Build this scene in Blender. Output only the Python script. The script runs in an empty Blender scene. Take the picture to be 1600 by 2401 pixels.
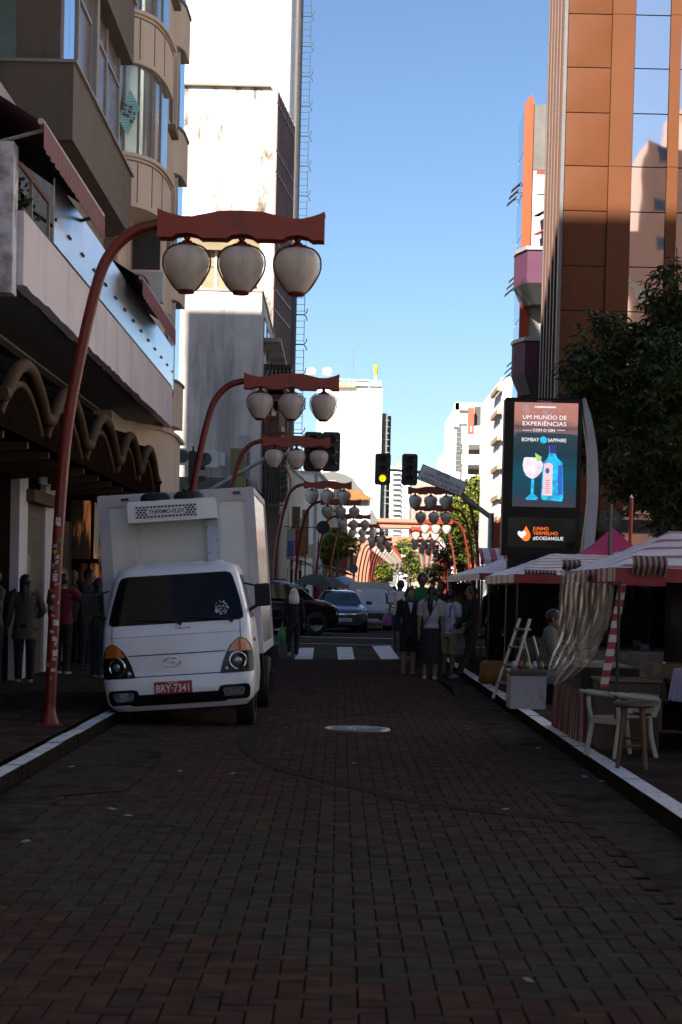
import bpy, math, random
from math import sin, cos, pi, radians, sqrt, atan2
from mathutils import Vector, Matrix
random.seed(7)
S = bpy.context.scene
COL = S.collection
# ---------------- camera ----------------
F, PP, PITCH, ROLL, EYE = 4250.0, (793.6, 1530.7), 0.035, 0.023, 1.535
fw = Vector((0, cos(PITCH), -sin(PITCH))); u0 = Vector((0, sin(PITCH), cos(PITCH))); r0 = Vector((1, 0, 0))
up = u0*cos(ROLL) - r0*sin(ROLL); rt = r0*cos(ROLL) + u0*sin(ROLL)
cam = bpy.data.cameras.new('camera'); camo = bpy.data.objects.new('camera', cam); COL.objects.link(camo)
M = Matrix((rt, up, -fw)).transposed().to_4x4(); M.translation = Vector((0, 0, EYE)); camo.matrix_world = M
cam.sensor_fit = 'HORIZONTAL'; cam.sensor_width = 36; cam.lens = 36*F/1600
cam.shift_y = (PP[1]-1200.5)/1600; cam.shift_x = (800-PP[0])/1600
cam.clip_start = .3; cam.clip_end = 3000
cam.dof.use_dof = True; cam.dof.focus_distance = 38; cam.dof.aperture_fstop = 9
S.camera = camo
# ---------------- sky, sun, exposure ----------------
SUN = Vector((-.30, -.80, .52)).normalized()
wd = bpy.data.worlds.new('World'); S.world = wd; wd.use_nodes = True
nt = wd.node_tree; nt.nodes.clear()
sk = nt.nodes.new('ShaderNodeTexSky'); sk.sky_type = 'NISHITA'; sk.sun_disc = False
sk.sun_elevation = math.asin(SUN.z); sk.sun_rotation = atan2(SUN.x, SUN.y)
sk.air_density = 1.0; sk.dust_density = .5; sk.ozone_density = 3.0; sk.altitude = 300
bg = nt.nodes.new('ShaderNodeBackground'); bg.inputs[1].default_value = .0505
wo = nt.nodes.new('ShaderNodeOutputWorld'); tn = nt.nodes.new('ShaderNodeMix'); tn.data_type = 'RGBA'; tn.blend_type = 'MULTIPLY'; tn.inputs[0].default_value = 1; tn.inputs[7].default_value = (.90, .97, 1.05, 1)
nt.links.new(sk.outputs[0], tn.inputs[6]); nt.links.new(tn.outputs[2], bg.inputs[0]); nt.links.new(bg.outputs[0], wo.inputs[0])
sl = bpy.data.lights.new('sun', 'SUN'); sl.energy = 5; sl.angle = radians(.53); sl.color = (1, .93, .82)
so = bpy.data.objects.new('sun', sl); COL.objects.link(so); so.rotation_euler = SUN.to_track_quat('Z', 'Y').to_euler()
S.view_settings.view_transform = 'Standard'; S.view_settings.look = 'None'
S.view_settings.exposure = 1.45; S.view_settings.gamma = 1; S.view_settings.use_curve_mapping = False
S.cycles.max_bounces = 6; S.cycles.diffuse_bounces = 3; S.cycles.glossy_bounces = 3
S.cycles.transparent_max_bounces = 8; S.cycles.transmission_bounces = 4
S.cycles.use_denoising = True; S.cycles.sample_clamp_indirect = 6
S.cycles.caustics_reflective = False; S.cycles.caustics_refractive = False

# ---------------- pixel to place ----------------
def ray(px, py): return rt*((px-PP[0])/F) - up*((py-PP[1])/F) + fw
def W(px, py, Y):
    d = ray(px, py); t = Y/d.y; return Vector((d.x*t, Y, EYE+d.z*t))
def G(px, py, z=0.0):
    d = ray(px, py); t = (z-EYE)/d.z; return Vector((d.x*t, d.y*t, z))
def WX(px, py, X):
    d = ray(px, py); t = X/d.x; return Vector((X, d.y*t, EYE+d.z*t))

# ---------------- materials ----------------
MT = {}
def lin(c): return tuple(((v/255)/12.92 if v/255 <= .04045 else ((v/255+.055)/1.055)**2.4) for v in c)
def mat(name, col, rough=.7, metal=0., var=.12, sc=2.5, bump=.0, bsc=30., streak=0., dirt=None, dthr=.55, dsc=1.2, emit=0., emc=None, spec=.5, coat=0., alpha=1., world=False, trans=0., wave=0., wsc=1.5, stz=.12):
    if name in MT: return MT[name]
    m = bpy.data.materials.new(name); m.use_nodes = True; MT[name] = m
    t = m.node_tree; N = t.nodes; L = t.links; b = N['Principled BSDF']
    b.inputs['Roughness'].default_value = rough; b.inputs['Metallic'].default_value = metal
    b.inputs['Specular IOR Level'].default_value = spec; b.inputs['Coat Weight'].default_value = coat
    b.inputs['Coat Roughness'].default_value = .05
    b.inputs['Alpha'].default_value = alpha; b.inputs['Transmission Weight'].default_value = trans
    if emit:
        b.inputs['Emission Color'].default_value = (*(emc or col), 1); b.inputs['Emission Strength'].default_value = emit
    tc = N.new('ShaderNodeTexCoord'); src = tc.outputs['Object']
    if world:
        g = N.new('ShaderNodeNewGeometry'); src = g.outputs['Position']
    c = None
    if var > 0:
        n = N.new('ShaderNodeTexNoise'); n.inputs['Scale'].default_value = sc; n.inputs['Detail'].default_value = 6; L.new(src, n.inputs['Vector'])
        r = N.new('ShaderNodeMapRange'); r.inputs[1].default_value = .3; r.inputs[2].default_value = .7; r.inputs[3].default_value = 1-var; r.inputs[4].default_value = 1+var
        L.new(n.outputs[0], r.inputs[0])
        h = N.new('ShaderNodeHueSaturation'); h.inputs['Color'].default_value = (*col, 1); L.new(r.outputs[0], h.inputs['Value']); c = h.outputs[0]
        rr = N.new('ShaderNodeMapRange'); rr.inputs[1].default_value = .3; rr.inputs[2].default_value = .7; rr.inputs[3].default_value = max(.02, rough*(1-var)); rr.inputs[4].default_value = min(1, rough*(1+var))
        L.new(n.outputs[0], rr.inputs[0]); L.new(rr.outputs[0], b.inputs['Roughness'])
    if streak or dirt:
        mp = N.new('ShaderNodeMapping'); mp.inputs['Scale'].default_value = (1, 1, stz) if streak else (1, 1, 1); L.new(src, mp.inputs[0])
        n2 = N.new('ShaderNodeTexNoise'); n2.inputs['Scale'].default_value = dsc; n2.inputs['Detail'].default_value = 8; n2.inputs['Roughness'].default_value = .65; L.new(mp.outputs[0], n2.inputs['Vector'])
        r2 = N.new('ShaderNodeMapRange'); r2.inputs[1].default_value = dthr; r2.inputs[2].default_value = dthr+.14; r2.inputs[3].default_value = 0; r2.inputs[4].default_value = streak or .8; L.new(n2.outputs[0], r2.inputs[0])
        mx = N.new('ShaderNodeMix'); mx.data_type = 'RGBA'; L.new(r2.outputs[0], mx.inputs[0])
        mx.inputs[7].default_value = (*(dirt or tuple(v*.4 for v in col)), 1)
        if c: L.new(c, mx.inputs[6])
        else: mx.inputs[6].default_value = (*col, 1)
        c = mx.outputs[2]
    if c: L.new(c, b.inputs['Base Color'])
    else: b.inputs['Base Color'].default_value = (*col, 1)
    if emit and c and not emc: L.new(c, b.inputs['Emission Color'])
    if bump or wave:
        nb = N.new('ShaderNodeTexNoise'); nb.inputs['Scale'].default_value = wsc if wave else bsc; nb.inputs['Detail'].default_value = 1.5 if wave else 5; L.new(src, nb.inputs['Vector'])
        bp = N.new('ShaderNodeBump'); bp.inputs['Strength'].default_value = 1 if wave else bump; bp.inputs['Distance'].default_value = wave or .02
        L.new(nb.outputs[0], bp.inputs['Height']); L.new(bp.outputs[0], b.inputs['Normal'])
    return m

def stripes(name, c1, c2, period, axis=0, duty=.5, rough=.75, var=.1, ang=0., trans=0.):
    if name in MT: return MT[name]
    m = mat(name, c1, rough, var=0); t = m.node_tree; N = t.nodes; L = t.links; b = N['Principled BSDF']
    tc = N.new('ShaderNodeTexCoord'); sp = N.new('ShaderNodeSeparateXYZ')
    mp = N.new('ShaderNodeMapping'); mp.inputs['Rotation'].default_value = (0, 0, ang); L.new(tc.outputs['Object'], mp.inputs[0]); L.new(mp.outputs[0], sp.inputs[0])
    d = N.new('ShaderNodeMath'); d.operation = 'DIVIDE'; d.inputs[1].default_value = period; L.new(sp.outputs[axis], d.inputs[0])
    f = N.new('ShaderNodeMath'); f.operation = 'FRACT'; L.new(d.outputs[0], f.inputs[0])
    g = N.new('ShaderNodeMath'); g.operation = 'GREATER_THAN'; g.inputs[1].default_value = duty; L.new(f.outputs[0], g.inputs[0])
    mx = N.new('ShaderNodeMix'); mx.data_type = 'RGBA'; mx.inputs[6].default_value = (*c1, 1); mx.inputs[7].default_value = (*c2, 1); L.new(g.outputs[0], mx.inputs[0])
    n = N.new('ShaderNodeTexNoise'); n.inputs['Scale'].default_value = 2.2; n.inputs['Detail'].default_value = 6; L.new(tc.outputs['Object'], n.inputs['Vector'])
    r = N.new('ShaderNodeMapRange'); r.inputs[1].default_value = .3; r.inputs[2].default_value = .7; r.inputs[3].default_value = 1-var*2; r.inputs[4].default_value = 1.05; L.new(n.outputs[0], r.inputs[0])
    h = N.new('ShaderNodeHueSaturation'); L.new(mx.outputs[2], h.inputs['Color']); L.new(r.outputs[0], h.inputs['Value']); L.new(h.outputs[0], b.inputs['Base Color'])
    b.inputs['Transmission Weight'].default_value = trans
    return m

# ---------------- mesh builder ----------------
class MB:
    def __init__(s): s.v = []; s.f = []; s.m = []; s.sm = []
    def add(s, vs, fs, mi=0, smooth=False, M=None):
        o = len(s.v)
        s.v += [tuple(M @ Vector(v)) if M else tuple(v) for v in vs]
        s.f += [tuple(i+o for i in f) for f in fs]; s.m += [mi]*len(fs); s.sm += [smooth]*len(fs); return s
    def box(s, x0, x1, y0, y1, z0, z1, mi=0, M=None):
        return s.add([(x0,y0,z0),(x1,y0,z0),(x1,y1,z0),(x0,y1,z0),(x0,y0,z1),(x1,y0,z1),(x1,y1,z1),(x0,y1,z1)],
                     [(0,3,2,1),(4,5,6,7),(0,1,5,4),(1,2,6,5),(2,3,7,6),(3,0,4,7)], mi, M=M)
    def bbox(s, x0, x1, y0, y1, z0, z1, b=.01, mi=0, M=None):   # box with chamfered top edges
        return s.add([(x0,y0,z0),(x1,y0,z0),(x1,y1,z0),(x0,y1,z0),(x0,y0,z1-b),(x1,y0,z1-b),(x1,y1,z1-b),(x0,y1,z1-b),
                      (x0+b,y0+b,z1),(x1-b,y0+b,z1),(x1-b,y1-b,z1),(x0+b,y1-b,z1)],
                     [(0,1,5,4),(1,2,6,5),(2,3,7,6),(3,0,4,7),(4,5,9,8),(5,6,10,9),(6,7,11,10),(7,4,8,11),(8,9,10,11)], mi, M=M)
    def quad(s, a, b, c, d, mi=0): return s.add([a, b, c, d], [(0,1,2,3)], mi)
    def slab(s, a, b, c, d, th, mi=0):       # quad given thickness along its normal
        a, b, c, d = map(Vector, (a, b, c, d)); n = (b-a).cross(d-a).normalized()*th
        return s.add([a,b,c,d,a-n,b-n,c-n,d-n], [(0,1,2,3),(7,6,5,4),(0,4,5,1),(1,5,6,2),(2,6,7,3),(3,7,4,0)], mi)
    def prism(s, poly, a0, a1, axis='z', mi=0, M=None):  # poly of 2D points extruded along axis
        n = len(poly)
        def P(p, t): return {'z': (p[0], p[1], t), 'y': (p[0], t, p[1]), 'x': (t, p[0], p[1])}[axis]
        vs = [P(p, a0) for p in poly]+[P(p, a1) for p in poly]
        fs = [(i, (i+1) % n, n+(i+1) % n, n+i) for i in range(n)]+[tuple(range(n))[::-1], tuple(range(n, 2*n))]
        return s.add(vs, fs, mi, M=M)
    def cyl(s, c, r, h, n=16, r2=None, mi=0, M=None, smooth=True):
        r2 = r if r2 is None else r2; x, y, z = c
        vs = [(x+r*cos(2*pi*i/n), y+r*sin(2*pi*i/n), z) for i in range(n)]+[(x+r2*cos(2*pi*i/n), y+r2*sin(2*pi*i/n), z+h) for i in range(n)]
        s.add(vs, [(i, (i+1) % n, n+(i+1) % n, n+i) for i in range(n)], mi, smooth, M)
        return s.add(vs, [tuple(range(n))[::-1], tuple(range(n, 2*n))], mi, False, M)
    def tube(s, pts, r, n=10, mi=0, caps=True):
        pts = [Vector(p) for p in pts]; rs = r if isinstance(r, (list, tuple)) else [r]*len(pts)
        rings = []; ref = None
        for i, p in enumerate(pts):
            d = (pts[min(i+1, len(pts)-1)]-pts[max(i-1, 0)])
            d = d.normalized() if d.length > 1e-9 else Vector((0, 0, 1))
            if ref is None: ref = Vector((1, 0, 0)) if abs(d.x) < .8 else Vector((0, 1, 0))
            a = d.cross(ref).normalized(); b = d.cross(a); ref = -b if False else a.cross(d)
            rings.append([p+a*(rs[i]*cos(2*pi*k/n))+b*(rs[i]*sin(2*pi*k/n)) for k in range(n)])
        return s.rings(rings, mi, caps)
    def rings(s, rings, mi=0, caps=True, closed=True, smooth=True):
        n = len(rings[0]); vs = [v for r in rings for v in r]; fs = []
        for j in range(len(rings)-1):
            for i in range(n if closed else n-1):
                fs.append((j*n+i, j*n+(i+1) % n, (j+1)*n+(i+1) % n, (j+1)*n+i))
        s.add(vs, fs, mi, smooth)
        if caps and closed: s.add(rings[0], [tuple(range(n))[::-1]], mi); s.add(rings[-1], [tuple(range(n))], mi)
        return s
    def lathe(s, prof, c=(0, 0, 0), n=24, mi=0, M=None):
        vs = [(c[0]+r*cos(2*pi*i/n), c[1]+r*sin(2*pi*i/n), c[2]+z) for r, z in prof for i in range(n)]
        fs = [(j*n+i, j*n+(i+1) % n, (j+1)*n+(i+1) % n, (j+1)*n+i) for j in range(len(prof)-1) for i in range(n)]
        return s.add(vs, fs, mi, True, M)
    def ell(s, c, rx, ry, rz, n=12, k=8, mi=0, M=None):
        pr = [(sin(pi*j/k), -cos(pi*j/k)) for j in range(k+1)]
        vs = [(c[0]+rx*max(r, .01)*cos(2*pi*i/n), c[1]+ry*max(r, .01)*sin(2*pi*i/n), c[2]+rz*z) for r, z in pr for i in range(n)]
        fs = [(j*n+i, j*n+(i+1) % n, (j+1)*n+(i+1) % n, (j+1)*n+i) for j in range(k) for i in range(n)]
        return s.add(vs, fs, mi, True, M)
    def grid(s, P, mi=0, smooth=True, th=0):   # P[j][i] points
        n = len(P[0]); vs = [v for r in P for v in r]
        fs = [(j*n+i, j*n+i+1, (j+1)*n+i+1, (j+1)*n+i) for j in range(len(P)-1) for i in range(n-1)]
        return s.add(vs, fs, mi, smooth)

def obj(name, mb, mats, parent=None, label=None, cat=None, group=None, kind=None, loc=None, rot=None):
    me = bpy.data.meshes.new(name); me.from_pydata(mb.v, [], mb.f)
    for m in (mats if isinstance(mats, (list, tuple)) else [mats]): me.materials.append(m)
    me.polygons.foreach_set('material_index', mb.m); me.polygons.foreach_set('use_smooth', mb.sm); me.update()
    o = bpy.data.objects.new(name, me); COL.objects.link(o)
    return tag(o, parent, label, cat, group, kind, loc, rot)
def tag(o, parent=None, label=None, cat=None, group=None, kind=None, loc=None, rot=None):
    if parent: o.parent = parent
    if label: o['label'] = label
    if cat: o['category'] = cat
    if group: o['group'] = group
    if kind: o['kind'] = kind
    if loc is not None: o.location = loc
    if rot is not None: o.rotation_euler = rot
    return o
def thing(name, label, cat, loc=(0, 0, 0), rot=(0, 0, 0), group=None, parent=None):
    o = bpy.data.objects.new(name, None); COL.objects.link(o); return tag(o, parent, label, cat, group, None, loc, rot)
def dup(o, parent=None, data=None):
    c = o.copy(); COL.objects.link(c); c.parent = parent
    for ch in KIDS.get(o.name) or []: dup(ch, c)
    return c
KIDS = {}
def kids(): 
    KIDS.clear()
    for o in bpy.data.objects:
        if o.parent: KIDS.setdefault(o.parent.name, []).append(o)
def inst(o, loc, parent=None, rot=None):      # copy of one mesh object sharing its data
    c = o.copy(); COL.objects.link(c)
    if parent: c.parent = parent
    c.location = loc
    if rot is not None: c.rotation_euler = rot
    return c
def text(s, size, m, parent, loc, rot=(pi/2, 0, 0), name='lettering', align='CENTER', ext=.002, sx=1., space=1., shear=0., bold=0.):
    cu = bpy.data.curves.new(name, 'FONT'); cu.body = s; cu.size = size; cu.align_x = align; cu.align_y = 'CENTER'; cu.extrude = ext
    cu.space_character = space; cu.shear = shear; cu.offset = bold; cu.resolution_u = 3; cu.materials.append(m)
    o = bpy.data.objects.new(name, cu); COL.objects.link(o); o.parent = parent; o.location = loc; o.rotation_euler = rot; o.scale = (sx, 1, 1); return o
def bez(p, n=8):   # catmull-rom through points
    p = [Vector(q) for q in p]; out = []
    for i in range(len(p)-1):
        a = p[max(i-1, 0)]; b = p[i]; c = p[i+1]; d = p[min(i+2, len(p)-1)]
        for k in range(n):
            t = k/n; out.append(.5*((2*b)+(c-a)*t+(2*a-5*b+4*c-d)*t*t+(3*b-a-3*c+d)*t**3))
    return out+[p[-1]]
def R2(x): return round(x, 3)
# ---------------- materials used widely ----------------
red = mat('red_enamel', (.15, .011, .004), .42, var=.18, sc=3, dirt=(.10, .015, .01), dthr=.6, dsc=5, bump=.05)
dark = mat('dark_paint', (.018, .016, .015), .5, var=.2)
black = mat('black_rubber', (.012, .012, .012), .75, var=.2)
steel = mat('galvanised_steel', (.32, .33, .34), .4, metal=.7, var=.2, sc=6)
chrome = mat('chrome', (.75, .76, .78), .15, metal=1, var=0)
whitep = mat('white_paint', (.75, .75, .73), .5, var=.06, sc=3)
plaster = mat('white_plaster', (.70, .69, .68), .85, var=.06, sc=1.5, bump=.1)
tglass = mat('window_glass', (.03, .035, .04), .06, var=0, spec=.9)
sand = mat('joint_sand', (.012, .009, .007), .95, var=.3, sc=40, spec=0.)
asph = mat('asphalt', (.080, .068, .054), .85, var=.25, sc=9, bump=.35, bsc=120, world=True, dirt=(.035, .030, .025), dthr=.52, dsc=.9, spec=.0)
oldasph = mat('patched_asphalt', (.060, .049, .040), .9, var=.3, sc=7, bump=.5, bsc=90, world=True, dirt=(.026, .021, .018), dthr=.5, dsc=1.5, spec=.0)
soil = mat('ground_dust', (.12, .10, .085), .95, var=.2, sc=.2)
brA = [mat('red_paver_%d' % i, c, .78, var=.16, sc=7, bump=.3, bsc=160, world=True, dirt=(.045, .034, .028), dthr=.56, dsc=3, spec=.0) for i, c in enumerate([(.076, .048, .038), (.066, .046, .037), (.088, .055, .042)])]
brB = [mat('grey_paver_%d' % i, c, .78, var=.16, sc=7, bump=.3, bsc=160, world=True, dirt=(.040, .034, .027), dthr=.56, dsc=3, spec=.0) for i, c in enumerate([(.064, .056, .042), (.070, .060, .045), (.058, .046, .035)])]
# ---------------- ground ----------------
mb = MB(); mb.box(-600, 600, -300, 1500, -1.2, -.05); obj('ground', mb, soil, kind='structure')
YR = 39.6
def kl(Y): return -1.95+.047*(Y-62) if Y > 50 else -2.4
def kr(Y): return 4.6+.047*(Y-62) if Y > 50 else 2.2
mb = MB(); mb.box(-90, 90, YR+.002, 60, -.04, 0)
mb.add([(kl(60), 60, 0), (kr(60), 60, 0), (kr(700), 700, 0), (kl(700), 700, 0)], [(0, 1, 2, 3)])
road = obj('road', mb, asph, kind='structure')
mb = MB(); mb.box(-2.4, 2.2, -6, YR, -.045, -.008); obj('joint_bed', mb, sand, parent=road)
# asphalt gutters beside the pavers
mb = MB()
def strip(xa, xb, ya, yb, n, jit):
    P = []
    for j in range(n+1):
        y = ya+(yb-ya)*j/n; w = sin(y*.7)*.05+sin(y*.23+1)*.06
        P.append([(xa+(w if jit < 0 else 0), y, .004), (xb+(w if jit > 0 else 0), y, .004)])
    mb.grid(P, smooth=False)
strip(-2.4, -1.95, -6, YR, 100, 1); strip(1.70, 2.2, -6, YR, 100, -1)
obj('asphalt_gutter', mb, oldasph, parent=road)
mb = MB(); mb.add([(-2.39, 12.6, .008), (-1.55, 13.4, .008), (-1.5, 15.5, .008), (-1.7, 17.5, .008), (-1.95, 19.6, .008), (-2.39, 20, .008)], [(0, 1, 2, 3, 4, 5)])
obj('asphalt_patch', mb, oldasph, parent=road)
def poly(pts): return [G(*p) for p in pts]
b1 = poly([(-300, 2105), (0, 2135), (250, 2165), (500, 2200), (700, 2265), (1000, 2330), (1300, 2345), (1700, 2420)])
b2 = poly([(-200, 1960), (60, 1900), (400, 1905), (560, 1960), (850, 1985), (1000, 1975), (1200, 2010), (1400, 2050), (1700, 2120)])
def yat(P, x):
    for a, b in zip(P, P[1:]):
        if a.x <= x <= b.x: return a.y+(b.y-a.y)*(x-a.x)/(b.x-a.x)
    return P[0].y if x < P[0].x else P[-1].y
U = .102
pav = []
for i in range(int(-2.0/U)-1, int(1.86/U)+2):
    for j in range(int(5.2/U), int(YR/U)):
        k = (i-j) % 4
        if k == 0: r = (i, j, 2, 1)
        elif k == 3: r = (i, j, 1, 2)
        else: continue
        x0, y0, x1, y1 = r[0]*U, r[1]*U, (r[0]+r[2])*U, (r[1]+r[3])*U
        if x1 > 1.80 or x0 < -2.08 or y1 > YR: continue
        # skip what the lens can never show
        pav.append((y0, x0, y0, x1, y1, r[2]))
pav.sort()
def pmat(x, y):
    g = yat(b1, x) < y < yat(b2, x)+random.uniform(-.08, .08)
    if not g and abs(y-yat(b2, x)) < 1.6 and y > yat(b2, x) and random.random() < .28: g = True
    return (3 if g else 0)+random.choice((0, 0, 1, 1, 2))
single = 0; rest = MB(); meshes = {}
g = .0034
def pbox(mb, x0, y0, x1, y1, z, mi):
    tx = random.gauss(0, .0018); ty = random.gauss(0, .0018); b = .004
    mb.add([(x0, y0, -.04), (x1, y0, -.04), (x1, y1, -.04), (x0, y1, -.04), (x0, y0, z-b), (x1, y0, z-b+tx), (x1, y1, z-b+tx+ty), (x0, y1, z-b+ty),
            (x0+b, y0+b, z), (x1-b, y0+b, z+tx), (x1-b, y1-b, z+tx+ty), (x0+b, y1-b, z+ty)],
           [(0,1,5,4),(1,2,6,5),(3,0,4,7),(4,5,9,8),(5,6,10,9),(6,7,11,10),(7,4,8,11),(8,9,10,11)], mi)
for (k, x0, y0, x1, y1, w) in pav:
    m = pmat((x0+x1)/2, y0); z = random.gauss(0, .0014)
    if y0 > 6.6 and single < 300 and abs((x0+x1)/2) < y0*.195:
        key = (w, m)
        if key not in meshes:
            t = MB(); pbox(t, g, g, (w*U)-g, ((3-w)*U)-g, 0, 0)
            meshes[key] = obj('paver', t, (brA+brB)[m], parent=road, loc=(x0, y0, z))
        else: inst(meshes[key], (x0, y0, z), road)
        single += 1
    else: pbox(rest, x0+g, y0+g, x1-g, y1-g, z, m)
obj('paver', rest, brA+brB, parent=road, kind='stuff')
# grey concrete band curling round the manhole
gc = mat('concrete_band', (.050, .044, .035), .85, spec=.0, var=.2, sc=6, bump=.3, bsc=80, world=True)
pts = bez(poly([(1500, 1947), (1430, 1937), (1250, 1915), (1000, 1885), (850, 1850), (700, 1815), (620, 1785), (583, 1755), (590, 1725), (650, 1703), (740, 1687), (860, 1674), (960, 1668)]), 6)
P = []
for i, p in enumerate(pts):
    d = (pts[min(i+1, len(pts)-1)]-pts[max(i-1, 0)]).normalized(); n = Vector((-d.y, d.x, 0))*.075
    P.append([p+n+Vector((0, 0, .0055)), p-n+Vector((0, 0, .0055))])
mb = MB(); mb.grid(P, smooth=False); obj('concrete_band', mb, gc, parent=road)
# manhole cover
iron = mat('worn_iron', (.17, .165, .155), .38, metal=.7, var=.3, sc=12, bump=.3, bsc=60)
c = G(838, 1711); t = thing('manhole_cover', 'round pale metal manhole cover set in the red pavers of the roadway', 'manhole cover', c)
mb = MB(); mb.lathe([(.01, .012), (.30, .012), (.30, .008), (.315, .008), (.315, .016), (.36, .016), (.365, -.03)], n=40); obj('lid', mb, iron, t)
mb = MB()
for i in range(26):
    a = i*2*pi/26; R = Matrix.Rotation(a, 4, 'Z'); mb.box(.06, .285, -.008, .008, .0125, .02, M=R)
obj('rib', mb, iron, t)
# crossing, lane lines
pw = mat('road_paint', (.52, .50, .48), .7, var=.25, sc=4, world=True, dirt=(.16, .15, .14), dthr=.56, dsc=3)
for a, b, cc, d in [((596, 1521), (657, 1520), (625, 1547), (560, 1547)), ((703, 1519), (737, 1519), (733, 1546), (690, 1546)), ((790, 1517), (826, 1517), (832, 1546), (793, 1547)), ((873, 1515), (915, 1514), (937, 1545), (894, 1546)), ((962, 1514), (1005, 1514), (1040, 1543), (998, 1544))]:
    q = [G(*p, .004) for p in (a, b, cc, d)]; mb = MB()
    mb.add(q, [(3, 2, 1, 0)]); obj('crossing_stripe', mb, pw, parent=road)
mb = MB(); mb.box(-1.7, 3.6, 57.6, 57.95, 0, .004); obj('pale_road_stripe', mb, pw, parent=road)  # pale strip across the road beyond the crossing
mb = MB(); mb.box(-4, 5.5, 50.6, 50.72, 0, .004); obj('lane_line', mb, pw, parent=road)
# kerbs
kerbm = mat('limewashed_kerb', (.62, .62, .64), .8, var=.15, sc=5, bump=.3, bsc=50, world=True, dirt=(.13, .12, .11), dthr=.53, dsc=4)
kerbd = mat('dark_kerb_side', (.028, .022, .018), .9, spec=.0, var=.2, sc=6, bump=.3, world=True)  # kerb face much darker than its pale top
def kerb(x0, x1, ya, yb, f=None):
    k = thing('kerb', None, None); k['kind'] = 'structure'; y = ya; n = 0
    while y < yb-.01:
        e = min(y+1.0, yb); mb = MB(); fx = (f(y) if f else 0); fx2 = (f(e) if f else 0); z = .12+random.uniform(-.004, .004); jx = random.uniform(-.006, .006)
        mb.add([(x0+fx+jx, y+.006, -.04), (x1+fx+jx, y+.006, -.04), (x1+fx2+jx, e-.006, -.04), (x0+fx2+jx, e-.006, -.04), (x0+fx+jx, y+.006, z), (x1+fx+jx, y+.006, z), (x1+fx2+jx, e-.006, z), (x0+fx2+jx, e-.006, z)],
               [(0,1,5,4),(1,2,6,5),(2,3,7,6),(3,0,4,7),(4,5,6,7)]); mb.m[-1] = 1; obj('kerb_stone', mb, [kerbd, kerbm], parent=k); y = e
    return k
kerb(-2.56, -2.43, 8, YR); kerb(2.22, 2.37, 6, YR)
kerb(-.17, 0, 60, 180, kl); kerb(0, .17, 60, 180, kr)
# pavements
tm = [mat('pavement_tile_%d' % i, c, .85, var=.2, sc=6, bump=.25, bsc=90, world=True, dirt=(.03, .022, .018), dthr=.52, dsc=2, spec=.0) for i, c in enumerate([(.060, .042, .032), (.050, .034, .027), (.072, .053, .038)])]
def pavement(name, x0, x1, ya, yb, u, v, n1):
    mb = MB(); mb.box(x0, x1, ya, yb, -.04, .104); base = obj(name, mb, sand, kind='structure'); restm = MB(); n = 0; pr = {}
    j = 0; y = ya
    while y+v <= yb+.001:
        x = x0; 
        while x+u <= x1+.001:
            m = random.choice((0, 0, 1, 2)); z = random.uniform(-.001, .001)
            if n < n1 and y > 12 and abs(x) < y*.2 and not (3.2 < x and y < 14):
                if m not in pr:
                    t = MB(); t.bbox(.004, u-.004, .004, v-.004, .1, .12, .003); pr[m] = obj('tile', t, tm[m], parent=base, loc=(x, y, z))
                else: inst(pr[m], (x, y, z), base)
                n += 1
            else: restm.bbox(x+.004, x+u-.004, y+.004, y+v-.004, .1, .12+z, .003, m)
            x += u
        y += v
    obj('tile', restm, tm, parent=base, kind='stuff')
pavement('left_pavement', -4.9, -2.56, 8, 41, .14, .42, 290)
pavement('right_pavement', 2.37, 7.6, 7, 44.6, .42, .42, 220)
mb = MB(); mb.box(-90, -2.56, -6, 7.99, -.04, .12); mb.box(2.37, 7.6, -6, 6.99, -.04, .12); mb.box(-30, -4.91, 8, 41, -.04, .119); 0
mb.add([(kl(60)-.17, 60, .12), (kl(600)-.17, 600, .12), (-60, 600, .12), (-60, 60, .12)], [(3, 2, 1, 0)]); mb.add([(kr(60)+.17, 60, .12), (kr(600)+.17, 600, .12), (90, 600, .12), (90, 60, .12)], [(0, 1, 2, 3)])
obj('pavement', mb, tm[0], kind='structure')
plz = mat('plaza_bounce_stone', (.44, .39, .33), .9, var=.2, sc=.8, world=True)
mb = MB(); mb.box(7.61, 60, -6, 44.6, -.04, .121); mb.box(-70, 70, -260, -6.01, -.04, .125); obj('plaza', mb, plz, kind='structure')  # unseen paving, added and kept pale to bounce sun into the street
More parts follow.
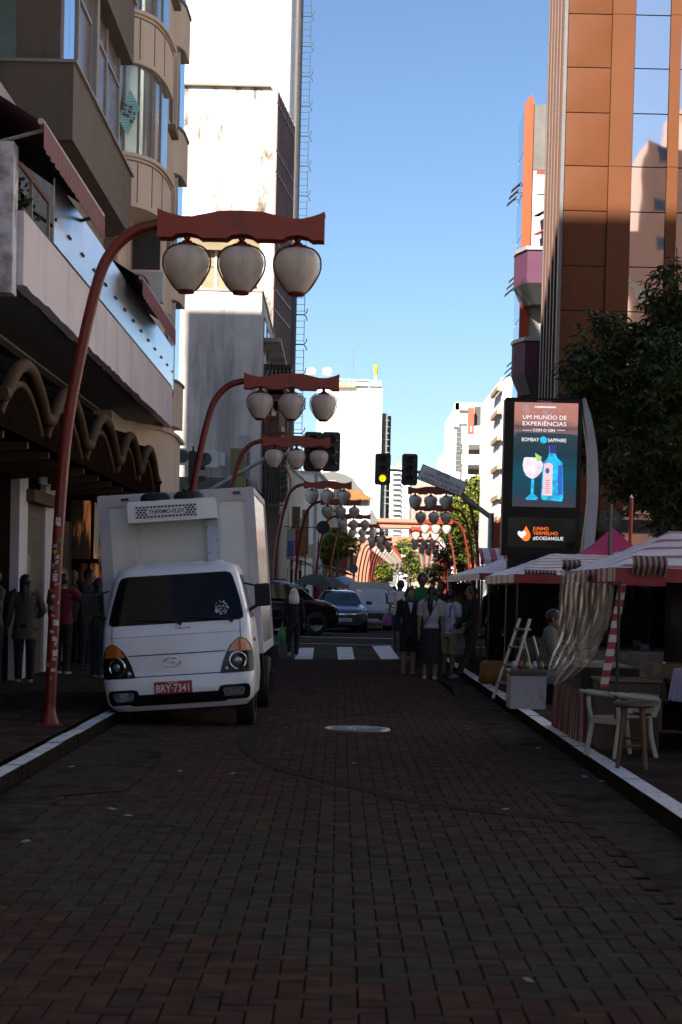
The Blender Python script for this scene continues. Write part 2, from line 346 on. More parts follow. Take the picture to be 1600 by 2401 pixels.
# ---------------- lantern street lamps ----------------
globem = mat('frosted_globe', (.60, .51, .44), .45, var=.08, sc=4, dirt=(.20, .16, .12), dthr=.56, dsc=2.2, streak=.45, spec=.4)
redb = mat('red_beam', (.25, .024, .004), .45, var=.12, sc=2, dirt=(.13, .02, .012), dthr=.58, dsc=3)
def lamp():
    t = thing('lantern_lamp', 'x', 'street lamp', group='red lantern street lamps')
    pp = bez([(0, 0, 0), (.02, 0, .8), (.06, 0, 2.0), (.13, 0, 2.97), (.26, 0, 3.75), (.41, 0, 4.42), (.54, 0, 4.70), (.74, 0, 4.89), (.99, 0, 4.97)], 4)
    mb = MB(); mb.tube(pp, .056, 14); mb.lathe([(.10, 0), (.10, .03), (.065, .12), (.057, .2)], n=14); mb.box(-.13, .13, -.13, .13, 0, .012); obj('pole', mb, red, t)
    top = [(0, .275), (.06, .25), (.14, .225), (.24, .205), (.34, .205), (.48, .235), (.62, .265), (.82, .272), (1.02, .265), (1.16, .235), (1.3, .205), (1.42, .205), (1.52, .23), (1.59, .255), (1.64, .28)]
    bot = []
    for c in (1.377, .826, .286):
        bot += [(c+.19, 0), (c+.15, -.004), (c+.1, .03), (c, .045), (c-.1, .03), (c-.15, -.004), (c-.19, 0)]
    pl = [(x, z) for x, z in top]+[(1.64, 0)]+bot+[(0, 0)]
    mb = MB()
    for ya, yb in ((-.12, -.095), (.095, .12)): mb.prism([(x+.99, z+4.83) for x, z in pl], ya, yb, 'y')
    for (xa, za), (xb, zb) in zip(top, top[1:]): mb.slab((xa+.99, -.095, za+4.815), (xb+.99, -.095, zb+4.815), (xb+.99, .095, zb+4.815), (xa+.99, .095, za+4.815), .012)
    mb.box(.99, 1.01, -.095, .095, 4.83, 5.09); mb.box(2.61, 2.63, -.095, .095, 4.83, 5.09)
    obj('beam', mb, redb, t)
    for u in (.286, .826, 1.377):
        x = .99+u; pr = [(.085, 0), (.105, .02), (.135, .06), (.172, .12), (.203, .19), (.219, .25), (.222, .29), (.214, .335), (.192, .38), (.16, .408), (.12, .426), (.07, .435)]
        mb = MB(); mb.lathe(pr, n=28); g = obj('globe', mb, globem, t, loc=(x, 0, 4.33))
        mb = MB(); mb.lathe([(.01, -.03), (.078, -.03), (.088, .005)], n=16); obj('foot_ring', mb, red, g)
        mb = MB(); mb.lathe([(.095, .425), (.092, .46), (.05, .468), (.048, .485), (.022, .49), (.035, .51), (.022, .535), (.02, .6)], n=16)
        obj('cap', mb, red, g)
        mb = MB()
        for s in (1, -1):
            hp = bez([(s*.085, 0, -.005), (s*.145, 0, .06), (s*.218, 0, .19), (s*.234, 0, .28), (s*.218, 0, .36), (s*.16, 0, .425), (s*.09, 0, .45)], 3); mb.tube(hp, .010, 6)
        obj('hoop', mb, red, g)
    return t
L0 = lamp(); kids()
left = [(-2.86, 18.0), (-2.72, 31.4), (-2.94, 44.0), (-2.30, 62), (-1.85, 74), (-1.22, 88), (-.63, 100), (.07, 113), (.9, 126)]
Y = 139
while Y < 320: left.append((kl(Y)-.33, Y)); Y += 8
right = [(4.95, 64), (5.75, 77.5), (6.6, 91.5), (6.62, 103), (7.1, 115), (7.6, 128)]
Y = 141
while Y < 320: right.append((kr(Y)+.33, Y)); Y += 8
ORD = 'first second third fourth fifth sixth seventh eighth ninth tenth eleventh twelfth thirteenth fourteenth fifteenth sixteenth seventeenth eighteenth nineteenth twentieth twenty-first twenty-second twenty-third twenty-fourth twenty-fifth twenty-sixth twenty-seventh twenty-eighth twenty-ninth thirtieth thirty-first thirty-second thirty-third thirty-fourth thirty-fifth'.split()
onl = ['nearest and tallest red lamp, three lanterns, stickers on its pole, left of the white truck',
       'red lamp arching over the white truck, second from the camera on the left kerb',
       'red lamp behind the truck in front of the grey signal arm and dark signals', 'red lamp beyond the crossing beside the tiled pavilion roof',
       'red lamp whose beam overlaps the lanterns of the one before it, past the green umbrella']
for i, (x, y) in enumerate(left):
    o = L0 if i == 0 else dup(L0); o.location = (x, y, .12); o.rotation_euler = (0, 0, random.uniform(-.02, .02) if i else 0)
    o['label'] = onl[i] if i < 5 else ('%s red lantern lamp of the left row, counted from the truck' % ORD[i])
for i, (x, y) in enumerate(right):
    o = dup(L0); o.location = (x, y, .12); o.rotation_euler = (0, 0, pi+random.uniform(-.03, .03))
    o['label'] = ['red lamp of the right row with its beam just under the white warning sign', 'second shaded lamp of the right row, lanterns right below the first ones',
                  'sunlit orange lamp of the right row before the dark trees'][i] if i < 3 else ('%s red lantern lamp of the right row, counted from the warning sign' % ORD[i])
# stickers on the nearest pole
stk = [('sticker', .055, .075, (.7, .7, .75)), ]
st = [(2.02, (.7, .7, .78), .05, .08), (1.84, (.05, .3, .08), .06, .035), (1.72, (.6, .42, .04), .06, .035), (1.58, (.35, .33, .33), .04, .05), (1.47, (.6, .6, .6), .05, .08), (1.28, (.55, .55, .5), .04, .03), (1.17, (.1, .4, .45), .045, .045), (1.02, (.65, .63, .62), .065, .055), (.86, (.6, .58, .58), .05, .04), (.72, (.62, .6, .6), .06, .06), (.55, (.5, .45, .42), .05, .035), (1.62, (.6, .6, .6), .03, .03)]
random.seed(21)
st += [(z, (.5, .48, .46), .02+.03*random.random(), .015+.03*random.random()) for z in (.6, .66, .81, .93, 1.09, 1.22, 1.34, 1.4, 1.53, 1.67, 1.78, .47)]
for z, c, w, h in st:
    mb = MB(); x = -2.86+.02*min(z, .8)/.8+.04*max(0, z-.8)/1.2; a0 = random.uniform(-2.3, -.8); r = .0585; jj = random.uniform(-1, 1); da = w/r
    mb.grid([[(x+r*cos(a0+da*(k/4-.5)*(1+.25*q*jj)), 18+r*sin(a0+da*(k/4-.5)), .12+z+(h*q)+.012*jj*(k/4-.5)) for k in range(5)] for q in (-.5, .5)])
    o = obj('sticker', mb, mat('sticker_%d' % int(z*100), tuple(v*.8 for v in c), .6, var=.3, sc=60, dirt=(.06, .02, .015), dthr=.5, dsc=40)); o.parent = L0; o.matrix_parent_inverse = Matrix.Translation((2.86, -18, -.12))
# ---------------- left side: brown building over the shops ----------------
taupe = mat('taupe_render', (.15, .115, .09), .85, var=.1, sc=.9, bump=.15, world=True, dirt=(.10, .078, .062), dthr=.5, dsc=2, streak=.5)
trim = mat('pale_trim', (.30, .27, .25), .6, var=.1)
lav = mat('lavender_fascia', (.68, .60, .62), .85, var=.08, sc=1.2, bump=.12, world=True, streak=.5, dirt=(.45, .40, .42), dthr=.52, dsc=2.2)
cream = mat('cream_render', (.68, .53, .41), .85, var=.07, sc=.8, bump=.1, world=True, streak=.45, dirt=(.45, .34, .27), dthr=.54, dsc=1.8)
creamd = mat('groove_shadow', (.16, .12, .10), .9, var=0)
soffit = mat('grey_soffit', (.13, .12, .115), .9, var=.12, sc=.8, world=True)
peel = mat('peeling_paint', (.62, .60, .64), .9, var=.1, sc=4, world=True, dirt=(.21, .17, .16), dthr=.47, dsc=2.3, bump=.4, bsc=12)
mirror = mat('reflective_glass', (.62, .72, .82), .03, metal=1, var=0, wave=.006, wsc=.7)
bmir = mat('bronze_mirror', (.88, .80, .78), .02, metal=1, var=0, wave=.02, wsc=.35)
dglass = mat('dark_glass', (.02, .024, .028), .08, var=0, spec=.8)
curt = mat('curtain', (.20, .17, .14), .9, var=.2, sc=6)
maroon = stripes('maroon_canvas', (.16, .045, .055), (.20, .06, .07), .14, axis=1)
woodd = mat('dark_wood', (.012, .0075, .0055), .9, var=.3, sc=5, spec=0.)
tan = mat('tan_shutter', (.14, .11, .085), .8, var=.15, sc=2)
bld = thing('corner_building', 'dark taupe building over the tiled shop canopy, glass terrace and maroon awnings', 'building')
def P(name, mb, m, parent=bld, **k): return obj(name, mb, m, parent=parent, **k)
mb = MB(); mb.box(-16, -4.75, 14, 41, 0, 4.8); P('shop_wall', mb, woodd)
mb = MB(); mb.box(-16, -4.60, 19.95, 34.4, 4.8, 8.08); P('terrace_wall', mb, mat('terrace_wall', (.34, .31, .31), .85, var=.15))
mb = MB(); mb.box(-16, -4.36, 27.25, 34.3, 9.25, 11.28); mb.box(-16, -4.36, 27.25, 34.3, 12.5, 29); P('recessed_wall', mb, taupe)
mb = MB(); mb.box(-16, -4.1, 27.0, 34.4, 8.08, 9.2); P('parapet', mb, taupe)
mb = MB(); mb.box(-16, -4.05, 26.95, 34.45, 9.2, 9.245); P('coping', mb, trim)
mb = MB(); mb.box(-16, -4.1, 27.0, 34.4, 11.28, 12.4); P('parapet', mb, taupe)
mb = MB(); mb.box(-16, -4.05, 26.95, 34.45, 12.4, 12.45); P('coping', mb, trim)
mb = MB(); mb.box(-16, -4.1, 27, 34.4, 14.4, 29.2); P('upper_wall', mb, taupe)
# front facing teal window
mb = MB(); mb.box(-8, -5.0, 27.2, 27.24, 9.25, 11.28); P('window', mb, mat('teal_pane', (.14, .20, .17), .25, var=.25, sc=.8))
# window band on the street side
wf = mat('window_frame', (.38, .35, .34), .5, var=.05)
y = 27.3
for i, (a, b) in enumerate([(27.32, 28.8), (28.85, 30.3), (30.6, 32.2), (32.25, 34.0)]):
    mb = MB(); mb.box(-4.35, -4.30, a-.03, a+.03, 9.25, 11.28); mb.box(-4.35, -4.30, b-.03, b+.03, 9.25, 11.28); mb.box(-4.35, -4.30, a+.03, b-.03, 10.75, 10.8); mb.box(-4.35, -4.3, a+.03, b-.03, 9.25, 9.3)
    f = P('window', mb, wf)
    n = 2
    for k in range(n):
        ya, yb = a+.03+(b-a-.06)*k/n, a+.03+(b-a-.06)*(k+1)/n
        mb = MB(); mb.box(-4.345, -4.335, ya, yb-.02, 9.3, 10.75); P('pane', mb, mirror if i == 0 else mat('curtained_glass', (.17, .135, .125), .25, var=.3, sc=2.5), f)
        mb = MB(); mb.box(-4.345, -4.335, ya, yb-.02, 10.8, 11.28); P('pane', mb, mat('curtained_glass', (.17, .135, .125), .25), f)
mb = MB(); mb.box(-4.35, -4.22, 30.3, 30.6, 9.25, 11.28); P('mullion', mb, trim)
# terrace: fascia, slab, balustrade of glass
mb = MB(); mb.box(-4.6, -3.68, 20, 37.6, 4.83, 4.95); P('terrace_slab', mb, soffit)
mb = MB()
rg = []
ny = 70
bot = [4.80+random.uniform(-.012, .012)+(.02 if random.random() > .8 else 0) for _ in range(ny+1)]
for j in range(ny+1):
    yy = 20+17.6*j/ny; rg.append([(-3.55, yy, 5.6), (-3.55, yy, bot[j]), (-3.68, yy, bot[j]), (-3.68, yy, 5.6)])
mb.rings(rg, smooth=False); P('fascia', mb, lav)
mb = MB(); mb.box(-4.6, -3.68, 37.52, 37.6, 4.8, 5.6); P('fascia', mb, lav)
mb = MB(); mb.box(-4.62, -3.62, 19.7, 19.99, 4.66, 6.28); P('end_pier', mb, peel)
mb = MB(); mb.tube([(-3.58, 20, 5.62), (-3.58, 37.6, 5.62)], .02, 6); P('drip_edge', mb, mat('rust_edge', (.08, .05, .04), .8))
tr = thing('x', None, None) if 0 else None
y = 22.05; n = 13; w = (37.5-22.05)/n
for k in range(n):
    mb = MB(); mb.box(-3.565, -3.55, y+.008, y+w-.008, 5.64, 6.42)
    p = P('glass_panel', mb, mat('frosted_balustrade', (.80, .86, .92), .26, metal=.92, var=0))
    for e in (.07, w-.07):
        mb = MB(); M = Matrix.Translation((-3.548, y+e, 5.93)) @ Matrix.Rotation(pi/2, 4, 'Y'); mb.cyl((0, 0, 0), .022, .02, 8, M=M); P('fixing_bolt', mb, black, p)
    y += w
mb = MB(); mb.box(-3.57, -3.56, 37.5, 37.9, 5.6, 6.5); P('end_glass', mb, dglass)
mb = MB(); mb.tube([(-3.6, 20.0, 6.1), (-3.6, 22, 6.1)], .03, 8); P('handrail', mb, mat('pink_rail', (.30, .14, .13), .5))
for yy in (20.7, 21.9):
    mb = MB(); mb.box(-3.62, -3.58, yy-.02, yy+.02, 5.6, 6.08); P('rail_post', mb, trim)
# terrace posts and dark back
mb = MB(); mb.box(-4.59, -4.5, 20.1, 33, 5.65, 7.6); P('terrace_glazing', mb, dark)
# awnings
def awning(ya, yb, lab):
    a = thing('awning', lab, None, parent=bld); X = -3.3
    mb = MB(); mb.tube([(X, ya, 6.45), (X, yb, 6.47)], .035, 8); P('front_bar', mb, mat('pale_bar', (.45, .38, .34), .5), a)
    Q = []; n = 24
    for j in range(7):
        t = j/6; Q.append([(X-1.25*(1-t), ya+(yb-ya)*i/n, 7.25-.8*t-.02*sin(pi*t)) for i in range(n+1)])
    mb = MB(); mb.grid(Q); P('canvas', mb, maroon, a)
    Q = [[(X+.035+.012*sin(i*2.1)*t, ya+(yb-ya)*i/48, 6.44-.27*t-(.02*abs(sin(i*.9)) if t == 1 else 0)) for i in range(49)] for t in (0, .5, 1)]
    mb = MB(); mb.grid(Q); P('valance', mb, maroon, a)
    for yy in ((ya+.25, yb-.25) if ya < 25 else ()):
        mb = MB(); mb.tube([(-4.55, yy, 6.7), (-3.9, yy, 6.25), (X, yy, 6.42)], .025, 6); P('arm', mb, trim, a)
awning(19.5, 24.5, None); awning(29.2, 35.0, None)
# pilasters and shopfronts
for a, b in ((27.98, 28.5), (30.4, 31.35), (24.2, 24.6)):
    mb = MB(); mb.box(-5.2, -4.97 if a > 25 else -4.75, a, b, 0, 3.6); mb.box(-5.2, -4.55, a, b, 0, 3.4) if 0 else None
# (arcade line)
lavp = mat('pale_pilaster', (.62, .60, .64), .8, var=.08, sc=2, world=True)
pil = [(-4.86, -4.62, 26.05, 26.75), (-4.86, -4.66, 28.6, 29.6)]
for x0, x1, a, b in pil:
    mb = MB(); mb.box(x0, x1, a, b, .12, 3.25); P('pilaster', mb, lavp)
mb = MB(); mb.box(-4.80, -4.70, 26.75, 28.6, .12, 2.75)
for k in range(22): mb.box(-4.70, -4.69, 26.8, 28.55, .2+k*.115, .29+k*.115)
P('roller_shutter', mb, tan)
mb = MB(); mb.box(-4.688, -4.68, 26.85, 27.35, 1.45, 1.95); nt_ = P('paper_notice', mb, mat('notice_paper', (.26, .24, .23), .8))
for k in range(7):
    mb = MB(); mb.box(-4.679, -4.677, 26.92, 27.28-.1*(k % 3)/2, 1.85-k*.05, 1.862-k*.05); P('print_line', mb, dark, nt_)
mb = MB(); mb.box(-4.72, -4.5, 26.6, 28.9, 2.72, 2.9); P('lintel', mb, mat('brown_lintel', (.09, .055, .035), .8))
s = MB(); s.box(-4.50, -4.46, 26.9, 27.75, 3.0, 3.32); s.box(-4.5, -4.46, 27.45, 27.75, 3.32, 3.5); sg = P('shop_sign', s, mat('sign_white', (.28, .27, .26), .7))
text('V', .16, dark, sg, (-4.455, 27.3, 3.15), rot=(pi/2, 0, pi/2))
# lit showcases
warm = mat('warm_display', (.30, .10, .035), .4, var=0, emit=.3, dirt=(.004, .002, .001), dthr=.36, dsc=6, streak=1.)
for a, b, z0, z1 in ((31.9, 32.7, 1.9, 3.05), (34.2, 35.1, 1.55, 2.7)):
    mb = MB(); mb.box(-4.9, -4.36, a, b, z0, z1); d = P('showcase', mb, woodd)
    mb = MB(); mb.box(-4.88, -4.40, a-.006, a-.002, z0+.06, z1-.06); P('lit_display', mb, warm, d)
    mb = MB(); mb.box(-4.355, -4.35, a+.08, b-.08, z0+.08, z1-.08); P('lit_display', mb, warm, d)
mb = MB(); mb.slab((-4.7, 32.6, 2.05), (-4.7, 34.6, 2.05), (-4.1, 34.4, 1.75), (-4.1, 32.8, 1.75), .04); P('small_hood', mb, tan)
for a, b in ((29.7, 31.7), (32.9, 34.1), (35.3, 36.8), (37.0, 38.4)):
    mb = MB(); mb.box(-4.76, -4.73, a, b, .2, 2.6); mb.box(-4.73, -4.70, a, a+.06, .2, 2.6); mb.box(-4.73, -4.70, b-.06, b, .2, 2.6); mb.box(-4.73, -4.7, a+.06, b-.06, 1.05, 1.11); P('shop_door', mb, mat('door_brown', (.05, .035, .028), .4, var=.3))
mb = MB(); mb.box(-4.73, -4.68, 36.8, 36.95, .12, 3.2); P('trim_strip', mb, mat('gold_tile', (.16, .10, .06), .4, var=.6, sc=30))
# tiled canopy with clay ridge waves
can = thing('tiled_canopy', 'black tiled shop canopy with tan clay tubes waving along its edge', None, parent=bld)
tilem = mat('black_roof_tile', (.018, .015, .013), .9, var=.4, sc=8, spec=0.)
clay = mat('clay_ridge', (.068, .034, .014), .75, spec=.15, var=.2, sc=3, dirt=(.028, .015, .008), dthr=.55, dsc=4)
ya, yb = 17.6, 36.4
kn = [(17.6, 3.95), (18.9, 3.45), (20.4, 3.9), (21.95, 3.45), (23.5, 3.92), (25.3, 3.42), (27.1, 3.94), (28.9, 3.46), (30.5, 3.97), (31.9, 3.5), (33.4, 3.98), (34.9, 3.52), (36.2, 3.5)]
def wave(y):
    for (a, h), (b, k) in zip(kn, kn[1:]):
        if a <= y <= b:
            t = (y-a)/(b-a); t = t if k > h else 1-t; lo, hi = min(h, k), max(h, k); t = max(0, (t-.16)/.84); return lo+(hi-lo)*sin(pi/2*t)**.85
    return 3.5
N = 170; xs = -3.62
ys = [ya+(36.2-ya)*i/N for i in range(N+1)]
mb = MB(); mb.grid([[(xs-.02-(1.15)*t, y, wave(y)*(1-t)+t*(4.15+.1*(wave(y)-3.5))) for y in ys] for t in (0, .33, .66, 1)]); P('tile_bed', mb, tilem, can)
mb = MB()
for i in range(66):
    y = ya+.15+i*.28
    if y > 36.1: break
    z = wave(y); z2 = 4.17+.1*(z-3.5); mb.tube([(xs+.03, y, z+.03), (xs-1.1, y, z2+.05)], .06, 8)
P('tile_row', mb, tilem, can, kind='stuff')
for (a, _), (b, _) in zip(kn[1:-2:2], kn[3::2]):
    mb = MB(); q = [(xs+.06, a+(b-a)*k/32, wave(a+(b-a)*k/32)+.05) for k in range(33)]; mb.tube(q, .075, 12); P('ridge_tube', mb, clay, can)
    q = [(xs+.0, a+.25+(b-a-.5)*k/20, wave(a+.25+(b-a-.5)*k/20)-.16) for k in range(21)]; mb = MB(); mb.tube(q, .045, 8); P('under_tube', mb, clay, can)
mb = MB(); mb.grid([[(xs, y, wave(y)) for y in ys], [(xs, y, 3.22) for y in ys]], smooth=False); mb.box(-4.75, xs, 17.6, 36.2, 3.18, 3.22); P('canopy_board', mb, woodd, can)
for k in range(12):
    y = 18.2+k*1.55; mb = MB(); mb.prism([(-4.75, 3.0), (-3.7, 3.1), (-3.7, 3.18), (-4.75, 3.18)], y, y+.1, 'y'); P('rafter', mb, mat('rafter', (.07, .04, .022), .8), can)
# plants on the terrace
leafd = mat('dark_leaf', (.035, .055, .022), .6, var=.4, sc=3)
def foliage(mb, c, r, n, s, mi=0, squash=1.):
    for _ in range(n):
        while True:
            v = Vector((random.uniform(-1, 1), random.uniform(-1, 1), random.uniform(-1, 1)))
            if .25 < v.length < 1: break
        p = Vector(c)+Vector((v.x*r[0], v.y*r[1], v.z*r[2])); d = Vector((random.gauss(0, 1), random.gauss(0, 1), random.gauss(-.2, .7))).normalized(); e = d.cross(Vector((random.gauss(0, 1), random.gauss(0, 1), random.gauss(0, 1)))).normalized()
        l = s*random.uniform(.6, 1.3); w = l*.3
        mb.add([p, p+d*l*.5+e*w, p+d*l, p+d*l*.5-e*w], [(0, 1, 2, 3)], mi)
for k, yy in enumerate((20.5, 21.3)):
    t = thing('potted_shrub', ['dark leafy shrub on the terrace behind the pink handrail, nearest the peeling pier', 'dark leafy shrub on the terrace beside the first glass panel'][k], 'plant', (-3.95, yy, 4.95))
    mb = MB(); mb.lathe([(.1, 0), (.14, .3), (.16, .32), (.13, .32)], n=12); obj('pot', mb, clay, t)
    mb = MB(); foliage(mb, (0, 0, .85), (.3, .35, .5), 260, .12); obj('foliage', mb, leafd, t)
# ---------------- cream building with round bays ----------------
cb = thing('cream_building', 'cream apartment building with curved glass bay on the left corner', 'building')
def Q(name, mb, m, parent=cb, **k): return obj(name, mb, m, parent=parent, **k)
core = [(-16, 34.5), (-4.4, 34.5), (-4.4, 36.4), (-3.84, 37.6), (-3.84, 41.3), (-16, 41.3)]
mb = MB(); mb.prism(core, 3.2, 29.2); Q('wall', mb, cream)
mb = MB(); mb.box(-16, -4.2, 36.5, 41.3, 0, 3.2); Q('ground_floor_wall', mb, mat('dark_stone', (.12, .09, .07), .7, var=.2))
plan = [(-5.0, 34.72), (-4.7, 34.74), (-4.45, 34.8), (-4.2, 34.93), (-4.0, 35.15), (-3.83, 35.5), (-3.73, 36.0), (-3.67, 36.6), (-3.65, 37.5)]
pl = bez([(x, y, 0) for x, y in plan], 3)
def off(d):
    o = []
    for i, p in enumerate(pl):
        t = (pl[min(i+1, len(pl)-1)]-pl[max(i-1, 0)]).normalized(); n = Vector((t.y, -t.x, 0)); o.append((p.x+n.x*d, p.y+n.y*d))
    return o
def bay(z0, z1, d=0., name='bay_parapet', m=cream):
    o = off(d); mb = MB(); mb.prism([(-5, o[0][1])]+o+[(-3.86, o[-1][1]), (-3.86, 37.9), (-5, 37.9)], z0, z1); return Q(name, mb, m)
def bayglass(z0, z1):
    o = off(-.1); n = len(o); k = [0, 4, 8, 12, 16, 20, 24]
    for a, b in zip(k, k[1:]):
        mb = MB(); mb.grid([[(p[0], p[1], z0) for p in o[a:b+1]], [(p[0], p[1], z1) for p in o[a:b+1]]]); f = Q('bay_glass', mb, mat('bay_pane', (.30, .36, .36), .08, metal=.55, var=.25, sc=1.2))
        q = o[a]; mb = MB(); mb.box(q[0]-.025, q[0]+.025, q[1]-.025, q[1]+.025, z0, z1); Q('bay_mullion', mb, mat('grey_mullion', (.28, .27, .26), .5))
for zb in (8.78, 11.5, 14.25, 17.0, 19.75):
    bay(zb, zb+.93); bay(zb+.93, zb+1.0, .06, 'bay_cap'); bay(zb+.85, zb+.875, .012, 'bay_groove', creamd)
    bayglass(zb+1.0, zb+2.72)
    for k in (6, 11, 15, 19):
        q = off(.004)[k]; mb = MB(); mb.box(q[0]-.008, q[0]+.008, q[1]-.008, q[1]+.008, zb+.08, zb+.84); Q('panel_seam', mb, creamd)
# street face beyond the bay: niches, ledges, end bay
nz = [5.6, 8.35, 11.1, 13.85]
for z in nz:
    mb = MB(); mb.box(-3.843, -3.83, 38.7, 39.3, z+.3, z+1.75); Q('niche_window', mb, dark)
    mb = MB(); mb.box(-3.87, -3.74, 39.36, 39.5, z+.2, z+1.8); Q('niche_reveal', mb, cream)
    mb = MB(); mb.box(-3.843, -3.69, 38.5, 39.4, z+.02, z+.14); Q('ledge', mb, mat('brown_ledge', (.17, .13, .105), .8))
    end = [(-3.845, 39.9), (-3.74, 40.05), (-3.68, 40.4), (-3.66, 41.35), (-3.845, 41.35)]
    mb = MB(); mb.prism(end, z-.55, z+.4); Q('end_bay', mb, cream)
    mb = MB(); mb.prism([(x+(.03 if x > -3.8 else 0), y) for x, y in end], z+.4, z+.47); Q('end_bay_cap', mb, mat('brown_ledge', (.17, .13, .105), .8))
    mb = MB(); mb.box(-3.84, -3.76, 40.2, 41.3, z+.48, z+2.18); Q('end_glass', mb, mirror)
mb = MB(); mb.box(-4.0, -3.55, 34.5, 41.32, 3.15, 3.3); Q('band', mb, mat('pink_band', (.26, .20, .185), .8))
# first floor low bay
o = off(.02); mb = MB(); mb.prism([(-5, o[0][1]+2)]+[(x, y+2.0) for x, y in o]+[(-3.7, 41.3), (-5, 41.3)], 3.3, 4.72); Q('low_bay', mb, cream)
o = off(.09); mb = MB(); mb.prism([(-5, o[0][1]+2)]+[(x, y+2.0) for x, y in o]+[(-3.6, 41.34), (-5, 41.34)], 4.72, 4.79); Q('low_bay_cap', mb, cream)
for k in range(16):
    mb = MB(); x = -4.75+k*.06; mb.cyl((x, 36.9, 4.79), .012, .45, 6); Q('railing_bar', mb, wf)
for k in range(12):
    mb = MB(); mb.box(-3.82, -3.81, 39.0+k*.18, 39.02+k*.18, 3.5, 4.6); Q('panel_seam', mb, creamd)
# window sign: teal and white diamond with dark lettering
sgn = [W(305, 208, 34.78), W(328, 252, 34.78), W(299, 318, 34.78), W(277, 277, 34.78)]
mb = MB(); mb.slab(sgn[0], sgn[3], sgn[2], sgn[1], .01)
bn = obj('diamond_banner', mb, stripes('teal_print', (.16, .70, .64), (.60, .88, .88), .05, axis=2, duty=.4, rough=.5), label='teal and white diamond banner with red-brown lettering in the curved bay window', cat='banner')
c = (sgn[0]+sgn[1]+sgn[2]+sgn[3])/4
for k, (dx, dz, w) in enumerate([(-.02, .12, .22), (.0, .02, .3), (.02, -.08, .26), (.04, -.17, .16)]):
    mb = MB(); n = int(w/.035)
    for q in range(n):
        if random.random() < .85: mb.box(c.x+dx-w/2+q*.035, c.x+dx-w/2+q*.035+.022, c.y-.022, c.y-.014, c.z+dz-.028-.4*(q*.035-w/2), c.z+dz+.028-.4*(q*.035-w/2))
    obj('lettering', mb, mat('brown_print', (.16, .05, .06), .6), parent=bn)
# air conditioner on the cream wall
def aircon(c, lab, ry=0, s=1.):
    t = thing('air_conditioner', lab, 'air conditioner', c, (0, 0, ry)); t.scale = (s, s, s)
    mb = MB(); mb.bbox(-.4, .4, -.15, .15, 0, .6, .02); obj('casing', mb, mat('ac_white', (.5, .5, .47), .5, var=.1), t)
    mb = MB(); M = Matrix.Translation((-.1, -.152, .3)) @ Matrix.Rotation(pi/2, 4, 'X'); mb.cyl((0, 0, -.01), .24, .012, 24, M=M); obj('fan_opening', mb, dark, t)
    mb = MB()
    for k in range(5): mb.tube([(-.1+(.05+.045*k)*cos(a*pi/10), -.168, .3+(.05+.045*k)*sin(a*pi/10)) for a in range(21)], .004, 4)
    mb2 = mb; obj('fan_guard', mb2, steel, t)
    return t
aircon((-4.05, 36.3, 7.15), 'boxy white air conditioner hung on the cream wall under the round bay')
mb = MB(); mb.box(-4.3, -3.75, 36.52, 36.58, 7.85, 8.7); Q('small_window', mb, dark)
mb = MB(); mb.tube(bez([(-4.35, 34.4, 5), (-4.35, 34.4, 7.4), (-4.35, 34.35, 8.7)], 4), .06, 10); Q('downpipe', mb, cream)
# ---------------- white refrigerated truck ----------------
tw = mat('truck_white', (.80, .81, .83), .3, var=.05, sc=2, coat=.3, dirt=(.36, .34, .32), dthr=.66, dsc=2.5)
tw2 = mat('box_panel', (.74, .73, .67), .5, var=.06, sc=1.5, dirt=(.38, .36, .32), dthr=.6, dsc=1.6, streak=.4)
tfr = mat('box_frame', (.50, .47, .50), .55, var=.1, sc=2)
tside = mat('box_side_panel', (.62, .60, .57), .16, metal=.35, var=.06, sc=2)
blackg = mat('black_gloss', (.008, .008, .009), .18, var=0, spec=.22)
wsg = mat('windscreen', (.006, .007, .007), .05, var=0, spec=.2)
amber = mat('amber_lens', (.55, .14, .02), .2, var=.2, sc=20, coat=.6)
lens = mat('clear_lens', (.35, .36, .38), .12, metal=.6, var=.5, sc=30, coat=.6)
redpl = mat('red_plate', (.36, .012, .02), .45, var=.1)
wlet = mat('white_lettering', (.75, .75, .75), .5, var=0)
tr = thing('refrigerated_truck', 'white refrigerated box truck parked at the left kerb with a red number plate', 'truck', (-1.71, 19.6, 0))
RA = -.085; pv = Vector((0, 0, .3)); ploc = pv-Matrix.Rotation(RA, 3, 'Y') @ pv
def T(name, mb, m, parent=None, **k):
    if parent is None: return obj(name, mb, m, parent=tr, loc=ploc, rot=(0, RA, 0), **k)
    return obj(name, mb, m, parent=parent, **k)
YF = [(.20, .06), (.26, .0), (.42, -.02), (.55, 0), (.575, .02), (.80, .03), (1.0, .06), (1.12, .13), (1.66, .50), (1.74, .60), (1.79, .80)]
HW = [(.20, .72), (.28, .80), (.5, .83), (.8, .83), (1.12, .81), (1.66, .70), (1.74, .66), (1.79, .5)]
def itp(T_, z):
    if z <= T_[0][0]: return T_[0][1]
    for (a, p), (b, q) in zip(T_, T_[1:]):
        if z <= b: return p+(q-p)*(z-a)/(b-a)
    return T_[-1][1]
def fy(x, z):
    h = itp(HW, z); f = itp(YF, z); r = .2; a = abs(x)
    bow = .05*(a/h)**2
    if a > h-r:
        d = min(a-(h-r), r); return f+.05*((h-r)/h)**2+r-sqrt(max(r*r-d*d, 0))
    return f+bow
def sect(z, back=1.42, n=9):
    h = itp(HW, z); xs = [-h+.0005]+[-h+.2*(1-cos(pi/2*k/5)) for k in range(1, 5)]+[(-1+2*k/8)*(h-.2) for k in range(9)]+[h-.2*(1-cos(pi/2*k/5)) for k in range(4, 0, -1)]+[h-.0005]
    return [Vector((-h, back, z))]+[Vector((x, fy(x, z), z)) for x in xs]+[Vector((h, back, z))]
